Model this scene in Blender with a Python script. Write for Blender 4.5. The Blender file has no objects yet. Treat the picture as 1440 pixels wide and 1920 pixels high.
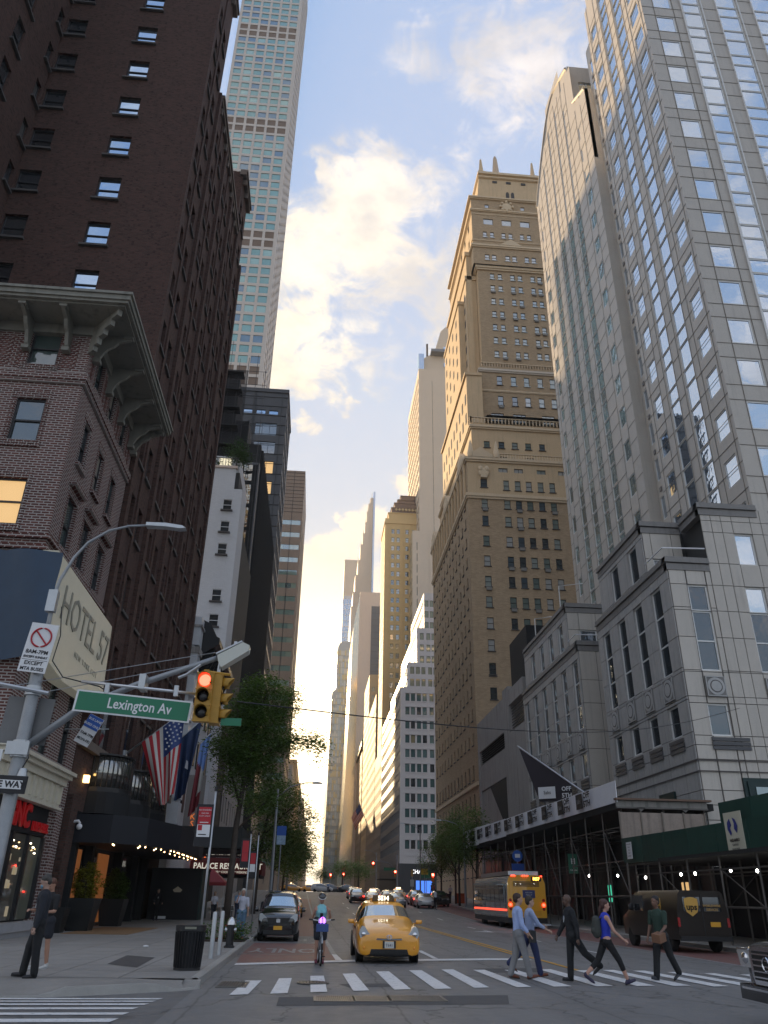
import bpy, bmesh, math, random
from mathutils import Vector, Matrix, Euler
random.seed(57)
S = bpy.context.scene
COL = S.collection
rad = math.radians
# ------------------------------------------------------------------ camera
cam = bpy.data.cameras.new('camera'); camo = bpy.data.objects.new('camera', cam); COL.objects.link(camo)
CZ = 1.65
up = Vector((52, 2880, -1442)).normalized()
fw = Vector((-140, -719.46, -1442)); fw = (fw - fw.dot(up) * up).normalized()
rt = fw.cross(up)
camo.matrix_world = Matrix.Translation((0, 0, CZ)) @ Matrix((rt, fw, up)).to_4x4()
cam.sensor_fit = 'VERTICAL'; cam.sensor_height = 36; cam.lens = 1442 / 1920 * 36
cam.clip_end = 20000; cam.clip_start = 0.1
S.camera = camo
# ------------------------------------------------------------------ light, sky, exposure
SUN_EL, SUN_AZ = 13.0, -13.0         # degrees above the horizon, degrees right of the street's axis (+Y)
sd = Vector((math.sin(rad(SUN_AZ)) * math.cos(rad(SUN_EL)), math.cos(rad(SUN_AZ)) * math.cos(rad(SUN_EL)), math.sin(rad(SUN_EL))))
sl = bpy.data.lights.new('sun', 'SUN'); sl.energy = 4.2; sl.angle = rad(0.6); sl.color = (1.0, 0.72, 0.40)
so = bpy.data.objects.new('sun', sl); COL.objects.link(so)
so.rotation_euler = (-sd).to_track_quat('-Z', 'Y').to_euler()
S.view_settings.view_transform = 'Standard'; S.view_settings.look = 'None'
S.view_settings.exposure = 2.05; S.view_settings.gamma = 1; S.view_settings.use_curve_mapping = False
S.render.engine = 'CYCLES'
S.cycles.max_bounces = 6; S.cycles.diffuse_bounces = 3; S.cycles.glossy_bounces = 3; S.cycles.transmission_bounces = 2
S.cycles.volume_bounces = 0; S.cycles.sample_clamp_indirect = 4.0

class NT:
    """small helper for node trees"""
    def __init__(s, tree):
        s.t = tree; s.n = tree.nodes; s.l = tree.links
    def add(s, typ, ins=None, **kw):
        n = s.n.new(typ)
        for k, v in kw.items(): setattr(n, k, v)
        for k, v in (ins or {}).items():
            if isinstance(v, bpy.types.NodeSocket): s.l.new(v, n.inputs[k])
            else: n.inputs[k].default_value = v
        return n
    def m(s, op, a, b=0.0, c=None, clamp=False):
        n = s.n.new('ShaderNodeMath'); n.operation = op; n.use_clamp = clamp
        for i, v in enumerate((a, b, c)):
            if v is None: continue
            if isinstance(v, bpy.types.NodeSocket): s.l.new(v, n.inputs[i])
            else: n.inputs[i].default_value = v
        return n.outputs[0]
    def ss(s, v, lo, hi, a=0.0, b=1.0):
        n = s.n.new('ShaderNodeMapRange'); n.interpolation_type = 'SMOOTHSTEP'
        s.l.new(v, n.inputs[0])
        for i, x in zip((1, 2, 3, 4), (lo, hi, a, b)): n.inputs[i].default_value = x
        return n.outputs[0]
    def dot(s, v, d):
        n = s.n.new('ShaderNodeVectorMath'); n.operation = 'DOT_PRODUCT'
        s.l.new(v, n.inputs[0]); n.inputs[1].default_value = d; return n.outputs['Value']
    def mix(s, f, a, b, typ='MIX'):
        n = s.n.new('ShaderNodeMix'); n.data_type = 'RGBA'; n.blend_type = typ
        for i, v in ((0, f), (6, a), (7, b)):
            if isinstance(v, bpy.types.NodeSocket): s.l.new(v, n.inputs[i])
            elif i == 0: n.inputs[0].default_value = v
            else: n.inputs[i].default_value = (*v[:3], 1)
        return n.outputs[2]
    def noise(s, vec, scale, detail=4, rough=0.55, dist=0.0):
        n = s.add('ShaderNodeTexNoise', {'Scale': scale, 'Detail': detail, 'Roughness': rough, 'Distortion': dist})
        if vec is not None: s.l.new(vec, n.inputs['Vector'])
        return n.outputs['Fac']
    def mapping(s, vec, scale=(1, 1, 1), rot=(0, 0, 0), loc=(0, 0, 0)):
        n = s.add('ShaderNodeMapping', {'Scale': scale, 'Rotation': rot, 'Location': loc}); s.l.new(vec, n.inputs['Vector']); return n.outputs[0]

def direction(px, py):               # unit vector of a direction in the sky, from azimuth/elevation seen in the photo
    return None
W = bpy.data.worlds.new('World'); S.world = W; W.use_nodes = True
w = NT(W.node_tree); w.n.clear()
gen = w.add('ShaderNodeTexCoord').outputs['Generated']
sky = w.add('ShaderNodeTexSky', sky_type='NISHITA', sun_disc=False, sun_elevation=rad(SUN_EL), sun_rotation=rad(SUN_AZ), altitude=50, air_density=1.0, dust_density=2.0, ozone_density=2.0)
# clouds: patches given by their direction, each broken up by noise on the direction vector
nv = w.mapping(gen, scale=(1.0, 1.0, 1.6))
nz = w.noise(nv, 5.0, 9, 0.60, 0.6)
nz2 = w.noise(w.mapping(gen, loc=(3, 1, 2), scale=(1, 1, 1.5)), 15.0, 8, 0.66, 0.7)
def sphd(az, el):
    a, e = rad(az), rad(el); return (math.sin(a) * math.cos(e), math.cos(a) * math.cos(e), math.sin(e))
#        az    el   radius deg  weight     (az right of street axis)
CL = [(4, 45.5, 7.5, 1.0), (-2.5, 43.5, 5.5, 0.95), (10, 47, 6, 1.0), (9.5, 41.5, 4.5, 0.95), (2.5, 40.5, 3.5, .9), (-5, 39, 3.2, 1.0), (4.6, 50.0, 3, .75),
      (0, 37.8, 3.2, .95), (5.5, 37.4, 3, .85), (8.5, 38.5, 3, .7),
      (19.5, 55.5, 6.5, .95), (13, 58, 5.5, .85), (23.5, 52, 4.5, .85), (17, 61, 6, .7), (11, 53.5, 1.8, .6), (28, 58, 6, .7),
      (-2.8, 32.8, 1.3, 1.0), (-3.1, 49.6, 1.3, .9), (0.6, 49.9, 1.5, .95),
      (-0.1, 22.0, 3.4, 1.0), (3.2, 25.0, 2.3, .95), (1.0, 26.2, 1.3, 1.0), (-0.7, 18.5, 4.0, .95), (5, 21, 3, .9), (6.7, 28.6, 1.4, .9), (-2, 15, 4, .8)]
wn_ = w.add('ShaderNodeTexNoise', {'Vector': w.mapping(gen, scale=(1, 1, 1.4)), 'Scale': 9.0, 'Detail': 6, 'Roughness': .62}).outputs['Color']
wv_ = w.add('ShaderNodeVectorMath', {0: wn_, 1: (.5, .5, .5)}, operation='SUBTRACT').outputs[0]
wv_ = w.add('ShaderNodeVectorMath', {0: wv_, 3: 0.17}, operation='SCALE').outputs[0]
warp = w.add('ShaderNodeVectorMath', {0: w.add('ShaderNodeVectorMath', {0: gen, 1: wv_}, operation='ADD').outputs[0]}, operation='NORMALIZE').outputs[0]
mask = None
for az, el, r0, wt in CL:
    d = w.dot(warp, sphd(az, el))
    b = w.ss(d, math.cos(rad(r0 * 1.45)), math.cos(rad(r0 * 0.25)), 0, wt)
    mask = b if mask is None else w.m('MAXIMUM', mask, b)
# bright cloud added over the unseen sky to raise the ambient light
fill_mask = w.m('MULTIPLY', w.ss(w.dot(gen, sphd(8, 42)), math.cos(rad(62)), math.cos(rad(46)), 1, 0), 0.85)
mask = w.m('MAXIMUM', mask, fill_mask)
nn = w.m('ADD', w.m('MULTIPLY', nz, 0.55), w.m('MULTIPLY', nz2, 0.45))
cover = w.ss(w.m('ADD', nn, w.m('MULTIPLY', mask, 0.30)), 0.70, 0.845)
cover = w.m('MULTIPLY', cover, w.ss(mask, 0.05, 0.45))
# cloud light: bright and yellow towards the low sun, greyer in the thick middles
sdot = w.dot(gen, tuple(sphd(-1.5, 9)))
near = w.ss(sdot, math.cos(rad(55)), 1.0)
thick = w.ss(w.noise(w.mapping(gen, loc=(0.05, 0, -0.06), scale=(1, 1, 1.6)), 6.0, 6, 0.6), 0.38, 0.62)

z_ = w.add('ShaderNodeSeparateXYZ', {0: gen}).outputs['Z']
el_ = w.ss(z_, 0.05, 0.95)
grad = w.mix(el_, (1.30, 1.58, 1.86), (.95, 1.34, 2.08))
skc = w.mix(1.0, sky.outputs[0], (4, 4, 4), 'DARKEN')
base = w.mix(0.06, grad, skc)
base = w.mix(w.ss(z_, -0.02, -0.2), base, (1.2, 1.2, 1.2))
glow = w.m('POWER', w.m('MAXIMUM', w.dot(gen, sphd(-0.5, 9)), 0.0), 120.0)
glow2 = w.m('POWER', w.m('MAXIMUM', w.dot(gen, sphd(-1.0, 14)), 0.0), 16.0)
def addc(a, f, c):
    k = w.mix(1.0, w.mix(f, (0, 0, 0), c), a, 'ADD'); return k
hot = w.m('POWER', w.m('MAXIMUM', w.dot(gen, sphd(-4.0, 40.5)), 0.0), 60.0)
lit = w.mix(near, (2.5, 2.4, 2.45), (2.75, 2.45, 2.0))
lit = addc(lit, hot, (1.3,1.0,.35))
cc = w.mix(w.m('MULTIPLY', thick, 0.75), lit, (1.35, 1.42, 1.6))
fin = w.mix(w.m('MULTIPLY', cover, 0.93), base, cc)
fin = addc(fin, glow, (12.0, 9.0, 4.6))
fin = addc(fin, glow2, (0.25, 0.16, 0.05))

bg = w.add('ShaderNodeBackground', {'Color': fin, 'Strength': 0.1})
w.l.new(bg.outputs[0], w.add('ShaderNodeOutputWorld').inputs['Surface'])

# ------------------------------------------------------------------ ground height: the block climbs to the avenue ahead
def lerp(x, pts):
    if x <= pts[0][0]: return pts[0][1]
    for (a, p), (b, q) in zip(pts, pts[1:]):
        if x <= b: return p + (q - p) * (x - a) / (b - a)
    return pts[-1][1]
PL = [(60, 0), (80, 0.45), (105, 1.1), (125, 1.8), (150, 2.25), (300, 2.2), (2500, -12)]
PR = [(60, 0), (80, 0.45), (105, 1.1), (125, 1.8), (150, 2.25), (300, 2.2), (2500, -12)]
def G(x, y):
    t = min(1, max(0, (x + 2) / 9.0)); t = t * t * (3 - 2 * t)
    return lerp(y, PL) * (1 - t) + lerp(y, PR) * t
# ------------------------------------------------------------------ mesh building
class MB:
    def __init__(s): s.v = []; s.f = []; s.mi = []
    def quad(s, a, b, c, d, m=0):
        i = len(s.v); s.v += [a, b, c, d]; s.f.append((i, i+1, i+2, i+3)); s.mi.append(m); return s
    def poly(s, pts, m=0):
        i = len(s.v); s.v += list(pts); s.f.append(tuple(range(i, i+len(pts)))); s.mi.append(m); return s
    def box(s, x0, x1, y0, y1, z0, z1, m=0):
        i = len(s.v)
        s.v += [(x0,y0,z0),(x1,y0,z0),(x1,y1,z0),(x0,y1,z0),(x0,y0,z1),(x1,y0,z1),(x1,y1,z1),(x0,y1,z1)]
        for q in ((3,2,1,0),(4,5,6,7),(0,1,5,4),(1,2,6,5),(2,3,7,6),(3,0,4,7)):
            s.f.append(tuple(i+k for k in q)); s.mi.append(m)
        return s
    def prism(s, pts, axis, a, b, m=0):
        """pts: closed 2D outline; extruded along axis 'x','y','z' from a to b (pts are the other two coords in order)"""
        n = len(pts); i = len(s.v)
        def P(p, t):
            return (t, p[0], p[1]) if axis == 'x' else (p[0], t, p[1]) if axis == 'y' else (p[0], p[1], t)
        s.v += [P(p, a) for p in pts] + [P(p, b) for p in pts]
        for k in range(n):
            s.f.append((i+k, i+(k+1) % n, i+n+(k+1) % n, i+n+k)); s.mi.append(m)
        s.f.append(tuple(i+k for k in range(n-1, -1, -1))); s.mi.append(m)
        s.f.append(tuple(i+n+k for k in range(n))); s.mi.append(m)
        return s
    def tube(s, pts, r, n=8, m=0, cap=True):
        """swept tube; pts list of points, r radius or list"""
        pts = [Vector(p) for p in pts]; rs = r if isinstance(r, (list, tuple)) else [r]*len(pts)
        i0 = len(s.v); ref = None
        for k, p in enumerate(pts):
            d = (pts[min(k+1, len(pts)-1)] - pts[max(k-1, 0)]).normalized()
            if ref is None: ref = Vector((0,0,1)) if abs(d.z) < .9 else Vector((1,0,0))
            a = d.cross(ref).normalized(); b = d.cross(a).normalized()
            ref = b.cross(d) * -1 if False else ref
            for j in range(n):
                t = 2*math.pi*j/n; q = p + (a*math.cos(t) + b*math.sin(t))*rs[k]; s.v.append(tuple(q))
        for k in range(len(pts)-1):
            for j in range(n):
                a0 = i0+k*n+j; a1 = i0+k*n+(j+1) % n
                s.f.append((a0, a1, a1+n, a0+n)); s.mi.append(m)
        if cap:
            s.f.append(tuple(i0+j for j in range(n-1, -1, -1))); s.mi.append(m)
            e = i0+(len(pts)-1)*n; s.f.append(tuple(e+j for j in range(n))); s.mi.append(m)
        return s
    def lathe(s, prof, c=(0,0,0), n=16, m=0, axis='z'):
        """prof: list (r, h)"""
        i0 = len(s.v)
        for r, h in prof:
            for j in range(n):
                t = 2*math.pi*j/n; x, y = r*math.cos(t), r*math.sin(t)
                p = (x, y, h) if axis == 'z' else (h, x, y) if axis == 'x' else (x, h, y)
                s.v.append((c[0]+p[0], c[1]+p[1], c[2]+p[2]))
        for k in range(len(prof)-1):
            for j in range(n):
                a0 = i0+k*n+j; a1 = i0+k*n+(j+1) % n
                s.f.append((a0, a1, a1+n, a0+n)); s.mi.append(m)
        s.f.append(tuple(i0+j for j in range(n-1, -1, -1))); s.mi.append(m)
        e = i0+(len(prof)-1)*n; s.f.append(tuple(e+j for j in range(n))); s.mi.append(m)
        return s
    def ell(s, c, r, m=0, nu=12, nv=8):
        prof = [(max(1e-4, math.cos(math.pi*(k/nv-.5))), math.sin(math.pi*(k/nv-.5))) for k in range(nv+1)]
        i = len(s.v); s.lathe(prof, n=nu, m=m)
        for k in range(i, len(s.v)):
            v = s.v[k]; s.v[k] = (c[0]+v[0]*r[0], c[1]+v[1]*r[1], c[2]+v[2]*r[2])
        return s
    def mesh(s, name, mats, smooth=False, fix=True):
        me = bpy.data.meshes.new(name); me.from_pydata([tuple(v) for v in s.v], [], s.f)
        for m in mats if isinstance(mats, (list, tuple)) else [mats]: me.materials.append(m)
        me.polygons.foreach_set('material_index', s.mi)
        if smooth is True: me.polygons.foreach_set('use_smooth', [True]*len(s.f))
        me.update()
        if fix:
            bm = bmesh.new(); bm.from_mesh(me)
            bmesh.ops.recalc_face_normals(bm, faces=bm.faces); bm.to_mesh(me); bm.free()
        if smooth and smooth is not True:
            me.polygons.foreach_set('use_smooth', [True]*len(s.f)); 
            try: me.set_sharp_from_angle(angle=smooth)
            except Exception: pass
        return me
    def build(s, name, mats, parent=None, loc=(0,0,0), rot=(0,0,0), smooth=False, fix=True):
        return put(name, s.mesh(name, mats, smooth, fix), parent, loc, rot)
def put(name, me, parent=None, loc=(0,0,0), rot=(0,0,0)):
    o = bpy.data.objects.new(name, me); COL.objects.link(o); o.parent = parent; o.location = loc; o.rotation_euler = rot; return o
def tag(o, label, cat, group=None):
    o['label'] = label; o['category'] = cat
    if group: o['group'] = group
    return o
def thing(name, label, cat, loc=(0,0,0), rz=0, group=None):
    o = bpy.data.objects.new(name, None); COL.objects.link(o); o.location = loc; o.rotation_euler = (0,0,rz); o.empty_display_size = .1
    return tag(o, label, cat, group)
def struct(o): o['kind'] = 'structure'; return o
def stuff(o): o['kind'] = 'stuff'; return o
def copy_tree(o, parent=None):
    c = o.copy(); COL.objects.link(c)
    if parent: c.parent = parent
    for ch in list(KIDS.get(o.name, ())) or [k for k in o.children]: copy_tree(ch, c)
    return c
KIDS = {}
TMP = bpy.data.scenes.new('workbench')
def baked(o):
    """mesh of o with its modifiers applied, worked out in a scratch scene so that the big scene need not be evaluated"""
    TMP.collection.objects.link(o); vl = TMP.view_layers[0]; vl.update(); dg = vl.depsgraph; dg.update()
    me = bpy.data.meshes.new_from_object(o.evaluated_get(dg)); bpy.data.objects.remove(o); return me
# ------------------------------------------------------------------ materials
MATS = {}
def mat(name, col, rough=.7, metal=0.0, var=0.0, vscale=3.0, bump=0.0, bscale=20, emit=None, estr=1.0, spec=.5, rnd=0.0, alpha=None, coat=0.0, streak=0.0, col2=None, sub=None):
    if name in MATS: return MATS[name]
    m = bpy.data.materials.new(name); m.use_nodes = True; n = NT(m.node_tree); b = n.n['Principled BSDF']
    b.inputs['Roughness'].default_value = rough; b.inputs['Metallic'].default_value = metal
    b.inputs['Specular IOR Level'].default_value = spec; b.inputs['Coat Weight'].default_value = coat
    b.inputs['Base Color'].default_value = (*col, 1)
    tc = n.add('ShaderNodeTexCoord').outputs['Object']
    c = None
    if var or streak or rnd or col2:
        c = n.add('ShaderNodeRGB').outputs[0]; c.default_value = (*col, 1)
        if col2: c = n.mix(n.ss(n.noise(tc, vscale*.6, 5), .4, .62), c, col2)
        if var:
            f = n.noise(tc, vscale, 6, .62); f2 = n.noise(tc, vscale*9, 3, .6)
            k = n.m('ADD', n.m('MULTIPLY', n.m('SUBTRACT', f, .5), var*2.4), n.m('ADD', 1.0, n.m('MULTIPLY', n.m('SUBTRACT', f2, .5), var*.9)))
            c = n.mix(1.0, c, n.add('ShaderNodeCombineColor', {0: k, 1: k, 2: k}).outputs[0], 'MULTIPLY')
        if streak:
            f = n.noise(n.mapping(tc, scale=(2.2, 2.2, .12)), 1.5, 5, .6)
            k = n.m('SUBTRACT', 1.0, n.m('MULTIPLY', n.ss(f, .5, .72), streak))
            c = n.mix(1.0, c, n.add('ShaderNodeCombineColor', {0: k, 1: k, 2: k}).outputs[0], 'MULTIPLY')
        if rnd:
            r = n.add('ShaderNodeObjectInfo').outputs['Random']
            k = n.m('ADD', 1 - rnd, n.m('MULTIPLY', r, 2*rnd))
            c = n.mix(1.0, c, n.add('ShaderNodeCombineColor', {0: k, 1: k, 2: k}).outputs[0], 'MULTIPLY')
        n.l.new(c, b.inputs['Base Color'])
    if bump:
        bp = n.add('ShaderNodeBump', {'Height': n.noise(tc, bscale, 5, .6), 'Strength': bump, 'Distance': .02}); n.l.new(bp.outputs[0], b.inputs['Normal'])
    if emit: b.inputs['Emission Color'].default_value = (*emit, 1); b.inputs['Emission Strength'].default_value = estr
    if alpha is not None: b.inputs['Alpha'].default_value = alpha
    MATS[name] = m; return m
def brickmat(name, c1, c2, mortar, bw=.2, bh=.068, ms=.012, axis='xz', dark=.25, bump=.5, header=.0, offs=.5):
    if name in MATS: return MATS[name]
    m = bpy.data.materials.new(name); m.use_nodes = True; n = NT(m.node_tree); b = n.n['Principled BSDF']
    b.inputs['Roughness'].default_value = .85; b.inputs['Specular IOR Level'].default_value = .25
    tc = n.add('ShaderNodeTexCoord').outputs['Object']; sp = n.add('ShaderNodeSeparateXYZ', {0: tc})
    # walls stand in the x-z plane of their own frame; reveals (facing sideways) take y
    v = n.add('ShaderNodeCombineXYZ', {0: n.m('ADD', sp.outputs[0], sp.outputs[1]), 1: sp.outputs[2]}).outputs[0]
    br = n.add('ShaderNodeTexBrick', {'Color1': (*c1, 1), 'Color2': (*c2, 1), 'Mortar': (*mortar, 1), 'Scale': 1.0, 'Mortar Size': ms, 'Mortar Smooth': .15, 'Brick Width': bw, 'Row Height': bh, 'Bias': -.1})
    br.offset = offs; n.l.new(v, br.inputs['Vector'])
    f = n.noise(tc, .35, 5, .6); f2 = n.noise(n.mapping(tc, scale=(3, 3, .25)), .8, 5, .6)
    k = n.m('ADD', 1.0, n.m('MULTIPLY', n.m('SUBTRACT', n.m('ADD', n.m('MULTIPLY', f, .6), n.m('MULTIPLY', f2, .4)), .5), dark*4))
    # now and then a burnt header brick
    vr = n.add('ShaderNodeTexWhiteNoise', noise_dimensions='2D')
    fx = n.m('FLOOR', n.m('DIVIDE', n.m('ADD', sp.outputs[0], sp.outputs[1]), bw*.5)); fz = n.m('FLOOR', n.m('DIVIDE', sp.outputs[2], bh))
    n.l.new(n.add('ShaderNodeCombineXYZ', {0: fx, 1: fz}).outputs[0], vr.inputs['Vector'])
    hd = n.m('SUBTRACT', 1.0, n.m('MULTIPLY', n.ss(vr.outputs[0], .90, .93), header))
    c = n.mix(1.0, br.outputs['Color'], n.add('ShaderNodeCombineColor', {0: n.m('MULTIPLY', k, hd), 1: n.m('MULTIPLY', k, hd), 2: n.m('MULTIPLY', k, hd)}).outputs[0], 'MULTIPLY')
    n.l.new(c, b.inputs['Base Color'])
    if bump:
        bp = n.add('ShaderNodeBump', {'Height': n.m('SUBTRACT', 1.0, br.outputs['Fac']), 'Strength': bump, 'Distance': .02}); n.l.new(bp.outputs[0], b.inputs['Normal'])
    MATS[name] = m; return m
def glassmat(name, cols, mirror=.35, rough=.03, lit=0.0, tint=(.9, .95, 1.0), wav=.0, mcol=None):
    """opaque window pane: blinds, rooms and curtains behind glass differ from window to window; the glass mirrors the sky"""
    if name in MATS: return MATS[name]
    m = bpy.data.materials.new(name); m.use_nodes = True; n = NT(m.node_tree); b = n.n['Principled BSDF']
    r = n.add('ShaderNodeObjectInfo').outputs['Random']
    cr = n.add('ShaderNodeValToRGB', {0: r}); cr.color_ramp.interpolation = 'CONSTANT'
    el = cr.color_ramp.elements
    while len(el) < len(cols): el.new(.5)
    tot = sum(c[1] for c in cols); t = 0
    for e, (c, wt) in zip(el, cols): e.position = t/tot; e.color = (*c, 1); t += wt
    n.l.new(cr.outputs[0], b.inputs['Base Color']); b.inputs['Roughness'].default_value = .5; b.inputs['Specular IOR Level'].default_value = 0.2
    tc = n.add('ShaderNodeTexCoord').outputs['Object']
    g = n.add('ShaderNodeBsdfGlossy', {'Color': (*(mcol or tint), 1), 'Roughness': rough})
    if wav:
        bp = n.add('ShaderNodeBump', {'Height': n.noise(n.mapping(tc, scale=(1,1,1)), 1.3, 2, .5), 'Strength': wav, 'Distance': .05}); n.l.new(bp.outputs[0], g.inputs['Normal'])
    fr = n.add('ShaderNodeFresnel', {'IOR': 1.5}).outputs[0]
    f = n.m('ADD', n.m('MULTIPLY', fr, 1 - mirror), mirror, clamp=True)
    mx = n.add('ShaderNodeMixShader', {0: f}); n.l.new(b.outputs[0], mx.inputs[1]); n.l.new(g.outputs[0], mx.inputs[2])
    n.l.new(mx.outputs[0], n.n['Material Output'].inputs[0])
    MATS[name] = m; return m
# ------------------------------------------------------------------ facades
# a facade lives in its own frame: u along the wall, v into the building, w up
#   'E' faces the camera's avenue (-y): u = x      'R' faces left, -x (right-hand side of street): u = -y      'L' faces right, +x: u = y
def frame(orient, plane):
    if orient == 'E': return (0, plane, 0), (0, 0, 0)
    if orient == 'R': return (plane, 0, 0), (0, 0, -math.pi/2)
    if orient == 'L': return (plane, 0, 0), (0, 0, math.pi/2)
def U(orient, a): return -a if orient == 'R' else a
WINS = {}
def winmesh(w, h, style, fm, gm):
    k = (round(w, 3), round(h, 3), style, fm.name, gm.name)
    if k in WINS: return WINS[k]
    b = MB(); t = (.10 if fm.name == 'pale_aluminium_frame' else .06) if w > .8 else .045
    if style == 'plain':
        b.quad((-w/2, .02, 0), (w/2, .02, 0), (w/2, .02, h), (-w/2, .02, h), 1)
    else:
        b.box(-w/2, -w/2+t, -.05, .03, 0, h); b.box(w/2-t, w/2, -.05, .03, 0, h)
        b.box(-w/2+t, w/2-t, -.05, .03, h-t, h); b.box(-w/2+t, w/2-t, -.05, .03, 0, t)
        if 'd' in style: b.box(-w/2+t, w/2-t, -.04, .03, h*.48, h*.48+t*.9)
        if 'v' in style: b.box(-t/2, t/2, -.04, .03, t, h-t)
        if 't' in style:
            for q in (1/3, 2/3): b.box(-w/2+t, w/2-t, -.04, .03, h*q-t/2, h*q+t/2)
        if 'w' in style:
            for q in (1/3, 2/3): b.box(w*(q-.5)-t/2, w*(q-.5)+t/2, -.04, .03, t, h-t)
        if 'd' in style:
            b.quad((-w/2+t, .02, t), (w/2-t, .02, t), (w/2-t, .02, h*.48), (-w/2+t, .02, h*.48), 1)
            b.quad((-w/2+t, -.01, h*.48), (w/2-t, -.01, h*.48), (w/2-t, -.01, h-t), (-w/2+t, -.01, h-t), 1)
        else: b.quad((-w/2+t, .0, t), (w/2-t, .0, t), (w/2-t, .0, h-t), (-w/2+t, .0, h-t), 1)
        if 's' in style: b.box(-w/2-.12, w/2+.12, -.34, -.05, -.12, -.005, 2)
    me = b.mesh('window', [fm, gm, MATS.get('sill', fm)], fix=False); WINS[k] = me
    return me
NWIN = {}
def facade(th, orient, plane, a0, a1, z0, z1, wins, wall, fm, gm, depth=.22, style='d', top=None, wallname='wall', reveal=None, panels=None, jitter=0):
    """wins: list of (centre along wall (world coordinate), bottom z, width, height[, style[, glass]])"""
    loc, rot = frame(orient, plane); ox, oy = th.location.x, th.location.y
    loc = (loc[0]-ox, loc[1]-oy, -th.location.z)
    us = sorted((U(orient, a0), U(orient, a1)))
    rects = []
    for q in wins:
        c = U(orient, q[0]); rects.append((c-q[2]/2, c+q[2]/2, q[1], q[1]+q[3]))
    R = lambda t: round(t, 3)
    cu = sorted({R(us[0]), R(us[1]), *[R(r[0]) for r in rects], *[R(r[1]) for r in rects]})
    cz = sorted({R(z0), R(z1), *[R(r[2]) for r in rects], *[R(r[3]) for r in rects]})
    cu = [c for c in cu if R(us[0]) <= c <= R(us[1])]; cz = [c for c in cz if R(z0) <= c <= R(z1)]
    iu = {c: i for i, c in enumerate(cu)}; iz = {c: i for i, c in enumerate(cz)}
    hole = set()
    for r in rects:
        if R(r[0]) not in iu or R(r[1]) not in iu or R(r[2]) not in iz or R(r[3]) not in iz: continue
        for i in range(iu[R(r[0])], iu[R(r[1])]):
            for j in range(iz[R(r[2])], iz[R(r[3])]): hole.add((i, j))
    b = MB(); W_ = len(cu)
    cell = [[(i, j) not in hole and (top is None or .5*(cz[j]+cz[j+1]) < top(.5*(cu[i]+cu[i+1]))) for j in range(len(cz)-1)] for i in range(len(cu)-1)]
    # merge cells downwards into strips to keep the wall light
    for i in range(len(cu)-1):
        j = 0
        while j < len(cz)-1:
            if cell[i][j]:
                k = j
                while k+1 < len(cz)-1 and cell[i][k+1]: k += 1
                b.quad((cu[i], 0, cz[j]), (cu[i+1], 0, cz[j]), (cu[i+1], 0, cz[k+1]), (cu[i], 0, cz[k+1])); j = k+1
            else: j += 1
    for r in rects:
        x0, x1, w0, w1 = r
        b.quad((x0, 0, w0), (x0, 0, w1), (x0, depth, w1), (x0, depth, w0), 1); b.quad((x1, 0, w1), (x1, 0, w0), (x1, depth, w0), (x1, depth, w1), 1)
        b.quad((x0, 0, w1), (x1, 0, w1), (x1, depth, w1), (x0, depth, w1), 1); b.quad((x0, 0, w0), (x0, depth, w0), (x1, depth, w0), (x1, 0, w0), 1)
    b.build(wallname, [wall, reveal or wall], th, loc, rot, fix=False)
    n0 = NWIN.get(th.name, 0); extra = []
    mw = Matrix.Translation(loc) @ Euler(rot).to_matrix().to_4x4()
    # the ones nearest the camera are objects; past 300 they are joined
    order = sorted(range(len(rects)), key=lambda i: rects[i][2]*1.0)
    for i in order:
        q = wins[i]; r = rects[i]
        st = q[4] if len(q) > 4 and q[4] is not None else style; gl = q[5] if len(q) > 5 else gm
        me = winmesh(q[2], q[3], st, fm, gl)
        p = mw @ Vector(((r[0]+r[1])/2, depth-.03, r[2]))
        if n0 < 290:
            put('window', me, th, p, rot); n0 += 1
        else: extra.append((me, p))
    NWIN[th.name] = n0
    if extra:
        e = MB(); Rm = Euler(rot).to_matrix(); cache = {}
        for me, p in extra:
            if me.name not in cache: cache[me.name] = ([Rm @ v.co for v in me.vertices], [(tuple(f.vertices), min(f.material_index, 1)) for f in me.polygons])
            vs, fs = cache[me.name]; k = len(e.v)
            e.v += [v + p for v in vs]
            for f, mi in fs: e.f.append(tuple(i+k for i in f)); e.mi.append(mi)
        stuff(e.build('upper_window', list(extra[0][0].materials)[:2], th, fix=False))
def grid(cols, rows, w, h, style=None, glass=None):
    return [(c, r, w, h, style, glass) if glass else (c, r, w, h, style) for c in cols for r in rows]
def fr(a, n, step): return [a + i*step for i in range(n)]
def core(th, x0, x1, y0, y1, z0, z1, m, name='roof'):
    ox, oy, oz = th.location
    MB().box(x0-ox, x1-ox, y0-oy, y1-oy, z0-oz, z1-oz).build(name, m, th)
def band(th, orient, plane, a0, a1, z0, z1, out, m, name='cornice', v1=None):
    """a horizontal (or vertical) strip standing proud of a wall by out"""
    loc, rot = frame(orient, plane); loc = (loc[0]-th.location.x, loc[1]-th.location.y, -th.location.z)
    u = sorted((U(orient, a0), U(orient, a1)))
    return MB().box(u[0], u[1], -out, .04 if v1 is None else v1, z0, z1).build(name, m, th, loc, rot)

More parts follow.
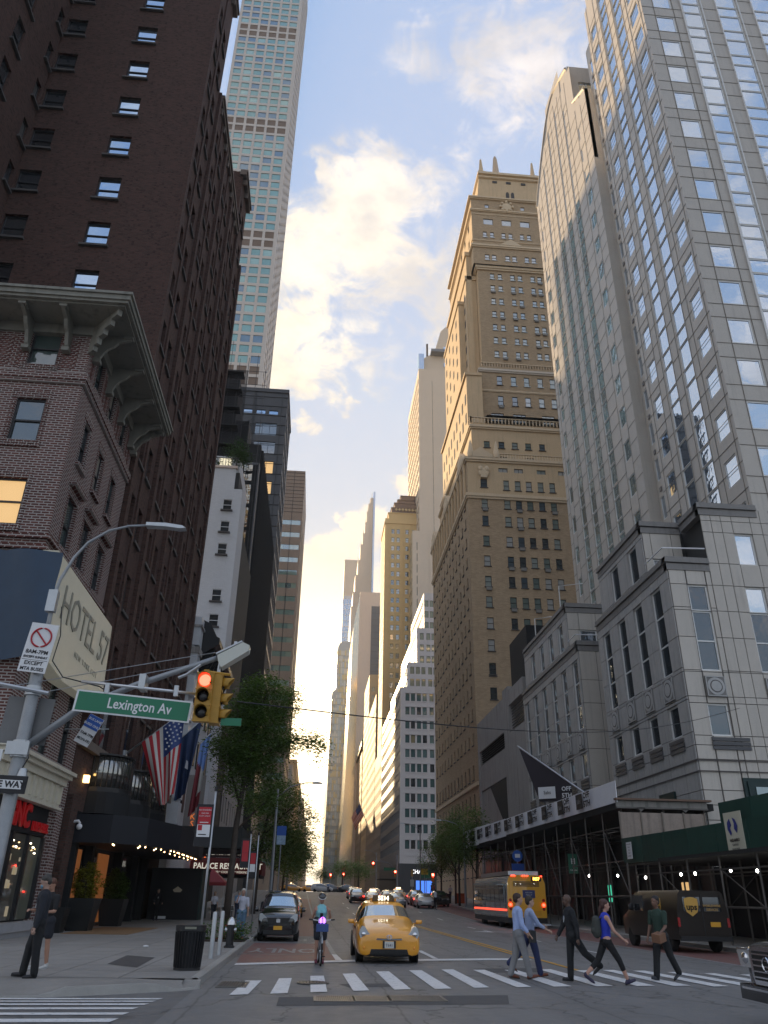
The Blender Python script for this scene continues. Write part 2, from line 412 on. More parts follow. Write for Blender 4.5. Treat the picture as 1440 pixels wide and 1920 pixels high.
m_brickL1 = brickmat('red_brick_white_mortar', (.13,.050,.042), (.07,.030,.027), (.34,.31,.29), .24, .086, .017, dark=.12)
m_brickL2 = brickmat('brown_brick', (.105,.052,.042), (.062,.033,.028), (.075,.060,.052), .24, .085, .012, dark=.10, header=.35, bump=.7)
m_brickRz = brickmat('tan_brick', (.47,.345,.22), (.37,.27,.17), (.42,.315,.205), .5, .17, .018, dark=.10, bump=.3)
m_tan = mat('tan_stone', (.60,.445,.27), .8, var=.10, vscale=.5, streak=.15, bump=.25)
m_tanlt = mat('tan_limestone', (.66,.52,.35), .8, var=.12, vscale=.8, bump=.2)
m_gran = mat('grey_granite', (.41,.40,.385), .65, var=.18, vscale=1.6, streak=.22, bump=.12, bscale=60, rnd=.06)
m_granw = mat('warm_granite', (.53,.49,.435), .5, var=.08, vscale=1.0, streak=.12, rnd=.05)
m_grand = mat('dark_granite', (.22,.21,.20), .6, var=.12, vscale=2, streak=.2)
m_joint = mat('dark_joint', (.11,.10,.095), .9)
m_black = mat('black_metal', (.012,.012,.014), .45)
m_blackm = mat('black_matte', (.010,.011,.013), .8)
m_dkframe = mat('dark_window_frame', (.025,.025,.028), .5)
m_ltframe = mat('pale_aluminium_frame', (.72,.72,.70), .45, .1)
m_white = mat('white_paint', (.74,.74,.75), .6, var=.05, vscale=2, streak=.12)
m_whitebrick = brickmat('white_painted_brick', (.60,.61,.63), (.56,.57,.59), (.50,.51,.53), .3, .1, .01, dark=.06, bump=.3)
m_cream = mat('cream_paint', (.62,.58,.47), .6, var=.06, streak=.15)
m_stucco = mat('weathered_green_grey_paint', (.21,.205,.175), .7, var=.12, vscale=2, streak=.3)
m_conc = mat('grey_concrete', (.34,.325,.31), .85, var=.13, vscale=.8, streak=.4, bump=.2)
m_sill = mat('sill', (.09,.082,.078), .8, var=.1)
m_galv = mat('galvanised_steel', (.46,.48,.50), .42, .75, var=.12, vscale=6)
m_alu = mat('brushed_aluminium', (.62,.63,.64), .3, .85)
m_asph_roof = mat('roof_tar', (.07,.07,.07), .9)
# what shows through or in the panes
DK = [((.012,.014,.017), 5), ((.03,.033,.036), 2), ((.10,.10,.095), 1), ((.022,.028,.034), 3)]
g_dark = glassmat('dark_pane', DK, .12, .04)
g_l1 = glassmat('old_sash_pane', [((.02,.03,.032), 4), ((.05,.075,.07), 2), ((.30,.27,.22), 1)], .13, .05, wav=.15)
g_sky = glassmat('sky_mirroring_pane', [((.05,.07,.09), 2), ((.20,.24,.27), 1)], .62, .03, wav=.08, mcol=(.55,.74,1.0))
g_ritz = glassmat('sash_pane_with_blinds', [((.035,.045,.045), 2), ((.16,.21,.18), 3), ((.34,.38,.34), 3), ((.07,.10,.12), 2), ((.5,.5,.47), 2)], .22, .05)
g_gran = glassmat('tinted_mirror_pane', [((.02,.028,.035), 4), ((.05,.06,.065), 1)], .10, .015, wav=.25, mcol=(.86,.92,1.0))
g_tower = glassmat('tower_mirror_pane', [((.03,.05,.07), 3), ((.12,.16,.20), 1)], .66, .015, wav=.08, mcol=(.80,.88,.97))
g_432 = glassmat('green_tower_pane', [((.10,.27,.24), 5), ((.15,.34,.30), 3), ((.05,.11,.20), 3), ((.26,.44,.38), 1)], .16, .04, mcol=(.8,.95,.98))
g_office = glassmat('green_office_pane', [((.05,.12,.115), 4), ((.11,.20,.19), 3), ((.015,.02,.022), 2), ((.30,.25,.12), .3)], .22, .04)
g_black = glassmat('black_curtain_pane', [((.006,.007,.009), 5), ((.016,.018,.022), 2)], .14, .03)
m_litwarm = mat('lit_room_warm', (.5,.33,.15), .6, emit=(1.0,.62,.26), estr=.17)
m_litpale = mat('lit_blind', (.6,.57,.45), .6, emit=(1.0,.88,.6), estr=.2)

ROOT0 = set(o.name for o in bpy.data.objects)
# ================================================================== LEFT SIDE
# --- corner building of red brick, four storeys, deep bracketed cornice (plane x=-8.3 on the street, y=21.5 on the avenue)
c1 = thing('corner_brick_building', 'four-storey red brick corner building with deep bracketed cornice at the left', 'building', (-8.3, 21.5, 0))
E1 = [(-9.8, 17.22, .95, 1.42, 'd'), (-9.78, 14.3, .92, 1.58, 'd'), (-9.75, 11.4, .95, 1.55, 'd', m_litwarm), (-12.9, 17.22, .95, 1.42), (-12.9, 14.3, .92, 1.58), (-12.9, 11.4, .95, 1.55)]
facade(c1, 'E', 21.5, -24, -8.3, -.5, 18.9, E1, m_brickL1, m_dkframe, g_l1, .16)
N1 = [(22.82, 17.05, .72, 1.5, 'd'), (24.7, 17.05, .72, 1.5), (26.6, 17.05, .72, 1.5), (22.8, 14.15, .68, 1.6), (24.68, 14.12, .68, 1.6), (26.55, 14.12, .68, 1.6),
      (22.9, 11.2, .85, 1.75), (24.75, 11.2, .85, 1.75), (26.75, 11.2, .85, 1.75), (22.9, 5.35, .8, 2.2), (24.9, 5.35, .8, 2.2), (26.9, 5.35, .8, 2.2), (27.45, .1, 0.02, .02)]
gnc = (24.0, .8, 6.6, 3.25)
facade(c1, 'L', -8.3, 21.5, 28.2, -.5, 18.9, [n for n in N1[:12]] + [(24.15, .85, 5.2, 3.3, 'plain', m_blackm)], m_brickL1, m_dkframe, g_l1, .16)
core(c1, -24, -8.75, 21.95, 28.15, -.5, 19.2, m_asph_roof)
def sub(th, b, name, m, smooth=False):      # b is in world coordinates
    return b.build(name, m, th, (-th.location.x, -th.location.y, -th.location.z), smooth=smooth)
# belt courses and soldier courses
sub(c1, MB().box(-24, -8.16, 21.36, 28.2, 16.62, 16.86).box(-24,-8.2,21.4,28.2,16.5,16.62).box(-24,-8.22,21.42,28.2,16.86,16.95), 'belt_course', m_brickL1)
for z in (10.6, 10.95): sub(c1, MB().box(-24, -8.19, 21.39, 28.2, z, z+.12), 'belt_course', m_brickL1)
# herringbone panels: brick laid at 45 degrees, each brick proud of its bed
hb = MB()
def herring(b, orient, a0, a1, z0, z1):
    s = .17
    n = int((a1-a0)/s)+2; k = int((z1-z0)/s)+2
    for i in range(n):
        for j in range(k):
            u = a0+i*s; z = z0+j*s; up_ = (i % 2 == 0)
            if u+s*.9 > a1 or z+s > z1: continue
            p = [(u, z), (u+s*.85, z+s*.85), (u+s*.85, z+s*.85+.055), (u, z+.055)] if up_ else [(u, z+s*.85), (u+s*.85, z), (u+s*.85, z+.055), (u, z+s*.85+.055)]
            if orient == 'E': b.prism(p, 'y', 21.475, 21.51)
            else: b.prism(p, 'x', -8.31, -8.275)
for a in ((-9.15,-8.5), (-11.3,-10.45), (-12.3,-11.4)): herring(hb, 'E', *a, 17.1, 18.4)
for a in ((21.7,22.35), (23.3,24.2), (25.2,26.1), (27.1,28.0)): herring(hb, 'L', *a, 17.1, 18.4)
herring(hb, 'E', -12.4, -8.6, 10.0, 10.55)
herring(hb, 'L', 21.7, 28.0, 10.0, 10.55)
stuff(sub(c1, hb, 'herringbone_brick', mat('herringbone_brick', (.17,.085,.075), .85, var=.2)))
# window hoods and sills of brick
hd = MB()
for q in N1[:9]:
    for k in range(int((q[2]+.3)/.085)):
        y = q[0]-(q[2]+.3)/2+k*.085; hd.box(-8.31, -8.27, y, y+.066, q[1]+q[3]+.02, q[1]+q[3]+.26)
    hd.box(-8.31, -8.18, q[0]-q[2]/2-.12, q[0]+q[2]/2+.12, q[1]-.14, q[1]-.02)
    for s in (-1, 1):
        for k in range(int(q[3]/.085)):
            hd.box(-8.31, -8.27, q[0]+s*(q[2]/2+.07)-.055, q[0]+s*(q[2]/2+.07)+.055, q[1]+k*.085, q[1]+k*.085+.066)
for q in E1[:3]:
    for k in range(int((q[2]+.4)/.085)):
        x = q[0]-(q[2]+.4)/2+k*.085; hd.box(x, x+.066, 21.47, 21.51, q[1]+q[3]+.02, q[1]+q[3]+.27); hd.box(x, x+.066, 21.43, 21.51, q[1]-.24, q[1]-.02)
    for s in (-1, 1):
        for k in range(int(q[3]/.085)):
            hd.box(q[0]+s*(q[2]/2+.07)-.055, q[0]+s*(q[2]/2+.07)+.055, 21.47, 21.51, q[1]+k*.085, q[1]+k*.085+.066)
stuff(sub(c1, hd, 'window_surround_brick', m_brickL1))
for q in N1[6:9]:
    sub(c1, MB().box(-8.31, -8.08, q[0]-.62, q[0]+.62, q[1]+q[3]+.3, q[1]+q[3]+.42).box(-8.31, -8.14, q[0]-.56, q[0]+.56, q[1]+q[3]+.26, q[1]+q[3]+.30), 'window_hood', m_brickL1)
# cornice: soffit slab with moulded edge, and scroll brackets
oc = 1.35
sub(c1, MB().box(-24, -8.3+oc, 21.5-oc, 28.35, 18.92, 19.02).box(-24,-8.3+oc+.06,21.5-oc-.06,28.4,19.02,19.2).box(-24,-8.3+oc+.12,21.5-oc-.12,28.45,19.2,19.3), 'cornice', m_stucco)
sub(c1, MB().box(-24, -8.2, 21.4, 28.2, 18.5, 18.92), 'frieze', m_stucco)
sub(c1, MB().box(-8.2,-8.3+oc-.12,21.5-oc+.12,28.3,18.86,18.92).box(-24,-8.21,21.5-oc+.12,21.39,18.86,18.92), 'soffit_panel', m_stucco)
def bracket(b, orient, a, w=.12):
    p = [(0, 18.86), (1.12, 18.86), (1.14, 18.74), (.95, 18.66), (.74, 18.60), (.60, 18.42), (.42, 18.30), (.30, 18.12), (.22, 17.92), (.10, 17.80), (0, 17.78)]
    if orient == 'E': b.prism([(21.5-q[0], q[1]) for q in p], 'x', a-w/2, a+w/2)
    else: b.prism([(-8.3+q[0], q[1]) for q in p], 'y', a-w/2, a+w/2)
    for q0, q1, z0, z1 in ((.9, 1.2, 18.76, 18.86), (.0, .26, 17.70, 17.84)):
        if orient == 'E': b.box(a-w, a+w, 21.5-q1, 21.5-q0, z0, z1)
        else: b.box(-8.3+q0, -8.3+q1, a-w, a+w, z0, z1)
for a in (-12.0, -11.7, -10.35, -9.05, -15): 
    b = MB(); bracket(b, 'E', a); sub(c1, b, 'bracket', m_stucco)
for a in (21.9, 23.75, 25.65, 27.45, 28.0):
    b = MB(); bracket(b, 'L', a); sub(c1, b, 'bracket', m_stucco)
b = MB()   # the diagonal corner bracket
for q0, q1, z0, z1 in ((0, 1.5, 18.62, 18.86), (0, 1.15, 18.4, 18.64), (0, .8, 18.2, 18.42), (0, .5, 17.95, 18.22), (0, .32, 17.75, 17.97)):
    d = .7071; n_ = Vector((d, -d, 0)); t_ = Vector((d, d, 0))*.08; o_ = Vector((-8.3, 21.5, 0))
    pts = [o_+n_*q0-t_, o_+n_*q1-t_, o_+n_*q1+t_, o_+n_*q0+t_]
    b.prism([(p.x, p.y) for p in pts], 'z', z0, z1)
sub(c1, b, 'bracket', m_stucco)
# cream storefront cornice with dentil slots
sub(c1, MB().box(-24,-7.78,20.98,27.15,4.98,5.08).box(-24,-7.88,21.08,27.08,4.86,4.98).box(-24,-8.0,21.2,27.0,4.66,4.86).box(-24,-8.1,21.3,26.9,4.02,4.66).box(-24,-8.03,21.23,27.0,3.94,4.02), 'storefront_cornice', m_cream)
for k in range(10):
    y = 21.7+k*.55; sub(c1, MB().box(-8.12,-8.02,y,y+.10,4.1,4.62), 'dentil', m_cream)
# shop window: dark frame, red letters, lit goods
sub(c1, MB().box(-8.6,-8.32,21.5,27.0,3.15,3.94), 'sign_fascia', m_blackm)
m_red = mat('red_sign_face', (.33,.01,.014), .4, emit=(.8,.02,.02), estr=.02)
fonts = {}
def text(th, s, size, loc, rot, m, name='lettering', ext=.02, align='CENTER', sx=1.0, spacing=1.0, bevel=0):
    c = bpy.data.curves.new(name, 'FONT'); c.body = s; c.size = size; c.extrude = ext; c.align_x = align; c.align_y = 'CENTER'; c.space_character = spacing; c.resolution_u = 2
    if bevel: c.offset = bevel
    o = bpy.data.objects.new(name, c); me = baked(o); bpy.data.curves.remove(c)
    me.materials.clear(); me.materials.append(m)
    if sx != 1.0: me.transform(Matrix.Diagonal((sx, 1, 1, 1)))
    p = Vector(loc) - (th.location if th else Vector())
    return put(name, me, th, p, rot)
RL = (math.pi/2, 0, math.pi/2)       # reads on a wall facing +x
RE = (math.pi/2, 0, 0)               # reads on a wall facing -y
RR = (math.pi/2, 0, -math.pi/2)      # reads on a wall facing -x
text(c1, 'GNC', .85, (-8.27, 24.05, 3.56), RL, m_red, ext=.03, sx=1.0, bevel=.03)
text(c1, 'LIVE WELL', .34, (-8.27, 26.05, 3.36), RL, m_red, ext=.03, bevel=.012, sx=.95)
m_goods = mat('lit_shelves', (.32,.29,.22), .6, var=.6, vscale=3.0, emit=(1,.8,.5), estr=.045)
for k, (y0, y1) in enumerate(((21.55, 22.75), (22.9, 23.95), (24.1, 25.35), (25.5, 26.72))):
    sub(c1, MB().box(-8.42,-8.40,y0,y1,.9,3.12), 'shop_window', glassmat('shop_pane%d' % (k % 2), [((.11,.10,.075), 1)], .16, .03) if k != 3 else glassmat('shop_pane2', [((.16,.165,.12), 1)], .2, .03))
    sub(c1, MB().box(-8.5,-8.3,y1,y1+.15,.9,3.12), 'mullion', m_black)
rr = random.Random(3)
b = MB()
for k in range(26):
    y = rr.uniform(21.7, 25.2); z = rr.choice((1.0,1.35,1.7,2.05,2.4)); b.box(-8.398,-8.39,y,y+rr.uniform(.08,.25),z,z+rr.uniform(.1,.25))
sub(c1, b, 'shelf_goods', m_goods)
b = MB()
for y, z in ((24.3,2.9),(24.6,2.75),(25.8,2.9),(26.1,2.8),(26.3,2.65)): b.box(-8.398,-8.385,y,y+.12,z,z+.035)
sub(c1, b, 'ceiling_lamp', mat('lamp_glow', (1,1,1), .5, emit=(1,.85,.6), estr=2.0))
sub(c1, MB().box(-8.6,-8.12,21.4,27.0,-.2,.62).box(-8.6,-8.05,21.34,27.05,.62,.84), 'marble_base', mat('grey_marble', (.36,.37,.39), .35, var=.25, vscale=2.5))
sub(c1, MB().box(-8.31,-8.2,27.1,27.5,-.1,3.9), 'brick_pier', m_brickL1)
# small security camera on the pier
b = MB(); b.tube([(-8.3,28.9,3.75),(-7.95,28.9,3.8),(-7.9,28.9,3.72)], .045); b.ell((-7.9,28.9,3.62),(.1,.1,.1))
tag(b.build('security_camera', m_white, smooth=True), 'white dome security camera beside the hotel canopy', 'camera')
# --- hotel sign wrapped round the corner: pale lit box with letters on the street side, torn blue tarp on the avenue side
hs = thing('hotel_sign', 'cream box sign with faint grey hotel lettering above the storefront', 'sign', (-8.3, 21.5, 7.6))
m_signface = mat('cream_translucent_sign', (.37,.37,.32), .45, var=.10, vscale=.7, emit=(1,.96,.75), estr=.02)
b = MB(); pts = [(21.35,10.55),(28.2,10.45),(28.55,8.1),(28.3,7.35),(27.2,7.5),(24,7.35),(21.9,7.6)]
b.prism(pts, 'x', -8.27, -7.82); sub(hs, b, 'sign_box', m_signface)
text(hs, 'HOTEL 57', 1.5, (-7.80, 25.3, 9.35), RL, mat('sign_letter_grey', (.24,.24,.205), .5), ext=.012, sx=.86)
text(hs, 'NEW YORK CITY', .26, (-7.80, 25.9, 8.35), RL, mat('sign_letter_pale', (.30,.30,.25), .5), ext=.006, spacing=1.5)
tb = MB(); rr = random.Random(9); nu, nv = 26, 12
for j in range(nv+1):
    for i in range(nu+1):
        x = -16+(8.35)*i/nu; sag = .28*math.sin(i*.9)*(.3 if j < nv else 1)*.4; z = 7.35+sag*(1-j/nv)+3.1*j/nv
        tb.v.append((x, 21.16-.10*math.sin(i*1.3+j*.25)-.05*math.sin(i*2.9+j), z+.15*(1-j/nv)*math.sin(i*.5)))
for j in range(nv):
    for i in range(nu): a = j*(nu+1)+i; tb.f.append((a, a+1, a+nu+2, a+nu+1)); tb.mi.append(0)
tag(tb.build('tarpaulin', mat('dark_blue_tarp', (.010,.035,.075), .35, var=.2), smooth=True), 'dark blue tarpaulin hung over the avenue side of the corner sign', 'tarpaulin')
# --- tall brown brick hotel behind it
t2 = thing('brown_brick_hotel', 'tall dark brown brick hotel with many sash windows rising behind the corner building', 'building', (-8.3, 28.3, 0))
MATS['sill'] = m_sill
colz = [26.2+3.1*k for k in range(14)]
Ew = [(-11.92, z, 1.12, 1.52, 'ds', g_sky) for z in colz] + [(-15.85, z+.1, 1.12, 1.5, 'ds', g_dark) for z in colz] + [(-11.92, z, 1.1, 1.5, 'ds', g_dark) for z in (23.1, 20.0)]
facade(t2, 'E', 28.3, -16.5, -8.3, -.5, 64, Ew, m_brickL2, m_dkframe, g_dark, .22, style='ds')
for k, z in enumerate((33.0, 36.1, 29.9)):
    sub(t2, MB().prism([(-16.35+.0, z+.12-2.0), (-16.0, z+.12-2.0), (-16.28, z+.65-2.0)], 'y', 28.455, 28.462), 'lit_lamp', mat('yellow_lamp', (.8,.6,.1), .5, emit=(1,.75,.15), estr=1.2))
# wing that comes forward behind the corner building
wz = [32.2+3.1*k for k in range(12)]
facade(t2, 'L', -16.5, 21.6, 28.3, 17, 72, [(27.75-.0, z, .62, 1.5, 's') for z in wz] + [(24.85, z-.1, .9, 1.9, 'ds') for z in wz] , m_brickL2, m_dkframe, g_dark, .2, style='ds')
facade(t2, 'E', 21.6, -26, -16.5, 17, 72, [], m_brickL2, m_dkframe, g_dark)
core(t2, -26, -17.0, 22.1, 28, 17, 71.8, m_asph_roof)
# street side: piers and sunk window bays
rows2 = [8.9+3.1*k for k in range(14)]
yc = [29.55, 31.15, 33.5, 35.1, 37.45, 39.05, 41.4, 43.0]
def side(a0, a1, ztop, ys):
    facade(t2, 'L', -8.3, a0, a1, -.5, ztop, [(y, z, .82, 1.6, 'ds', g_sky if (k*7+int(y*3)) % 9 == 0 else g_dark) for y in ys for k, z in enumerate(rows2) if z+1.9 < ztop] , m_brickL2, m_dkframe, g_dark, .25, style='ds')
side(28.3, 32.3, 55.5, yc[:2]); side(32.3, 43.6, 46.8, yc[2:]); 
facade(t2, 'L', -8.3, 43.6, 47.2, -.5, 53.2, [(y, z, .82, 1.6, 'ds') for y in (44.6, 46.2) for z in rows2], m_brickL2, m_dkframe, g_dark, .25, style='ds')
facade(t2, 'E', 43.6, -14, -8.3, 44, 53.2, [], m_brickL2, m_dkframe, g_dark)
MBp = MB()
for y in (28.5, 32.4, 36.25, 40.2, 44.0, 47.2): MBp.box(-8.31, -8.12, y-.22, y+.22, 6.5, 46.6 if y > 30 else 55)
for y in (30.35, 34.3, 38.25, 42.2): MBp.box(-8.31, -8.22, y-.16, y+.16, 6.5, 46.6 if y > 32 else 55)
sub(t2, MBp, 'brick_pier', m_brickL2)
core(t2, -16.4, -8.75, 28.8, 32.2, -.5, 55.4, m_asph_roof); core(t2, -16.4, -8.75, 32.2, 43.6, -.5, 46.6, m_asph_roof); core(t2, -16.4, -8.75, 44.05, 47.15, -.5, 53.0, m_asph_roof)
m_crn = mat('brown_stone_cornice', (.16,.13,.11), .8, var=.2)
for (x1, ya, yb, z) in ((-7.95, 28.2, 32.6, 55.3), (-8.0, 32.6, 43.6, 46.7), (-7.9, 43.4, 47.3, 53.0)):
    sub(t2, MB().box(x1-.6, x1, ya, yb, z, z+.25).box(x1-.6, x1-.1, ya, yb, z-.3, z), 'cornice', m_crn)
    for k in range(int((yb-ya)/1.3)): sub(t2, MB().box(x1-.6, x1-.12, ya+.5+k*1.3, ya+.7+k*1.3, z-.85, z-.3), 'bracket', m_crn)
sub(t2, MB().box(-8.32,-8.1,28.3,47.3,6.2,6.5), 'belt_course', m_crn)
# ground floor arches with drum balconies of dark glass
def arch(b, y, z0, w, h, x=-8.3):
    pts = [(y-w/2, z0), (y+w/2, z0), (y+w/2, z0+h)] + [(y+w/2*math.cos(t), z0+h+w/2*math.sin(t)) for t in [math.pi*k/8 for k in range(1, 8)]] + [(y-w/2, z0+h)]
    b.prism(pts, 'x', x-.02, x+.012)
for k, y in enumerate((31.8, 35.8, 39.8)):
    b = MB(); arch(b, y, 6.55, 1.7, 1.5); sub(t2, b, 'arched_window', g_black)
    b = MB()
    for t in range(17):
        a = math.pi*t/16; b.box(-8.31, -8.2, y+1.02*math.cos(a)-.07, y+1.02*math.cos(a)+.07, 8.05+1.02*math.sin(a)-.09, 8.05+1.02*math.sin(a)+.09)
    sub(t2, b, 'arch_voussoir', m_brickL2)
    b = MB(); b.lathe([(1.25, 4.95), (1.25, 5.1), (1.18, 5.1), (1.18, 5.12)], (-8.25, y, 0), 28); b.lathe([(1.22, 6.25), (1.22, 6.31)], (-8.25, y, 0), 28)
    for q in range(40):
        a = 2*math.pi*q/40; b.box(-8.25+1.21*math.cos(a)-.012, -8.25+1.21*math.cos(a)+.012, y+1.21*math.sin(a)-.012, y+1.21*math.sin(a)+.012, 5.1, 6.25)
    g = MB(); g.lathe([(1.18, 5.12), (1.18, 6.2)], (-8.25, y, 0), 32)
    o = sub(t2, g, 'balcony_drum', glassmat('drum_glass', [((.05,.05,.045), 1)], .35, .12, mcol=(.8,.78,.72)), smooth=True)
    sub(t2, b, 'balcony_rail', m_black)
    b = MB(); b.lathe([(1.3, 4.2), (1.25, 4.95)], (-8.25, y, 0), 24); sub(t2, b, 'balcony_base', m_blackm)
# entrance canopy with bulbs, and the dark ground floor
ca = thing('hotel_canopy', 'dark hotel entrance canopy edged underneath with small warm bulbs', 'canopy', (-8.3, 30, 3.2))
b = MB(); pts = [(-8.3, 29.2), (-6.9, 29.2), (-5.9, 30.4), (-5.2, 33.6), (-5.0, 38.0), (-5.4, 42.6), (-8.3, 42.6)]
b.prism(pts, 'z', 3.15, 4.05); sub(ca, b, 'canopy_body', mat('navy_black_canvas', (.006,.008,.014), .6))
rr = random.Random(4); m_bulb = mat('warm_bulb', (1,.9,.7), .5, emit=(1,.62,.28), estr=3.5)
bme = MB().ell((0,0,0), (.024,.024,.024), nu=6, nv=4).mesh('bulb', m_bulb)
for k in range(26):
    t = k/25; y = 29.5+12*t; x = lerp(y, [(29.2,-6.95),(30.4,-6.0),(33.6,-5.3),(42.6,-5.4)])-.12-(.45 if k % 3 == 1 else 0)
    put('bulb', bme, ca, Vector((x, y, 3.12))-ca.location)
ca2 = thing('sidewalk_canopy', 'long flat dark canopy reaching over the sidewalk beyond the bulb-lit canopy', 'canopy', (-8.3, 43, 3.6))
sub(ca2, MB().box(-8.3,-3.6,43.2,49.5,3.75,4.75), 'canopy_body', mat('charcoal_canopy', (.035,.038,.038), .5, .2))
sub(ca2, MB().box(-8.2,-3.75,43.35,49.35,3.70,3.75), 'canopy_soffit', m_blackm)
sub(t2, MB().box(-8.31,-8.27,29.2,42.5,-.2,4.2), 'dark_entrance_glazing', g_black)
for y in (30.2, 33.6, 34.4): sub(t2, MB().box(-8.28,-8.24,y,y+.9,.6,3.0), 'lit_panel', mat('orange_brick_glow', (.30,.10,.04), .7, emit=(1,.35,.1), estr=.03))
for y in (29.3, 31.6, 36.5, 40, 42.3): sub(t2, MB().box(-8.3,-8.0,y,y+.35,-.1,3.6), 'pilaster', m_blackm)
sub(t2, MB().box(-8.31,-8.1,28.3,29.1,-.2,4.6), 'brick_pier', m_brickL2)
# up-light on the pier
tag(MB().box(-8.3,-8.12,29.75,29.95,5.15,5.4).build('wall_lamp', mat('wall_lamp', (.1,.1,.1), .5, emit=(1,.6,.2), estr=1.3)), 'small warm up-light on the brick pier', 'lamp')

# --- white party-wall building with its roof terrace
wb = thing('white_painted_building', 'white painted brick building with three stacked small windows facing the avenue', 'building', (-8.3, 62, 0))
Wn = [(-9.13, z, .8, 1.08, 'ds') for z in (32.15, 30.0, 27.85, 23.6, 21.4, 19.2)]
facade(wb, 'E', 62, -16, -8.7, -.5, 36.4, Wn, m_whitebrick, m_white, g_dark, .14)
facade(wb, 'E', 62.01, -8.7, -7.95, -.5, 34.3, [], m_whitebrick, m_white, g_dark)
facade(wb, 'L', -7.95, 62, 66, -.5, 34.3, [], m_whitebrick, m_white, g_dark, .14)
core(wb, -16, -8.4, 62.4, 66, -.5, 36.2, m_asph_roof); core(wb, -8.4, -8.2, 62.4, 66, 0, 34.2, m_asph_roof)
sub(wb, MB().box(-16,-8.6,61.85,62.3,36.4,36.6), 'coping', mat('peach_coping', (.62,.50,.42), .7))
# terrace things
sub(wb, MB().box(-16,-8.7,64,72,36.3,38.8), 'penthouse_wall', m_whitebrick)
for x in (-10.35, -9.75): sub(wb, MB().box(x-.26,x+.26,63.96,64.0,37.2,38.6), 'penthouse_window', m_litpale)
b = MB()
for x in fr(-11.5, 12, .25): b.box(x,x+.03,62.0,62.05,36.6,37.5)
b.box(-11.6,-8.6,62.0,62.05,37.45,37.5); sub(wb, b, 'terrace_railing', m_black)
LEAFM = {}
def leafmat(name, c, var=.5):
    if name in LEAFM: return LEAFM[name]
    m = bpy.data.materials.new(name); m.use_nodes = True; n = NT(m.node_tree); b = n.n['Principled BSDF']
    geo = n.add('ShaderNodeNewGeometry')
    r = geo.outputs['Random Per Island']
    k = n.m('ADD', 1-var, n.m('MULTIPLY', r, 2*var))
    col = n.mix(1.0, c, n.add('ShaderNodeCombineColor', {0: k, 1: k, 2: n.m('MULTIPLY', k, k)}).outputs[0], 'MULTIPLY')
    n.l.new(col, b.inputs['Base Color']); b.inputs['Roughness'].default_value = .55; b.inputs['Specular IOR Level'].default_value = .3
    tr = n.add('ShaderNodeBsdfTranslucent'); n.l.new(n.mix(1.0, col, (1.5, 1.6, .5), 'MULTIPLY'), tr.inputs[0])
    mx = n.add('ShaderNodeMixShader', {0: .35}); n.l.new(b.outputs[0], mx.inputs[1]); n.l.new(tr.outputs[0], mx.inputs[2]); n.l.new(mx.outputs[0], n.n['Material Output'].inputs[0])
    LEAFM[name] = m; return m
def leaves(blobs, count, size, seed, m, name, th, droop=.0, hollow=.35, spread=2.6):
    """leaf-sized faces spread unevenly through the blobs (cx,cy,cz,rx,ry,rz); clumped so that gaps stay open"""
    rr = random.Random(seed); vol = [b[3]*b[4]*b[5] for b in blobs]; tot = sum(vol); v = []; f = []
    for b, vv in zip(blobs, vol):
        n = int(count*vv/tot); nc = max(4, n//26)
        cl = []
        for _ in range(nc):
            while True:
                p = [rr.uniform(-1, 1) for _ in range(3)]; d = sum(q*q for q in p)
                if hollow*rr.random() < d <= 1: break
            cl.append((b[0]+p[0]*b[3], b[1]+p[1]*b[4], b[2]+p[2]*b[5]))
        for _ in range(n):
            c = cl[rr.randrange(nc)]; s = size*rr.uniform(.6, 1.4); sp = size*spread
            x, y, z = (c[k]+rr.gauss(0, sp*(.8 if k < 2 else .55)) for k in range(3))
            a = rr.uniform(0, 6.28); t = rr.uniform(-.9, .9)-droop
            dx = Vector((math.cos(a), math.sin(a), t*.6)).normalized()*s; dy = Vector((-math.sin(a), math.cos(a), rr.uniform(-.7, .7))).normalized()*s*.55
            i = len(v); P = Vector((x, y, z)); v += [P-dx*.5, P+dy*.5, P+dx*.6, P-dy*.5]; f.append((i, i+1, i+2, i+3))
    me = bpy.data.meshes.new(name); me.from_pydata([tuple(q-(th.location if th else Vector())) for q in v], [], f); me.materials.append(m); me.update()
    return put(name, me, th)
rt_ = thing('terrace_tree', 'small green tree growing on the white building\'s roof terrace', 'tree', (-8.9, 63, 36.6))
leaves([(-8.9,63,38.9,.75,.7,1.0),(-8.7,63,38.0,.9,.7,.6)], 1500, .16, 1, leafmat('pine_leaf', (.035,.065,.03)), 'crown', rt_)
sub2 = lambda th, b, name, m, smooth=False: b.build(name, m, th, (-th.location.x, -th.location.y, -th.location.z), smooth=smooth)
sub2(rt_, MB().tube([(-8.9,63,36.6),(-8.85,63,38.5)], .06), 'trunk', mat('bark', (.07,.055,.045), .9, var=.3, vscale=8))
rs_ = thing('terrace_shrub', 'low shrub along the white building\'s terrace railing at its left end', 'shrub', (-10.9, 62.6, 36.6))
leaves([(-10.9,62.6,37.2,.5,.3,.45)], 300, .14, 2, leafmat('pine_leaf', (.035,.065,.03)), 'crown', rs_)
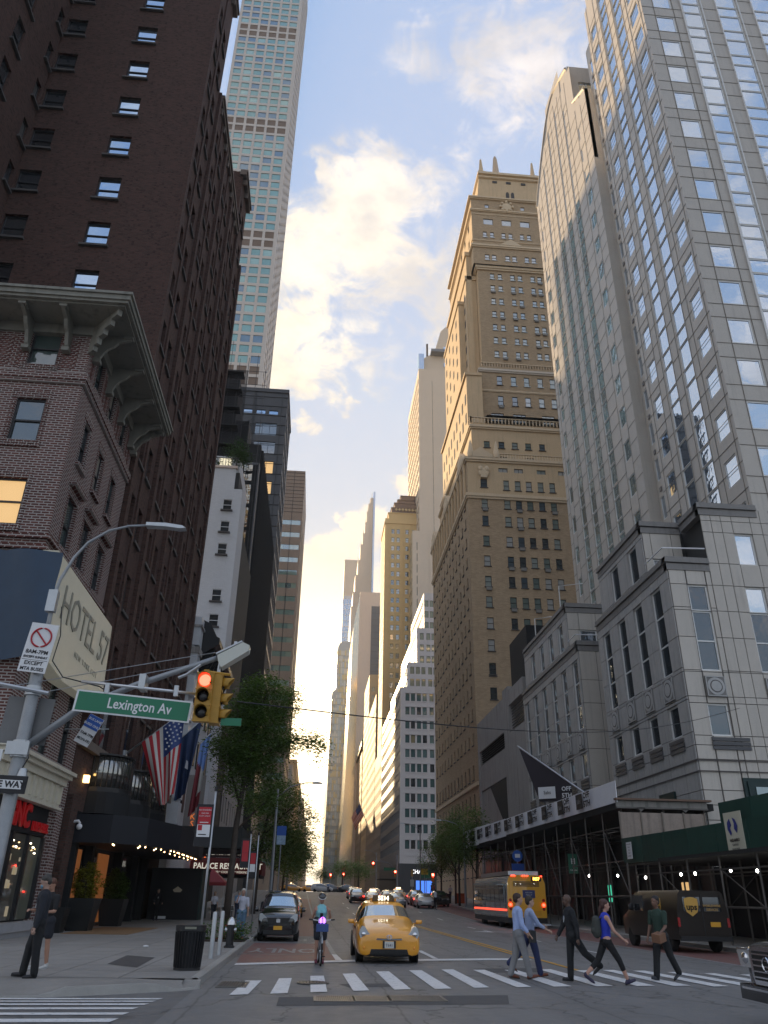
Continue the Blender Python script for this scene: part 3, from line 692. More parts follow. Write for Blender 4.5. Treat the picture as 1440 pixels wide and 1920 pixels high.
# --- low fronts between the hotel and the white building: white stone pier front, dark cornice, awning
lf = thing('low_white_front_building', 'low white panelled shopfront building with a black bracketed cornice beside the brown hotel', 'building', (-8.3, 47.3, 0))
sub(lf, MB().box(-14,-8.3,49.5,62,-.5,18.0), 'wall', m_whitebrick)
rr = random.Random(5)
for k, z in enumerate([3.9,5.3,6.7,8.2,9.8,11.3,12.9,14.5,16.1]):
    sub(lf, MB().box(-9.4,-8.0,49.38,50.5,z,z+1.2 if z < 16 else z+1.9), 'stone_panel', mat('white_marble_panel', (.55,.57,.60), .45, var=.15, vscale=1.5))
sub(lf, MB().box(-9.5,-7.9,49.3,50.6,15.55,15.95).box(-9.5,-7.9,49.3,50.6,17.3,17.45), 'belt_course', m_conc)
b = MB().prism([(-8.3,15.6),(-6.9,16.6),(-6.9,17.0),(-7.1,17.1),(-7.6,18.0),(-8.3,18.3)], 'y', 50.7, 61.5); sub(lf, b, 'black_cornice', m_black)
for k in range(9): sub(lf, MB().prism([(-8.3,14.9),(-7.6,15.3),(-7.15,16.4),(-8.3,16.4)], 'y', 51.2+k*1.15, 51.5+k*1.15), 'bracket', m_blackm)
for y in fr(52.2, 5, 2.1):
    for z in (6.2, 9.3, 12.3): sub(lf, MB().box(-8.29,-8.2,y-.5,y+.5,z,z+1.8), 'window', m_dkframe); 
# hanging banner with orange letters read from top to bottom
bn = thing('orange_letter_banner', 'grey vertical shop banner with orange stacked letters beside the flags', 'banner', (-8.3, 53.8, 5))
sub(bn, MB().box(-8.3,-7.15,53.7,53.85,4.9,8.6), 'banner_cloth', mat('grey_brown_banner', (.21,.19,.18), .6))
m_or = mat('orange_letter', (.75,.20,.06), .5, emit=(1,.25,.05), estr=.12)
for k, ch in enumerate('HENRIKS'): text(bn, ch, .52, (-7.72, 53.68, 8.25-.44*k), (math.pi/2, -math.pi/2*0, 0), m_or, 'letter', .01)
tag(text(None, 'NYC', .5, (-7.7, 60, 3.35+.5), RE, mat('orange_neon', (1,.2,.02), .5, emit=(1,.13,.01), estr=1.6), 'neon_sign', .03), 'small orange neon sign left of the red awning', 'sign')
# --- grey building with tall narrow windows behind, street side
sub(wb, MB().box(-8.6,-8.3,66,80,-.5,33), 'netted_side_wall', m_blackm)
gb = thing('grey_street_building', 'narrow grey building with tall slit windows behind the flags on the left', 'building', (-8.3, 74, 0))
facade(gb, 'L', -8.25, 74, 98, -.5, 13.2, [(y, z, .85, 2.2, '') for y in fr(75.5, 10, 2.35) for z in (4.5, 7.5, 10.4)], m_conc, m_dkframe, g_dark, .3)
facade(gb, 'E', 74.01, -16, -8.3, -.5, 13.2, [], m_conc, m_dkframe, g_dark)
core(gb, -16, -8.8, 74.4, 98, -.5, 13, m_asph_roof)
# --- black glass tower, its lower part wrapped in scaffold and netting
bt = thing('black_glass_tower', 'black glass and metal office tower with netting and scaffold on its lower floors', 'building', (-8.3, 112, 0))
m_dk = mat('charcoal_panel', (.060,.062,.068), .45, .3, var=.12, vscale=.6)
g_slate = glassmat('slate_tower_pane', [((.03,.05,.08), 3), ((.06,.08,.12), 1)], .22, .03)
Wt = [(-17.6+2.65*k+1.4, 73.2, 1.55, 1.15, '', g_sky) for k in range(3)]
facade(bt, 'E', 112, -20.5, -8.3, -.5, 80.5, [(-14.9, 75.6, 1.6, .8, ''), (-12.7, 75.55, 1.6, .8, ''), (-10.55, 75.5, 1.6, .8, '')] +
       [(-11.6, z, 3.7, 2.4, 'w', g) for z, g in ((71.3, g_slate), (67.6, g_slate), (63.8, m_litwarm), (60.0, m_litwarm), (56.3, g_black), (52.5, g_black), (48.8, g_black), (45, g_black))] , m_dk, m_black, g_sky, .2)
b = MB()
for x in (-18.6,-16.3,-14.0,-13.7,-9.25): b.box(x,x+.08,111.85,112,5,80.3)
for z in fr(41, 21, 1.9): b.box(-20.5,-8.3,111.9,112,z,z+.06)
sub(bt, b, 'seam', m_black)
sub(bt, MB().box(-20.6,-8.15,111.8,125,80.0,80.7), 'parapet', m_dk)
facade(bt, 'L', -8.3, 112, 125, -.5, 80.5, [(y, z, 1.75, 3.0, 'plain', g_tower) for y in fr(113.2, 6, 2.0) for z in fr(20, 16, 3.75)], m_dk, m_black, g_sky, .12)
core(bt, -20.4, -8.75, 112.5, 124.8, -.5, 80.2, m_asph_roof)
# mid block in front of it, black glass with bright reflections, nets and pipes
mb_ = thing('netted_black_building', 'dark building wrapped in black scaffold netting with balconies and pipes', 'building', (-8.6, 80, 0))
facade(mb_, 'E', 80, -19, -8.6, -.5, 50, [(x, z, 1.0, 2.6, 'plain') for x in fr(-15.6, 6, 1.15) for z in fr(6, 14, 3.0)], m_blackm, m_black, glassmat('rippled_black_glass', [((.008,.009,.012), 1)], .33, .02, wav=1.4, mcol=(1,.93,.8)), .1)
facade(mb_, 'L', -8.6, 80, 111, -.5, 50, [], m_blackm, m_black, g_black, .15)
fb = MB()
for y in fr(80.6, 38, .8): fb.box(-8.6, -8.3, y, y+.12, 4, 49.5)
stuff(sub(mb_, fb, 'black_fins', m_blackm))
core(mb_, -19, -9.1, 80.5, 111, -.5, 49.8, m_asph_roof)
b = MB(); net = MB(); rr = random.Random(11)
for x in fr(-15.5, 7, 1.1): b.tube([(x, 79.1, 1), (x, 79.1, 62+rr.uniform(-3, 3))], .035, 5)
for z in fr(8, 27, 2.0): b.tube([(-15.6, 79.1, z), (-8.7, 79.1, z)], .03, 5)
for k in range(9): b.tube([(-15.4+rr.random()*4, 79.05, 20+k*4.2), (-11+rr.random()*2, 79.05, 23.5+k*4.2)], .03, 5)
sub(mb_, b, 'scaffold_pipes', m_black)
stuff(mb_.children[-1])
for z in fr(38.5, 9, 2.6):
    sub(mb_, MB().box(-15.6,-11.5,78.4,80,z,z+.12), 'balcony_floor', m_blackm)
sub(mb_, MB().box(-8.65,-8.5,79.2,81,2,47).box(-15.6,-8.7,79.0,79.1,46.6,46.9), 'corner_post', m_dk)
m_net = mat('black_debris_net', (.012,.012,.016), .9, alpha=.62)
sub(mb_, MB().quad((-15.6,79.0,38),(-11.0,79.0,38),(-11.0,79.0,60),(-15.6,79.0,60)), 'debris_net', m_net)
sub(mb_, MB().box(-15.6,-12.2,81,86,50,60).box(-12.2,-10.6,82,86,50,54.5), 'roof_structure', m_blackm)
for k, z in enumerate((36, 39.5, 43.5)): sub(mb_, MB().box(-14.9,-13.4,79.3,79.4,z,z+1.3), 'pale_sheet', mat('pale_sheet', (.35,.37,.42), .6))
# the blocks above were measured on a nearer plane; set them out at full size on the true building line (x=-10.6)
LS = 1.277; _c = Vector((0, 0, CZ))
for o in list(bpy.data.objects):
    if o.name in ROOT0 or o.parent: continue
    o.location = _c + (o.location-_c)*LS; o.scale = (LS, LS, LS)
# --- brown banded tower further on
bb = thing('brown_banded_tower', 'brown office tower with pale green window bands beyond the black tower', 'building', (-8, 205, 0))
m_brn = mat('brown_metal_panel', (.25,.185,.135), .5, .2, var=.08, vscale=.3, streak=.1)
zs = fr(8, 24, 3.95)
facade(bb, 'E', 205, -28, -8, -2, 117, [(x, z, 1.5, 1.5, 'plain') for x in fr(-27.2, 13, 1.5) for z in zs], m_brn, m_black, glassmat('pale_green_band', [((.20,.30,.24), 4), ((.30,.38,.28), 2), ((.10,.16,.15), 1)], .35, .05), .12)
facade(bb, 'L', -8, 205, 236, -2, 117, [(y, z, 1.9, 1.6, 'plain', g_tower) for y in fr(206.2, 14, 2.1) for z in zs[::1]], m_brn, m_black, g_tower, .12)
b = MB()
for x in (-16.6, -11.2): b.box(x, x+.12, 204.9, 205, 4, 117)
for z in fr(103, 12, 1.2): b.box(-28,-8,204.93,205,z,z+.08)
sub(bb, b, 'seam', m_black)
core(bb, -28, -8.4, 205.4, 236, -2, 116.8, m_asph_roof)
# --- the slender white grid tower
gt = thing('white_grid_tower', 'very tall slender white concrete tower with a grid of square green windows', 'building', (-29.2, 250, 0))
m_gridc = mat('white_cast_concrete', (.56,.51,.46), .6, var=.03, vscale=.1)
P0 = 5.195; cols432 = fr(-57.7, 6, 5.0)
m_open = mat('open_mechanical_floor', (.20,.145,.11), .9, var=.2)
wl = []; zr = [(i, 184+P0*(i+.5)-1.85) for i in range(-3, 56)]
for i, z in zr:
    for c in cols432: wl.append((c, z, 3.85, 3.8, 'plain', m_open) if i % 14 in (0, 13) else (c, z, 3.85, 3.7, ''))
wl.sort(key=lambda q: q[1])
facade(gt, 'E', 250, -61, -29.2, -2, 475, wl, m_gridc, mat('grid_window_frame', (.10,.12,.12), .5), g_432, .28, style='')
wn = [(y, z, 3.4, 3.4, 'plain') for y in fr(253.6, 6, 4.99) for i, z in zr]
facade(gt, 'L', -29.2, 250, 281, -2, 475, wn, m_gridc, m_ltframe, g_tower, .9, style='')
core(gt, -60.8, -30.2, 250.9, 280.8, -2, 474.5, m_gridc)

# ================================================================== RIGHT SIDE
# --- granite podium and tower at the near right corner
gp = thing('granite_corner_tower', 'grey granite tower with mirror glass and a medallion-studded podium at the near right', 'building', (22, 44.5, 0))
def panels(th, orient, plane, us, zs, holes, m, maxn=300, name='granite_panel', thick=.06, gap=.045, top=None):
    """wall face made of separate stone panels: us and zs are the joint lines, holes the openings (a0,a1,z0,z1)"""
    loc, rot = frame(orient, plane); loc = (loc[0]-th.location.x, loc[1]-th.location.y, -th.location.z)
    mw = Matrix.Translation(loc) @ Euler(rot).to_matrix().to_4x4(); n = 0; rest = MB(); cache = panels.__dict__.setdefault('c', {})
    for j in range(len(zs)-1):
        for i in range(len(us)-1):
            a, b_ = sorted((U(orient, us[i]), U(orient, us[i+1]))); c, d = zs[j], zs[j+1]
            ac = .5*(us[i]+us[i+1])
            if any(h[0] < ac < h[1] and h[2]-.01 <= c and d <= h[3]+.01 for h in holes): continue
            if top and d > top(ac)+.01: continue
            w_, h_ = round(b_-a-gap, 3), round(d-c-gap, 3)
            if w_ <= .05 or h_ <= .05: continue
            if n < maxn:
                k = (w_, h_, m.name)
                if k not in cache: cache[k] = MB().box(-w_/2, w_/2, -thick, .02, 0, h_).mesh(name, m, fix=False)
                put(name, cache[k], th, mw @ Vector(((a+b_)/2, 0, c+gap/2)), rot); n += 1
            else:
                rest.box(a+gap/2, b_-gap/2, -thick, .02, c+gap/2, d-gap/2)
    if rest.f: stuff(rest.build('upper_panels', m, th, loc, rot))
    return n
def stonewall(th, orient, plane, a0, a1, z0, z1, wins, fm, gm, depth, style, m, maxn, extra_u=(), extra_z=(), top=None, backing=None):
    facade(th, orient, plane, a0, a1, z0, z1, wins, backing or m_joint, fm, gm, depth, style, reveal=m, top=None if top is None else (lambda u: top(U(orient, u))))
    us = sorted({round(t, 3) for t in [a0, a1, *extra_u] + [q[0]-q[2]/2 for q in wins] + [q[0]+q[2]/2 for q in wins]})
    zz = sorted({round(t, 3) for t in [z0, z1, *extra_z] + [q[1] for q in wins] + [q[1]+q[3] for q in wins]})
    holes = [(q[0]-q[2]/2, q[0]+q[2]/2, q[1], q[1]+q[3]) for q in wins]
    return panels(th, orient, plane, us, zz, holes, m, maxn, top=top)
# street side of podium, bay A and bay B (x=22) with the recess between
def trip(c, w=1.55): return [(c, 14.5, w, 5.8, 't'), (c, 10.65, w, 1.9, '')]
A_c = [46.7, 49.85, 53.0, 56.2]; B_c = [64.25, 67.5, 70.75, 74.0, 77.25, 80.5]
ez = (4.2, 5.0, 5.8, 6.6, 7.4, 8.45, 9.1, 9.9, 12.75, 14.25, 16.45, 18.4)
stonewall(gp, 'R', 22, 44.5, 58.0, -.5, 21.2, [q for c in A_c for q in trip(c)] + [(49.0, 5.0, 1.7, 2.4, ''), (54.0, 5.0, 1.7, 2.4, '')], m_ltframe, g_gran, .16, 't', m_gran, 150, top=None, extra_z=ez)
stonewall(gp, 'R', 22, 63.0, 82.0, -.5, 21.2, [q for c in B_c for q in trip(c)], m_ltframe, g_gran, .16, 't', m_gran, 110, extra_z=ez)
# returns and the recess
stonewall(gp, 'E', 63.0, 22, 25, -.5, 21.2, [], m_ltframe, g_gran, .16, '', m_granw, 20, extra_z=ez, extra_u=(23.5,))
stonewall(gp, 'R', 24.2, 58.0, 63.0, -.5, 21.2, [(60.5, 11, 2.0, 9, 'wt')], m_ltframe, g_gran, .3, '', m_gran, 20, extra_z=ez)
# upper blocks
Au = [49.6, 53.2]; Bu = [67.5, 70.75, 74.0, 77.3]
stonewall(gp, 'R', 22.04, 47.6, 56.5, 21.2, 25.4, [(c, 22.0, 1.55, 2.6, '') for c in Au], m_ltframe, g_gran, .14, '', m_gran, 30)
stonewall(gp, 'R', 22.04, 65.4, 80.6, 21.2, 25.6, [(c, 22.05, 1.5, 2.6, '') for c in Bu], m_ltframe, g_gran, .14, '', m_gran, 30)
stonewall(gp, 'E', 47.6, 22.04, 24.8, 21.2, 25.4, [(23.35, 21.5, 1.5, 1.5, '')], m_ltframe, g_gran, .14, '', m_granw, 12)
stonewall(gp, 'E', 65.4, 22.04, 27, 21.2, 25.6, [(23.9, 21.7, 1.6, 1.9, '')], m_ltframe, g_gran, .14, '', m_granw, 12)
# avenue side, y=44.5
Ee = [(23.8, 18.2, 1.3, 1.75, ''), (23.8, 14.35, 1.3, 3.85, 'd'), (23.75, 10.45, 1.3, 1.9, ''), (27.6, 18.2, 1.3, 1.75, '', g_tower), (27.6, 14.35, 1.3, 3.85, 'd'), (27.6, 10.45, 1.3, 1.9, ''), (27.6, 21.5, 1.3, 2.25, '', g_tower),
      (26.2, 5.2, 2.2, 2.9, '')]
Ee = Ee[:-1]
stonewall(gp, 'E', 44.5, 22, 24.8, -.5, 21.2, [q for q in Ee if q[0] < 25], m_ltframe, g_gran, .16, '', m_granw, 60, extra_z=ez)
stonewall(gp, 'E', 44.46, 24.8, 33, -.5, 25.6, [q for q in Ee if q[0] > 25], m_ltframe, g_gran, .16, '', m_granw, 100, extra_z=(4.2,5.0,5.8,6.6,7.4,8.45,9.1,9.9,12.75,14.25,16.45,24.6), extra_u=(25.5,26.2,29.0,29.7,30.4,31.8))
sub(gp, MB().box(24.6,27.6,44.2,44.44,4.5,7.9).box(24.4,27.9,44.3,44.45,4.3,8.1), 'show_window', mat('dark_green_metal', (.015,.035,.035), .4, .3))
sub(gp, MB().box(25.0,27.5,44.15,44.2,4.9,7.6), 'show_window_pane', glassmat('show_pane', [((.10,.15,.14), 1)], .25, .04))
for y in (49.0, 54.0): sub(gp, MB().box(21.8,21.98,y-1.1,y+1.1,4.6,7.7), 'show_window_frame', mat('dark_green_metal', (.015,.035,.035), .4, .3))
for y in (49.0, 54.0): sub(gp, MB().box(21.76,21.8,y-.85,y+.85,4.8,7.3), 'show_window_pane', g_gran)
core(gp, 22.5, 60, 45.0, 57.5, -.5, 21.0, m_asph_roof); core(gp, 24.8, 60, 57.5, 63.3, -.5, 21.0, m_asph_roof); core(gp, 22.5, 60, 63.4, 82, -.5, 21.0, m_asph_roof)
core(gp, 22.5, 60, 48.1, 56.5, 21.2, 25.3, m_asph_roof); core(gp, 22.5, 60, 65.9, 80.6, 21.2, 25.5, m_asph_roof); core(gp, 25.3, 60, 45.0, 56.0, 20, 25.5, m_asph_roof)
# parapet mouldings in darker stone
def parapet(pts, z, m=m_grand):
    for (x0, y0), (x1, y1) in zip(pts, pts[1:]):
        b = MB()
        for o, za, zb in ((.10, z, z+.45), (.22, z+.5, z+.62), (.16, z+.62, z+.9)):
            if abs(x0-x1) < .01: b.box(x0-o, x0+.35, min(y0,y1)-o, max(y0,y1)+(.02 if y1>y0 else 0), za, zb)
            else: b.box(min(x0,x1)-o, max(x0,x1), y0-o+.0, y0+.35, za, zb)
        sub(gp, b, 'parapet_moulding', m)
parapet([(22, 58), (22, 44.5)], 20.9); parapet([(22, 44.48), (24.8, 44.48)], 20.905)
parapet([(22, 82), (22, 63.0)], 20.9); parapet([(22, 62.98), (25, 62.98)], 20.905)
parapet([(22.04, 56.5), (22.04, 47.6)], 24.95); parapet([(22.04, 47.58), (24.8, 47.58)], 24.955); parapet([(24.8, 47.2), (24.8, 44.46)], 25.0); parapet([(24.8, 44.44), (28.8, 44.44)], 25.005)
parapet([(22.04, 80.6), (22.04, 65.4)], 25.2); parapet([(22.04, 65.38), (27, 65.38)], 25.205)
# medallions: square frame, ring and disc
m_disc = mat('pale_stone_disc', (.42,.42,.41), .6, var=.15, vscale=4)
def medallion(orient, plane, a, z=13.6, s=.75):
    loc, rot = frame(orient, plane); loc = (loc[0]-22, loc[1]-44.5, 0); u = U(orient, a)
    o = MB().box(u-s, u+s, -.10, 0, z-s, z+s).build('medallion', m_grand, gp, loc, rot)
    b = MB(); b.lathe([(s*.52, -.155), (s*.52, -.10)], (u, 0, z), 24, axis='y'); b.lathe([(s*.86, -.135), (s*.86, -.10)], (u, 0, z), 28, axis='y')
    d = MB(); d.lathe([(s*.62, -.145), (s*.62, -.13)], (u, 0, z), 24, axis='y')
    b.build('ring', m_disc, o, (0,0,0)); d.build('groove', m_joint, o)
    e = MB()
    for sx in (-1, 1):
        e.box(u+sx*s*.93-.03, u+sx*s*.93+.03, -.13, -.1, z-s*.93, z+s*.93); e.box(u-s*.93, u+s*.93, -.13, -.1, z+sx*s*.93-.03, z+sx*s*.93+.03)
    e.build('square_inlay', m_disc, o)
for c in A_c + B_c: medallion('R', 21.95, c)
for x in (23.78, 27.6): medallion('E', 44.4, x, 13.35, .62)
m_louv = mat('dark_granite_louvre', (.085,.085,.09), .5)
for c in A_c + B_c:
    for k in range(3): sub(gp, MB().box(21.86,21.96,c-1.0,c+1.0,9.75+.27*k,9.97+.27*k), 'sill_louvre', m_louv)
for k in range(3): sub(gp, MB().box(23.0,25.3,44.34,44.42,9.65+.25*k,9.85+.25*k), 'sill_louvre', m_louv)
for z in (9.0, 8.4): sub(gp, MB().box(21.88,21.95,44.3,58,z,z+.06).box(21.9,33,44.34,44.4,z,z+.06), 'string_line', m_joint)
for z in (19.6-.0,): pass
# balcony rails
b = MB(); b.tube([(21.9,47.4,22.5),(21.9,44.6,22.5),(24.7,44.4,22.5)], .05, 6, 0); sub(gp, b, 'roof_rail', m_white)
b = MB(); b.tube([(21.9,65.2,22.4),(21.9,63.1,22.4),(25,63.0,22.4)], .05, 6, 0); sub(gp, b, 'roof_rail', m_white)
b = MB(); b.tube([(23,79,26.4),(23,79,29.2),(24.6,78,29.2),(24.6,78,28.6)], .06, 6); b.tube([(23.4,71,26.4),(23.4,71,30),(25.6,70,30)], .06, 6); sub(gp, b, 'davit_arm', m_ltframe)
# ---------------- tower, wing A (street face x=28.8, avenue face y=44.5)
F = 3.9; fl = [21.6+F*k for k in range(28)]   # window bottoms
zA = 118.0
flA = [z for z in [24.45+F*k for k in range(24)]]
S_A = [(46.1, z+.15, 1.75, 2.15, '') for z in flA] + [(55.1, z+.15, 1.55, 2.15, '') for z in flA if z < 96]
def strip(c, w, z0, z1, orient):   # tall glass strip with spandrel bars
    out = []; z = z0
    while z+F <= z1+.1: out += [(c, z, w, 2.35, ''), (c, z+2.37, w, 1.5, '')]; z += F
    return out
S_A += strip(49.15, 1.7, 25.7, 115, 'R') + strip(52.2, 1.6, 25.7, 107, 'R')
topA = lambda y: 118 if y < 48 else 118-(y-48)*1.9
facade(gp, 'R', 28.8, 44.5, 56.7, 20, zA, [q for q in S_A if q[1]+q[3] < topA(q[0]+.9)], m_granw, m_ltframe, g_tower, .14, '', top=lambda u: topA(-u))
zsA = sorted([20]+[z+.15 for z in flA]+[z+2.3 for z in flA]+[118])
# panel joints on the tower faces, cut as thin dark grooves standing in the wall
jb = MB()
for z in flA:
    for zz in (z-.55, z+1.4, z+3.0) if z == flA[0] else (z+1.2, z+3.1): 
        if zz < 116: jb.box(28.77, 28.79, 44.5, 48.2, zz, zz+.045); jb.box(28.77, 28.79, 50.1, 51.3, zz, zz+.045); jb.box(28.77, 28.79, 53.1, 56.7, zz, zz+.045) if zz < 99 else None
for y in (44.9, 47.3, 48.15, 50.15, 51.25, 53.15, 54.2, 56.1): jb.box(28.77, 28.79, y, y+.045, 25, min(115, topA(y)))
facade(gp, 'E', 44.5, 28.8, 62, 25.6, zA, [(31.0, z+.05, 1.9, 2.4, '', g_tower) for z in flA] + [q for c, w in ((34.1, 1.9), (37.95, 2.2), (42.0, 2.4), (46.4, 2.6), (51, 2.8), (56, 3)) for q in strip(c, w, 25.7, 115, 'E')], m_granw, m_ltframe, g_tower, .10, '')
for z in flA:
    for zz in (z-.05, z+2.5, ): jb.box(28.8, 33.1, 44.47, 44.49, zz+.02, zz+.06)
    for xa, xb in ((35.1,36.8),(39.1,40.75),(43.25,45.05)):
        for zz in (z+.6, z+2.6): jb.box(xa, xb, 44.47, 44.49, zz, zz+.05)
for x in (30.0, 32.05, 33.0): jb.box(x, x+.05, 44.46, 44.49, 26, 117)
stuff(sub(gp, jb, 'panel_joints', mat('stone_joint', (.20,.18,.155), .9)))
b = MB()
for x in (32.95, 35.15, 36.75, 39.15, 40.7, 43.3): b.tube([(x, 44.35, 25.8), (x, 44.35, 116)], .06, 5)
stuff(sub(gp, b, 'tube_mullions', m_ltframe))
core(gp, 29.4, 61, 45.1, 56.2, 25.4, 112, m_asph_roof)
core(gp, 29.4, 61, 45.1, 48.0, 25.4, 117.5, m_asph_roof)
# recess between the wings
facade(gp, 'R', 29.9, 56.7, 60.2, 20, 100, [(58.4, z, 2.6, 2.3, 'v', g_tower) for z in flA if z < 96], m_granw, m_ltframe, g_tower, .12, 'v')
b = MB()
for z in flA[:18]:
    for y in (57.5, 59.2): b.box(29.8, 29.88, y-.18, y+.18, z+2.75, z+3.15)
stuff(sub(gp, b, 'spandrel_vents', m_grand))
facade(gp, 'E', 56.72, 28.8, 29.9, 20, 100, [], m_granw, m_ltframe, g_tower); 
facade(gp, 'E', 60.0, 28.8, 36, 20, 92.5, [], m_granw, m_ltframe, g_tower); core(gp, 30.3, 60, 56.2, 60.5, 20, 99, m_asph_roof)
# wing B with arched top
def topB(y):
    if y < 64.1: return 92.5+(y-60)*.7
    t = (y-64.1)/17.2
    return 103+3.3*math.sin(min(1, t*1.45)*math.pi*.62)-max(0, t-.33)**1.7*21
wB = [(63.6-1.0, z+.15, 1.5, 2.15, '') for z in flA if z < 90] + [(79.6, z+.15, 1.2, 2.15, '') for z in flA if z < 92]
for c, zt in ((66.6, 101), (69.7, 103), (72.9, 102.5), (76.2, 99.5)): wB += strip(c, 1.5, 24.0, zt, 'R')
wB = [q for q in wB if q[1]+q[3] < topB(q[0]+.5)-1.0]
g_wb = glassmat('wing_pane', [((.03,.045,.05), 3), ((.10,.14,.14), 1), ((.06,.09,.10), 2)], .26, .02, wav=.5, mcol=(.8,.95,.95))
facade(gp, 'R', 28.8, 60, 81.3, 20, 107, wB, m_granw, m_ltframe, g_wb, .12, '', top=lambda u: topB(-u))
b = MB(); n_ = 28
prof = [(60+21.3*k/n_, topB(60+21.3*k/n_)) for k in range(n_+1)]
b.prism([(y, z+.0) for y, z in prof] + [(81.3, 80), (60, 80)], 'x', 28.86, 29.3); sub(gp, b, 'arched_parapet', m_granw)
b = MB()
for (y0, z0), (y1, z1) in zip(prof, prof[1:]):
    if abs(y0-63.9) < .5: continue
    b.tube([(28.8, y0, z0), (28.8, y1, z1)], .18, 5)
sub(gp, b, 'arched_coping', m_granw)
facade(gp, 'E', 64.1, 28.8, 40, 90, 103, [(31.2, 97.5, 2.2, 2.4, 'v')], m_granw, m_ltframe, g_tower, .2)
core(gp, 29.4, 60, 60.6, 81.2, 20, 92, m_asph_roof); core(gp, 29.4, 60, 64.6, 76, 92, 101.5, m_asph_roof)
jb = MB()
for z in flA:
    for zz in (z+1.2, z+3.1):
        for ya, yb in ((60, 61.8), (63.4, 65.8), (67.4, 68.9), (70.5, 72.1), (73.7, 75.4), (77, 78.9), (80.3, 81.2)):
            if zz < topB(ya)-2: jb.box(28.775, 28.79, ya, yb, zz, zz+.05)
for y in (61.7, 63.5, 65.75, 67.4, 68.85, 70.5, 72.05, 73.7, 75.35, 77, 78.9, 80.3): jb.box(28.775, 28.79, y, y+.05, 25, topB(y)-2)
stuff(sub(gp, jb, 'panel_joints', mat('stone_joint', (.20,.18,.155), .9)))
# --- concrete block with louvres and slanting stair wall
cb = thing('concrete_louvre_building', 'low dark grey concrete building with a louvred opening and slanting stair soffit', 'building', (22, 83, 0))
sub(cb, MB().box(22,30,91.8,107.6,19.4,23.3).box(22,22.8,89.0,91.8,-.5,24.2).box(22,22.9,82.2,89.0,-.5,18.8).box(22,30,106.7,107.6,0,19.4), 'concrete_frame', m_conc)
sub(cb, MB().box(22.02,22.9,82.2,89.0,21.9,23.6), 'parapet', m_conc)
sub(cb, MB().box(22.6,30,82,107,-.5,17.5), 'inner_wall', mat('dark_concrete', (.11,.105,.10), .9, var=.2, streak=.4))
b = MB()
for k in range(14): b.box(22.25,22.45,92.2,106.4,18.9+k*.28-1.2,18.98+k*.28-1.2)
sub(cb, b, 'louvre_grille', m_blackm); stuff(cb.children[-1])
sub(cb, MB().box(22.1,23,91.8,107.4,14.4,17.6), 'lower_beam', m_conc)
sub(cb, MB().prism([(92,14.3),(92,12.4),(106.5,2.0),(107.4,2.0),(107.4,14.3)], 'x', 22.2, 22.6), 'stair_wall', m_conc)
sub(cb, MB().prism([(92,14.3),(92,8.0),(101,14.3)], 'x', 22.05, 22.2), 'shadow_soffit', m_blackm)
b = MB()
for k in range(9): b.box(22.3,22.34,82.6,88.8,18.9+k*.32,18.98+k*.32)
sub(cb, b, 'grille', m_black); stuff(cb.children[-1])
sub(cb, MB().box(22.8,32,82,90,23,29.5), 'roof_plant', m_blackm)
# --- the tan brick apartment hotel tower, stepping back to a lantern with obelisks
rz = thing('tan_stepped_tower', 'tall tan brick and stone stepped tower topped with obelisks in the middle right', 'building', (22, 108, 0))
rowR = [30.6, 34.1, 37.5, 40.85, 44.15, 47.55, 50.95, 54.45, 57.6]
colR = [24.7, 28.4, 30.3, 32.15, 34.1, 36.05]
def rwin(cols, rows, w=1.0, h=1.75, st='ds'): return [(c, z, w, h, st) for z in rows for c in cols]
facade(rz, 'E', 108, 22, 46, -.5, 59.45, rwin([24.7], [6.6+3.4*k for k in range(8)]) + rwin(colR, rowR), m_brickRz, m_dkframe, g_ritz, .2, style='ds', wallname='brick_wall')
facade(rz, 'E', 107.96, 22, 46, 59.4, 66.3, [(24.7, 61.3, 1.1, 1.6, 'ds')] + [(c, 61.0, .95, 1.8, 'ds') for c in colR[1:]] + [(c, 64.3, 1.5, .8, 'v') for c in (28.0, 30.6, 34.4, 38)], m_tan, m_dkframe, g_ritz, .22, style='ds')
Rs = rwin(fr(110.6, 12, 3.1), [21.0+3.38*k for k in range(12)], .9, 1.7) 
facade(rz, 'R', 22, 108, 147, -.5, 66.3, Rs + rwin(fr(111.2, 12, 3.1), [4.2, 8.6, 12.6, 16.4], 1.1, 2.0), m_brickRz, m_dkframe, g_dark, .22, style='ds', wallname='brick_wall')
core(rz, 22.5, 46, 108.4, 147, -.5, 66, m_asph_roof)
sub(rz, MB().box(21.8,46,107.8,147.2,15.4,15.9).box(21.86,46,107.86,147.1,7,7.3), 'belt_course', m_tanlt)
sub(rz, MB().box(21.94,46,107.94,147.1,-.4,7.0), 'limestone_base', m_tanlt)
rr = random.Random(21)
def cornice(th, x0, x1, y0, y1, z, h, o, m=m_tanlt, name='cornice'):
    sub(th, MB().box(x0-o, x1, y0-o, y1+o, z+h*.4, z+h).box(x0-o*.6, x1, y0-o*.6, y1+o*.6, z, z+h*.4), name, m)
cornice(rz, 22, 46, 108, 147, 59.2, .9, .35); cornice(rz, 22, 46, 108, 147, 66.0, .8, .45)
def balustrade(th, pts, z, h=1.0, step=.45, m=m_tanlt):
    b = MB()
    for (x0, y0), (x1, y1) in zip(pts, pts[1:]):
        L_ = math.hypot(x1-x0, y1-y0); n = max(1, int(L_/step))
        for k in range(n+1):
            x = x0+(x1-x0)*k/n; y = y0+(y1-y0)*k/n; b.box(x-.08, x+.08, y-.08, y+.08, z, z+h-.15)
        b.box(min(x0,x1)-.14, max(x0,x1)+.14, min(y0,y1)-.14, max(y0,y1)+.14, z+h-.15, z+h)
    o = sub(th, b, 'balustrade', m); stuff(o); return o
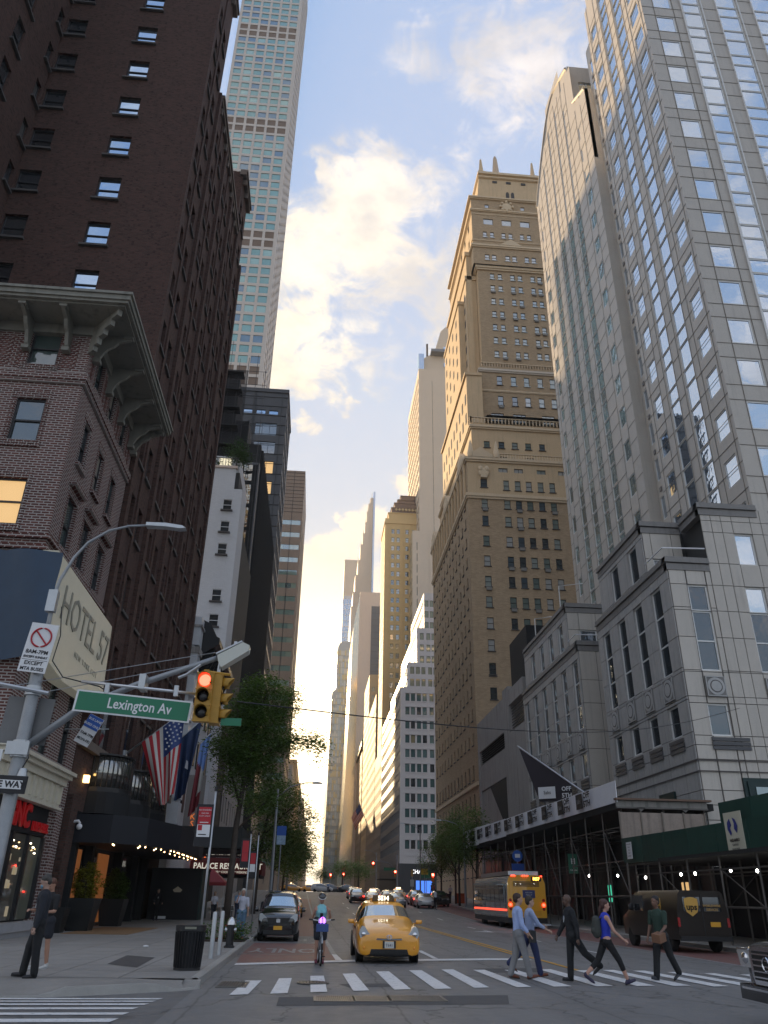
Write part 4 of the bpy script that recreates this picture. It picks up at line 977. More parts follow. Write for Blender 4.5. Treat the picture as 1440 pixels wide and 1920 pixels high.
# crest: broken pediments, urns and stacks on the street side (dark against the sky)
for y in (111.5, 127, 143):
    b = MB(); b.prism([(y-3,66.8),(y+3,66.8),(y+2.4,67.6),(y+.7,68.9),(y,69.6),(y-.7,68.9),(y-2.4,67.6)], 'x', 21.5, 22.3); sub(rz, b, 'street_pediment', m_tanlt)
    b = MB(); b.lathe([(.45,66.8),(.5,67.4),(.25,68.4),(.32,69.2),(.1,70.4)], (22,y+3.6,0), 10); sub(rz, b, 'urn', m_tanlt)
b = MB(); b.prism([(22.2,66.8),(26.4,66.8),(26.2,67.3),(25.0,68.1),(24.3,68.7),(23.6,68.1),(22.4,67.3)], 'y', 107.5, 108.2); sub(rz, b, 'broken_pediment', m_tanlt)
for x in (22.7, 27.0):
    b = MB(); b.lathe([(.5,66.8),(.55,67.6),(.2,69.6),(.05,70.2)], (x,107.9,0), 8); sub(rz, b, 'obelisk', m_tanlt)
b = MB(); b.lathe([(.9,-.35),(.75,-.5),(.3,-.55)], (24.7,108,63.9), 12, axis='y'); b.box(24.2,25.2,107.4,107.9,62.9,63.4); b.ell((24.2,107.6,64.6),(.4,.25,.5)); b.ell((25.2,107.6,64.6),(.4,.25,.5)); sub(rz, b, 'carved_cartouche', m_tanlt)
for y in fr(109.5, 13, 2.95):
    sub(rz, MB().box(21.62,21.95,y-.3,y+.3,59.9,66.2), 'street_pilaster', m_tan)
balustrade(rz, [(27.5,107.8),(46,107.8)], 66.9, .9)
# block 2
def block(x0, x1, y0, y1, z0, z1, ew, rw, mE=m_brickRz, mR=None):
    facade(rz, 'E', y0, x0, x1, z0, z1, ew, mE, m_dkframe, g_ritz, .2, style='ds', wallname='brick_wall')
    facade(rz, 'R', x0, y0, y1, z0, z1, rw, mR or m_tan, m_dkframe, g_ritz, .2, style='ds', wallname='brick_wall')
    core(rz, x0+.5, x1, y0+.4, y1, z0, z1-.1, m_asph_roof)
block(23.2, 46, 109.1, 144, 66.3, 74.4, [(25.8, 69.6, 1.0, 1.3, 'ds'), (28.3, 69.6, 1.0, 1.3), (30.6, 69.6, 1.0, 1.3), (32.9, 69.6, 1.0, 1.3), (35.3, 69.6, 1, 1.3), (28.3, 66.9, 1.5, 1.1), (33, 66.9, 1.5, 1.1)], [(y, 69.5, 1.0, 1.5) for y in fr(112, 10, 3.1)], m_tan)
cornice(rz, 23.2, 46, 109.1, 144, 73.2, .7, .4); balustrade(rz, [(23.2,143),(23.2,109),(46,109)], 74.4, 1.15, .6)
sub(rz, MB().prism([(108.6,75.9),(109.4,76.2),(111.8,77.2),(111.8,77.1),(109.4,76.0)], 'x', 26, 45), 'dark_awning', m_blackm)
# block 3
block(25.9, 46, 111.9, 141, 74.4, 88.8, [(28.6, 76.6, 2.3, 2.0, 'w'), (32.6, 76.6, 2.3, 2.0, 'w'), (37.8, 76.6, 2.3, 2.0, 'w')] + [(c, z, 1.0, 2.05, 'ds') for c in (29.4, 32.0, 34.4, 36.9, 39.2) for z in (80.3, 84.7)], [(y, z, 1.0, 2.0) for y in fr(114, 8, 3.2) for z in (76.6, 80.3, 84.7)])
cornice(rz, 25.9, 46, 111.9, 141, 83.1, .4, .2); cornice(rz, 25.9, 46, 111.9, 141, 87.4, .7, .35, mat('pale_terracotta', (.62,.54,.44), .8, var=.1)); balustrade(rz, [(26.2,112.1),(46,112.1)], 88.8, .95, .5)
sub(rz, MB().box(23.0,25.8,110.5,138,74.4,86.0).box(22.7,25.8,110.3,138.2,85.4,86.0), 'street_buttress', m_tan)
for y in fr(112, 9, 3.0): sub(rz, MB().box(22.95,23.0,y-.45,y+.45,76,78), 'street_window', m_dkframe); sub(rz, MB().box(22.95,23.0,y-.45,y+.45,80,82), 'street_window', m_dkframe)
# block 4
r4 = [91.4, 94.6, 97.7, 100.9, 104.1, 107.4, 110.4]
block(26.5, 46, 112.4, 139, 88.8, 113.2, [(c, z, .86, 1.5, 'ds') for z in r4 for c in (29.35, 30.9, 33.4, 34.9, 37.45, 38.85)], [(y, z, .9, 1.5) for z in r4 for y in (115, 117, 121, 123, 127, 129, 133, 135)])
sub(rz, MB().box(24.4,26.45,114.2,137,86,112).box(24.2,26.5,114,137.2,111.4,112.4).box(23.3,24.4,117,134,86,108).box(23.1,24.4,116.8,134.2,107.4,108.2), 'street_buttress', m_tan)
for y in (116,120,124,128,132,135):
    for z in r4[:6]: sub(rz, MB().box(23.25 if 117<y<134 else 24.36,23.3 if 117<y<134 else 24.4,y-.4,y+.4,z,z+1.5), 'street_window', m_dkframe)
cornice(rz, 26.5, 46, 112.4, 139, 112.6, .9, .5); balustrade(rz, [(26.7,112.3),(46,112.3)], 113.5, .6, .5)
# block 5
block(25.6, 46, 111.6, 138, 113.5, 131.4, [(c, 114.6, .9, 1.5, 'ds') for c in (28.4, 29.8, 32.5, 33.9, 36.4, 37.8)] + [(c, 120.7, .8, 1.55, 'ds', g_sky) for c in (28.2, 29.65, 32.0, 33.45, 35.8, 37.25)] + [(c, 124.3, 2.0, 1.6, '', g_sky) for c in (29.0, 32.8, 36.6)] + [(c, 129.2-.2, .85, 1.0, '', m_black) for c in (28.9, 36.4)], [(y, z, 1.1, 2.0, '', g_sky) for y in (115, 119, 123) for z in (115.5, 120.7, 125)], m_brickRz)
sub(rz, MB().box(25.45,46,111.45,138,113.5,118.6), 'ornate_storey', m_tan) if False else None
for z, h, o in ((117.8,.7,.4),(119.6,.25,.15),(126.9,.25,.12),(127.8,.5,.35),(131.2,.6,.5)): cornice(rz, 25.6, 46, 111.6, 138, z, h, o)
sub(rz, MB().prism([(31,118.6),(35.6,118.6),(33.3,120.2)], 'y', 111.2, 111.5), 'pediment', m_tanlt)
b = MB(); b.lathe([(.35,-.3),(.9,-.25),(1.15,-.05)], (33.0,111.5,129.5), 14, axis='y')
for t in range(8): b.ell((33.0+1.25*math.cos(t*.785), 111.3, 129.5+1.3*math.sin(t*.785)), (.35,.25,.35), nu=6, nv=5)
sub(rz, b, 'carved_shield', m_tanlt)
sub(rz, MB().box(24.6,25.6,114,136,86,118.3).box(24.3,25.6,113.8,136.2,117.6,118.6), 'street_buttress', m_tan)
# lantern
sub(rz, MB().prism([(27.3,131.6),(41.8,131.6),(40.9,141.2),(28.1,141.2)], 'y', 113.4, 127), 'lantern_wall', m_tan)
cornice(rz, 28.1, 41.0, 113.3, 127, 139.8, .35, .3); sub(rz, MB().box(27.8,41.2,113.0,127.2,141.0,141.6), 'lantern_cornice', m_tanlt)
for x in (34.0, 35.1):
    b = MB(); b.prism([(x-.33,133.6),(x+.33,133.6),(x+.33,135.6),(x+.18,136.1),(x-.18,136.1),(x-.33,135.6)], 'y', 113.3, 113.5); sub(rz, b, 'arched_opening', m_black)
for x in (31.4, 34.4, 37.6): sub(rz, MB().box(x-.5,x+.5,113.28,113.42,138.6,139.2), 'attic_window', m_black)
def obelisk(x, y, z0, z1, r):
    b = MB(); b.box(x-r*1.5,x+r*1.5,y-r*1.5,y+r*1.5,z0,z0+r*1.2); b.lathe([(r*1.25,z0+r*1.2),(r*.9,z0+r*3.2),(r*.35,z1)], (x,y,0), 4); sub(rz, b, 'obelisk', m_tan)
obelisk(28.8, 114.2, 141.5, 146.6, .55); obelisk(40.2, 114.2, 141.5, 146.8, .55); obelisk(28.8, 126, 141.5, 146.6, .55)
sub(rz, MB().box(31.8,35.0,117,121,141.5,143.6).box(32.2,34.6,117.4,120.6,143.6,144.6), 'dark_base', m_blackm)
b = MB(); b.lathe([(1.15,144.6),(.42,153.5),(.15,154.2)], (33.4,119,0), 4); sub(rz, b, 'central_obelisk', mat('copper_tan', (.50,.38,.26), .6, var=.2))

rr = random.Random(77); m_ac = mat('air_conditioner_grey', (.22,.21,.19), .6)
acm = MB().box(-.42,.42,-.32,.1,-.62,-.16).mesh('air_conditioner', m_ac)
for (cols, rows, yy) in ((colR, rowR, 108), ((29.35,30.9,33.4,34.9,37.45,38.85), r4, 112.4), ((29.4,32.0,34.4,36.9), (80.3,84.7), 111.9)):
    for c in cols:
        for z in rows:
            if rr.random() < .22: put('air_conditioner', acm, rz, Vector((c, yy, z))-rz.location)

# ================================================================== BEYOND THE AVENUE AHEAD
wo = thing('white_banded_office', 'white office block with scalloped spandrels and green window bands across the avenue', 'building', (22, 209, 0))
m_wpan = mat('white_metal_panel', (.56,.53,.52), .5, var=.05, vscale=.4)
woR = [10.9-2.05+3.7*k for k in range(12)]
woc = [23.8, 25.32, 26.93, 28.5, 30.4, 31.9, 33.5, 35.1, 36.9]
facade(wo, 'E', 209, 21.9, 48, 9.2, 53.3, grid(woc, woR, 1.12, 2.05, ''), m_wpan, m_dkframe, g_office, .25, style='')
b = MB()
for z in woR:
    for c in woc: b.prism([(c-.72, z+2.3), (c+.72, z+2.3), (c+.55, z+2.12), (c-.55, z+2.12)], 'y', 208.86, 208.99)
    for c in woc: b.prism([(c-.5, z-.12), (c+.5, z-.12), (c+.3, z-.3), (c-.3, z-.3)], 'y', 208.86, 208.99)
for c in (22.5, 24.55, 26.1, 27.7, 29.4, 31.15, 32.7, 34.3, 36): b.box(c-.1, c+.1, 208.93, 209, 9.5, 53)
stuff(sub(wo, b, 'scalloped_spandrels', m_wpan))
g_band = glassmat('street_band_glass', [((.22,.21,.17), 3), ((.12,.13,.12), 2), ((.40,.30,.14), .5)], .25, .06, mcol=(1,.97,.9))
facade(wo, 'R', 21.9, 209, 268, 9.2, 53.3, [(y, z-.1, 2.25, 2.1, 'plain', g_band) for z in woR for y in fr(210.6, 25, 2.33)], mat('grey_spandrel', (.20,.20,.215), .5), m_dkframe, g_band, .12)
for (x, y0, y1, z0, z1) in ((24.1, 211, 262, 53.3, 60.8), (27.0, 214, 256, 60.8, 72), (29.6, 217, 250, 72, 84)):
    facade(wo, 'E', y0, x, 48, z0, z1, [(c, z, 1.12, 2.0, '') for c in woc if c > x+.7 for z in (z0+1.2-.35, z0+4.6-.35, z0+8.0-.35) if z+2.2 < z1], m_wpan, m_dkframe, g_office, .2, style='')
    facade(wo, 'R', x, y0, y1, z0, z1, [(y, z, 2.4, 1.9, 'plain', g_tower) for z in fr(z0+1, int((z1-z0)/3.6), 3.6) for y in fr(y0+1.6, int((y1-y0)/2.5)-1, 2.5)], m_wpan, m_ltframe, g_tower, .1)
    core(wo, x+.4, 48, y0+.4, y1, z0, z1-.1, m_asph_roof)
core(wo, 22.4, 48, 209.4, 268, 9, 53.1, m_asph_roof)
sub(wo, MB().box(21.7,48,208.8,268,-2,9.2), 'dark_shop_base', mat('dark_grey_stone', (.05,.05,.053), .4))
text(wo, 'CHANEL', 1.25, (27.2, 208.75, 7.35), RE, mat('white_letter', (.85,.85,.85), .5, emit=(1,1,1), estr=.5), ext=.03)
sub(wo, MB().box(26,30,208.7,208.8,2.6,5.4), 'blue_shop_window', mat('blue_screen', (.02,.06,.2), .4, emit=(.05,.15,.6), estr=.5))
b = MB().box(17.5,21.7,214,224,5.6,5.8); sub(wo, b, 'awning', m_blackm)
def simple(name, label, x0, x1, y0, y1, z1, m, gE, pE=(3.0, 3.6), wE=(1.2, 1.9), side='R', gS=None, mS=None, wins=True, zb=3, top=1.5, steps=()):
    """a distant block with its own window grid on the avenue face and the street face"""
    t = thing(name, label, 'building', (x0 if side == 'R' else x1, y0, 0))
    cols = fr(x0+pE[0]*.6, max(1, int((x1-x0)/pE[0])), pE[0]); rows = fr(zb, max(1, int((z1-zb-top)/pE[1])), pE[1])
    facade(t, 'E', y0, x0, x1, -4, z1, [(c, z, *wE, 'plain') for c in cols for z in rows] if wins else [], m, m_dkframe, gE, .2)
    pl = x0 if side == 'R' else x1; n = max(1, int((y1-y0)/(pE[0]*1.35)))
    facade(t, side, pl, y0, y1, -4, z1, [(y0+(k+.5)*(y1-y0)/n, z, min(wE[0]*1.4, (y1-y0)/n*.7), wE[1], 'plain') for k in range(n) for z in rows], mS or m, m_dkframe, gS or gE, .2)
    core(t, x0+.5, x1-.5, y0+.5, y1, -4, z1-.2, m_asph_roof)
    return t
m_buff = mat('buff_stone', (.58,.47,.31), .8, var=.06, vscale=.3)
m_buffd = mat('brown_stone', (.33,.27,.21), .8, var=.1, vscale=.3)
m_crs = mat('cream_stone', (.70,.58,.45), .8, var=.05, vscale=.2)
m_trav = mat('travertine', (.62,.53,.46), .7, var=.04, vscale=.2)
m_pale = mat('pale_grey_stone', (.50,.48,.45), .8, var=.08, vscale=.3)
# cream tower with a chamfered top behind the tan tower
ct = thing('cream_slab_tower', 'pale cream tower with a chamfered crown just left of the tan stepped tower', 'building', (27.4, 209.5, 0))
facade(ct, 'E', 209.5, 27.4, 50, 50, 161.8, [(37.3, z, 1.3, 1.7, '') for z in fr(70, 24, 3.75)] + [(31.9, z, .12, 3.4, 'plain', m_joint) for z in fr(60, 27, 3.6)], m_crs, m_ltframe, g_sky, .2)
facade(ct, 'R', 27.4, 209.5, 240, 50, 161.8, [(y, z, 2.2, 2.4, 'plain', g_tower) for y in fr(211.5, 10, 3.0) for z in fr(55, 28, 3.75)], m_crs, m_ltframe, g_tower, .15)
core(ct, 28, 50, 210, 240, 50, 161.5, m_asph_roof)
sub(ct, MB().prism([(29.2,161.8),(29.2,168),(33.2,171),(35.6,180.5),(38.6,184),(50,184),(50,161.8)], 'y', 212, 236), 'crown_wall', m_crs)
sub(ct, MB().box(31.8,36.8,209.3,212,169.5,170.6), 'crown_balcony', mat('blue_grey_metal', (.15,.18,.22), .5))
sub(ct, MB().box(27.5,29.3,210,213,161.8,168.6), 'glass_corner', g_sky)
for z in (172, 165): sub(ct, MB().box(36.4,37.8,211.7,212,z,z+1.6), 'crown_window', g_sky)
sub(ct, MB().tube([(31,214,170),(31,214,176)], .35), 'mast', m_dkframe)
facade(ct, 'E', 209.2, 25.2, 30, 50, 101, [(26.6, z, .2, 2.6, 'plain', m_joint) for z in fr(55, 12, 3.6)], m_crs, m_ltframe, g_sky, .2)
facade(ct, 'R', 25.2, 209.2, 232, 50, 101, [(y, z, 1.8, 2.2, 'plain', g_tower) for y in fr(211, 8, 2.8) for z in fr(54, 12, 3.75)], m_buff, m_ltframe, g_tower, .15)
core(ct, 25.7, 30, 209.6, 232, 50, 100.5, m_asph_roof)
ct.location = Vector((0, 0, CZ))+(ct.location-Vector((0, 0, CZ)))*1.292; ct.scale = (1.292,)*3
# gold art-deco tower
ad = thing('golden_deco_tower', 'golden stone tower with stepped dark crown, paired windows and long shadow joints', 'building', (22.6, 280, 0))
m_gold = mat('golden_stone', (.74,.53,.26), .8, var=.06, vscale=.2, streak=.1)
rg = fr(52, 23, 3.67)
facade(ad, 'E', 280, 22.6, 38, 20, 139.5, [(c, z, 1.25, 2.0, 'd') for z in rg for c in (25.85, 28.0, 31.55, 34.2, 36.2)], m_gold, m_dkframe, g_ritz, .25, style='d')
facade(ad, 'R', 22.6, 280, 298, 20, 139.5, [(y, z, 1.0, 2.0, 'd') for z in rg for y in (283, 287, 291, 295)], m_gold, m_dkframe, g_dark, .25)
core(ad, 23.1, 38, 280.5, 298, 20, 139, m_asph_roof)
m_crown = mat('dark_brown_crown', (.22,.15,.12), .7, var=.2)
for x0, z0, z1, mm in ((24.0,139.5,142.6,m_gold),(25.3,142.6,145.4,m_crown),(26.6,145.4,148,m_crown),(28.0,148,149.9,m_crown),(29.3,149.9,152.0,m_crown)):
    sub(ad, MB().box(x0,38,280.6+(z0-139)*.25,297,z0,z1).box(x0-.25,38,280.4+(z0-139)*.25,297.2,z1-.35,z1), 'crown_step', mm)
b = MB()
for k in range(7): b.prism([(26.6+k*1.35,144.3),(27.2+k*1.35,145.0),(27.8+k*1.35,144.3),(27.2+k*1.35,143.7)], 'y', 281.0, 281.3)
stuff(sub(ad, b, 'zigzag_ornament', mat('gold_ornament', (.62,.47,.25), .6)))
b = MB()
for c in (24.4, 29.8, 33.0): b.box(c-.2, c+.2, 279.75, 280, 20, 137)
sub(ad, b, 'pier', m_gold); sub(ad, MB().box(22.3,38,279.7,298,137.2,138), 'cornice', m_gold)
# art-deco base blocks left of it
for i, (x0, x1, y0, y1, z1, m) in enumerate(((22, 34, 270, 300, 47.5, m_buffd), (22, 36, 301, 344, 73, m_buffd), (22, 34, 345, 380, 92, m_buff), (24, 34, 381, 384, 98, m_crs))):
    simple('stone_office_block', ['brown stone office block next beyond the white banded office', 'brown pier-fronted office block below the golden tower', 'buff stone block stepping up behind the brown pier-fronted one', 'thin cream penthouse block behind the buff block'][i], x0, x1, y0, y1, z1, m, g_ritz, (3.0, 3.7), (1.3, 2.0), gS=g_dark)
t_ = simple('dark_brick_block', 'dark brown block with a green copper mansard edge in the canyon ahead', 22, 34, 386, 448, 66, m_buffd, g_dark, (3.2, 3.9), (1.2, 2.0))
sub(t_, MB().prism([(22,66),(34,66),(34,74),(24.5,74),(21.5,70),(21.4,66)], 'y', 386, 448), 'copper_mansard', mat('green_copper', (.12,.26,.20), .7, var=.15)); sub(t_, MB().box(21,34,385.6,448,66,67), 'cornice', m_buffd)
# swooping white slab with dark glass
sw = thing('swooping_white_slab', 'white travertine slab tower with a swooping glass side and a dark window panel', 'building', (20.6, 430, 0))
sub(sw, MB().box(20.6,37,430,433,-4,163.7), 'travertine_wall', m_trav)
sub(sw, MB().box(27.5,34.3,429.8,430.0,60,155), 'dark_glass_panel', mat('slate_glass', (.09,.11,.14), .3))
b = MB()
for z in fr(62, 24, 3.85): b.box(27.5,34.3,429.74,429.8,z,z+.25)
sub(sw, b, 'floor_line', mat('slate_line', (.05,.065,.09), .5)); stuff(sw.children[-1])
pr = [(20.6,163),(19.6,156),(18.2,149),(17.3,142),(17.0,130),(16.8,115),(15.8,60),(14.2,20),(13.0,-4),(22,-4),(22,163)]
sub(sw, MB().prism(pr, 'y', 431, 480), 'swooping_glass_side', glassmat('warm_glass', [((.35,.33,.26), 1)], .55, .12, mcol=(1,.95,.8)))
# needle tower with stepped south edge
nt = thing('needle_tower', 'very slender pale tower rising to a point in steps far down the street', 'building', (24, 640, 0))
m_tc = mat('pale_terracotta_pier', (.50,.46,.42), .6, var=.04, vscale=.05)
st = [(23.0,229),(24.2,243),(25.8,260),(27.9,275),(29.7,291),(31.6,303),(33.5,315),(34.8,327),(36.2,336),(38.2,343)]
for k, (x, z) in enumerate(st):
    sub(nt, MB().box(x,40.4,640+k*1.2,668-k,-4 if k == 0 else st[k-1][1],z), 'shaft_step', m_tc)
b = MB()
for x in fr(24.6, 9, 1.75):
    zt = 343; 
    for q, z in st:
        if q+1.6 > x: zt = z; break
    b.box(x,x+.4,639.6,640,80,zt)
stuff(sub(nt, b, 'terracotta_rib', m_tc)); sub(nt, MB().box(40.4,42,640,668,-4,344), 'glass_edge', g_sky)
sub(nt, MB().box(21.9,23,640,664,-4,176), 'side_step', m_tc)
# blue glass supertall
bg_ = thing('blue_glass_tower', 'pale blue glass tower with ribbed top behind the needle tower', 'building', (19, 760, 0))
facade(bg_, 'E', 760, 18.6, 33, -4, 283, [(c, z, 2.3, 5.2, 'plain') for c in fr(20.2, 5, 2.8) for z in fr(160, 20, 6.0)], mat('blue_grey_panel', (.40,.46,.56), .4, .2), m_ltframe, g_sky, .1)
sub(bg_, MB().box(18.7,33,760,790,283,324), 'ribbed_crown', m_tc); core(bg_, 19, 33, 760.4, 790, -4, 283, m_tc)
b = MB()
for x in fr(19.2, 8, 1.75): b.box(x,x+.5,759.7,760,283,323)
stuff(sub(bg_, b, 'crown_ribs', m_pale))
# curved-top glass tower
cg = thing('curved_top_glass_tower', 'glass tower with rounded shoulders glowing gold and blue down the street', 'building', (10, 520, 0))
b = MB(); b.prism([(10.2,-4),(10.2,152),(10.9,156.5),(12.2,159.3),(14,160.5),(19,160.5),(19,-4)], 'y', 520, 548); b.prism([(7.7,-4),(7.7,121),(8.3,125),(10.2,127.5),(10.2,-4)], 'y', 522, 548)
sub(cg, b, 'glass_body', mat('steel_blue_glass', (.33,.36,.38), .25, .5))
rr = random.Random(8)
qb = [MB() for _ in range(3)]
for x in fr(8.1, 9, 1.25):
    for z in fr(20, 32, 4.2):
        if x < 10 and z > 118: continue
        qb[rr.randrange(3)].box(x, x+1.0, 519.6, 519.9 , z, z+rr.choice((2.0, 3.3, 3.8)))
for k, (c, nme) in enumerate((((.50,.42,.24), 'gold_pane'), ((.38,.44,.48), 'blue_pane'), ((.52,.50,.45), 'silver_pane'))): stuff(sub(cg, qb[k], nme, mat(nme, c, .2, .5)))
for i, (x0, y0, y1, z1, m, lb) in enumerate((
    (16.5, 480, 519, 86, m_trav, 'pale stone block at the foot of the swooping slab'), (19.0, 455, 479, 63, m_pale, 'pale green-grey block with a flat roof in the canyon'),
    (18, 560, 620, 74, m_buff, 'buff block with a lit edge beyond the glass tower'), (20, 670, 740, 92, m_trav, 'tall pinkish slab far down the right side'),
    (21, 800, 880, 88, m_buff, 'flat-topped tan block far down the right side'), (19, 900, 1010, 100, m_trav, 'hazy pale tower in the far canyon'), (20, 1100, 1300, 140, m_crs, 'faint tower second from the street\'s end'), (21, 1500, 1800, 210, m_crs, 'faintest tower at the end of the street'))):
    simple('distant_block', lb, x0, 44, y0, y1, z1, m, g_band, (3.6, 4.0), (1.9, 2.0), gS=g_band)
for i, (y0, y1, z1, m, lb) in enumerate(((240, 290, 30, m_buffd, 'low brown block behind the street trees on the left'), (292, 350, 44, m_pale, 'grey block beyond the trees on the left'), (352, 450, 55, m_buff, 'buff block far along the left side'), (470, 600, 60, m_pale, 'pale block further along the left side'), (640, 900, 70, m_buff, 'hazy block on the left near the street\'s end'), (950, 1600, 80, m_crs, 'faint last block on the left by the sunset'))):
    simple('distant_block', lb, -40, -8.5, y0, y1, z1, m, g_band, (3.6, 4.0), (1.9, 2.0), side='L', gS=g_band)
sub(bb, MB().box(-10.6,-8.0,236.2,239,0,62), 'lit_pylon', m_pale)

hz = MB().box(-420, 420, -70, 2600, -45, 485).build('haze', [], None)
hm = bpy.data.materials.new('haze'); hm.use_nodes = True; n = NT(hm.node_tree); n.n.remove(n.n['Principled BSDF'])
pv = n.add('ShaderNodeVolumePrincipled', {'Color': (1.0, .93, .82, 1), 'Density': .00021, 'Anisotropy': .12}); n.l.new(pv.outputs[0], n.n['Material Output'].inputs['Volume'])
hz.data.materials.append(hm); stuff(hz)
for i, (x0, x1, y0, y1, z1, lb) in enumerate(((-62, -30, 300, 380, 118, 'unseen tall buff block added to shade the tan stepped tower'), (-58, -34, 400, 470, 138, 'second unseen tall block added for shade, further along the left side'))):  # hidden blocks added to keep the sun off the tan tower's lower street face
    t = thing('added_shade_block', lb, 'building', (x1, y0, 0)); facade(t, 'E', y0, x0, x1, -4, z1, grid(fr(x0+3, 8, 3.4), fr(20, 24, 3.9), 1.6, 2.0, 'plain'), m_buff, m_dkframe, g_band, .2); core(t, x0+.3, x1, y0+.5, y1, -4, z1-.2, m_buff, 'wall')

# ================================================================== GROUND
def sheet(name, x0, x1, ys, dz, m, nx=8, kind=True, xs=None):
    xs = xs or [x0+(x1-x0)*k/nx for k in range(nx+1)]
    b = MB()
    for y in ys:
        for x in xs: b.v.append((x, y, G(x, y)+dz))
    n = len(xs)
    for j in range(len(ys)-1):
        for i in range(n-1): b.f.append((j*n+i, j*n+i+1, (j+1)*n+i+1, (j+1)*n+i)); b.mi.append(0)
    o = b.build(name, m, fix=False, smooth=True)
    return struct(o) if kind else o
def asphalt(name, base, seed=0, lanes=False):
    m = bpy.data.materials.new(name); m.use_nodes = True; n = NT(m.node_tree); b = n.n['Principled BSDF']
    tc = n.add('ShaderNodeTexCoord').outputs['Object']; 
    sp = n.noise(tc, 55, 3, .7); big = n.noise(n.mapping(tc, scale=(1, .35, 1)), .45, 5, .6); mid = n.noise(tc, 2.3, 5, .65)
    # worn tracks run along the street
    trk = n.noise(n.mapping(tc, scale=(.9, .02, 1)), 1.0, 2, .5)
    k = n.m('ADD', n.m('ADD', n.m('MULTIPLY', sp, .5), n.m('MULTIPLY', big, .9)), n.m('ADD', n.m('MULTIPLY', mid, .5), n.m('MULTIPLY', trk, .55)))
    k = n.m('MULTIPLY', k, .82)
    col = n.mix(1.0, base, n.add('ShaderNodeCombineColor', {0: k, 1: k, 2: k}).outputs[0], 'MULTIPLY')
    vo = n.add('ShaderNodeTexVoronoi', {'Scale': .35}, feature='DISTANCE_TO_EDGE'); n.l.new(n.mapping(n.add('ShaderNodeVectorMath', {0: tc, 1: n.add('ShaderNodeTexNoise', {'Vector': tc, 'Scale': 1.2, 'Detail': 4}).outputs['Color']}, operation='ADD').outputs[0], scale=(1, .5, 1)), vo.inputs['Vector'])
    crack = n.ss(vo.outputs[0], .0, .012, 1, 0)
    col = n.mix(n.m('MULTIPLY', crack, .6), col, (.03,.03,.03))
    oil = n.ss(n.noise(n.mapping(tc, scale=(1, .45, 1), loc=(3, 8, 0)), 1.1, 4, .6), .60, .74); col = n.mix(n.m('MULTIPLY', oil, .55), col, (.05,.048,.046))
    spk = n.ss(n.noise(tc, 140, 2, .8), .62, .75); col = n.mix(n.m('MULTIPLY', spk, .35), col, (.34,.33,.32))
    seam = n.ss(n.m('ABSOLUTE', n.m('SUBTRACT', n.m('FRACT', n.m('DIVIDE', n.m('ADD', n.add('ShaderNodeSeparateXYZ', {0: tc}).outputs[0], n.m('MULTIPLY', n.noise(tc, .6, 2), .25)), 3.4)), .5)), .0, .012, 1, 0); col = n.mix(n.m('MULTIPLY', seam, .5), col, (.035,.035,.035)); n.l.new(col, b.inputs['Base Color'])
    b.inputs['Specular IOR Level'].default_value = .45
    n.l.new(n.ss(mid, .3, .7, .52, .72), b.inputs['Roughness'])
    bp = n.add('ShaderNodeBump', {'Height': n.noise(tc, 40, 3, .7), 'Strength': .55, 'Distance': .01}); n.l.new(bp.outputs[0], b.inputs['Normal'])
    MATS[name] = m; return m
m_asph = asphalt('asphalt', (.175,.172,.170))
m_asph2 = asphalt('avenue_asphalt', (.135,.132,.130))
ysR = [-60, 0, 8, 12, 14, 16, 17, 18, 19, 20, 22, 25, 28, 32, 36, 40, 45, 50, 55, 60, 65, 70, 75, 80, 90, 100, 105, 110, 115, 120, 125, 130, 135, 140, 145, 150, 158, 160, 170, 190, 210, 250, 300, 400, 600, 900, 1400, 2500, 4000]
struct(MB().quad((-4000,-3000,-.9),(4000,-3000,-.9),(4000,200,-.9),(-4000,200,-.9)).quad((-4000,200,-.9),(4000,200,-.9),(4000,9000,-20),(-4000,9000,-20)).build('terrain', mat('city_ground', (.12,.12,.12), .9)))
sheet('roadway', -2.1, 16, ysR, 0, m_asph, 14)
LC, RC = -2.1, 16.0
ysN = [y for y in ysR if y <= 17]
b = MB()   # the avenue we stand on
for (x0, x1) in ((-300, -2.1), (16, 300)):
    ys = [-60, -20, 0, 8, 12, 14, 15.4]
    for ya, yb in zip(ys, ys[1:]): b.quad((x0,ya,0),(x1,ya,0),(x1,yb,0),(x0,yb,0))
b.quad((-60,15.4,0),(-2.1,15.4,0),(-2.1,18.2,0),(-60,18.2,0)).quad((16,15.4,0),(300,15.4,0),(300,16.6,0),(16,16.6,0)).quad((16,16.6,0),(24,16.6,0),(24,26,0),(16,26,0))
struct(b.build('avenue_roadway', m_asph2))
struct(MB().quad((-300,160,2.24),(-2.1,160,2.24),(-2.1,203,2.22),(-300,203,2.22)).quad((16,160,2.24),(300,160,2.24),(300,203,2.22),(16,203,2.22)).build('far_avenue_roadway', m_asph2))
# sidewalks
m_walk = mat('sidewalk_concrete', (.27,.255,.235), .85, var=.22, vscale=1.1, bump=.3, bscale=50, streak=0, rnd=.06)
m_kerb = mat('steel_faced_kerb', (.34,.33,.31), .6, .15, var=.2, vscale=3, bump=.2)
ysS = [y for y in ysR if 18 <= y <= 160]
def walk_under(name, x0, x1, ys, dz=.11): return sheet(name, x0, x1, ys, dz, mat('walk_bed', (.10,.095,.09), .9), 3)
walk_under('sidewalk_bed', -10.9, -2.2, ysS); walk_under('sidewalk_bed', 16.15, 30, [17,20,25,30,35,40,50,60,70,80,90,100,110,125,145,158])
sheet('sidewalk', -10.8, -2.2, [203,210,250,300,400,700,1200,2500], .15, m_walk, 2); sheet('sidewalk', 16.15, 22, [203,210,250,300,400,700,1200,2500], .15, m_walk, 2)
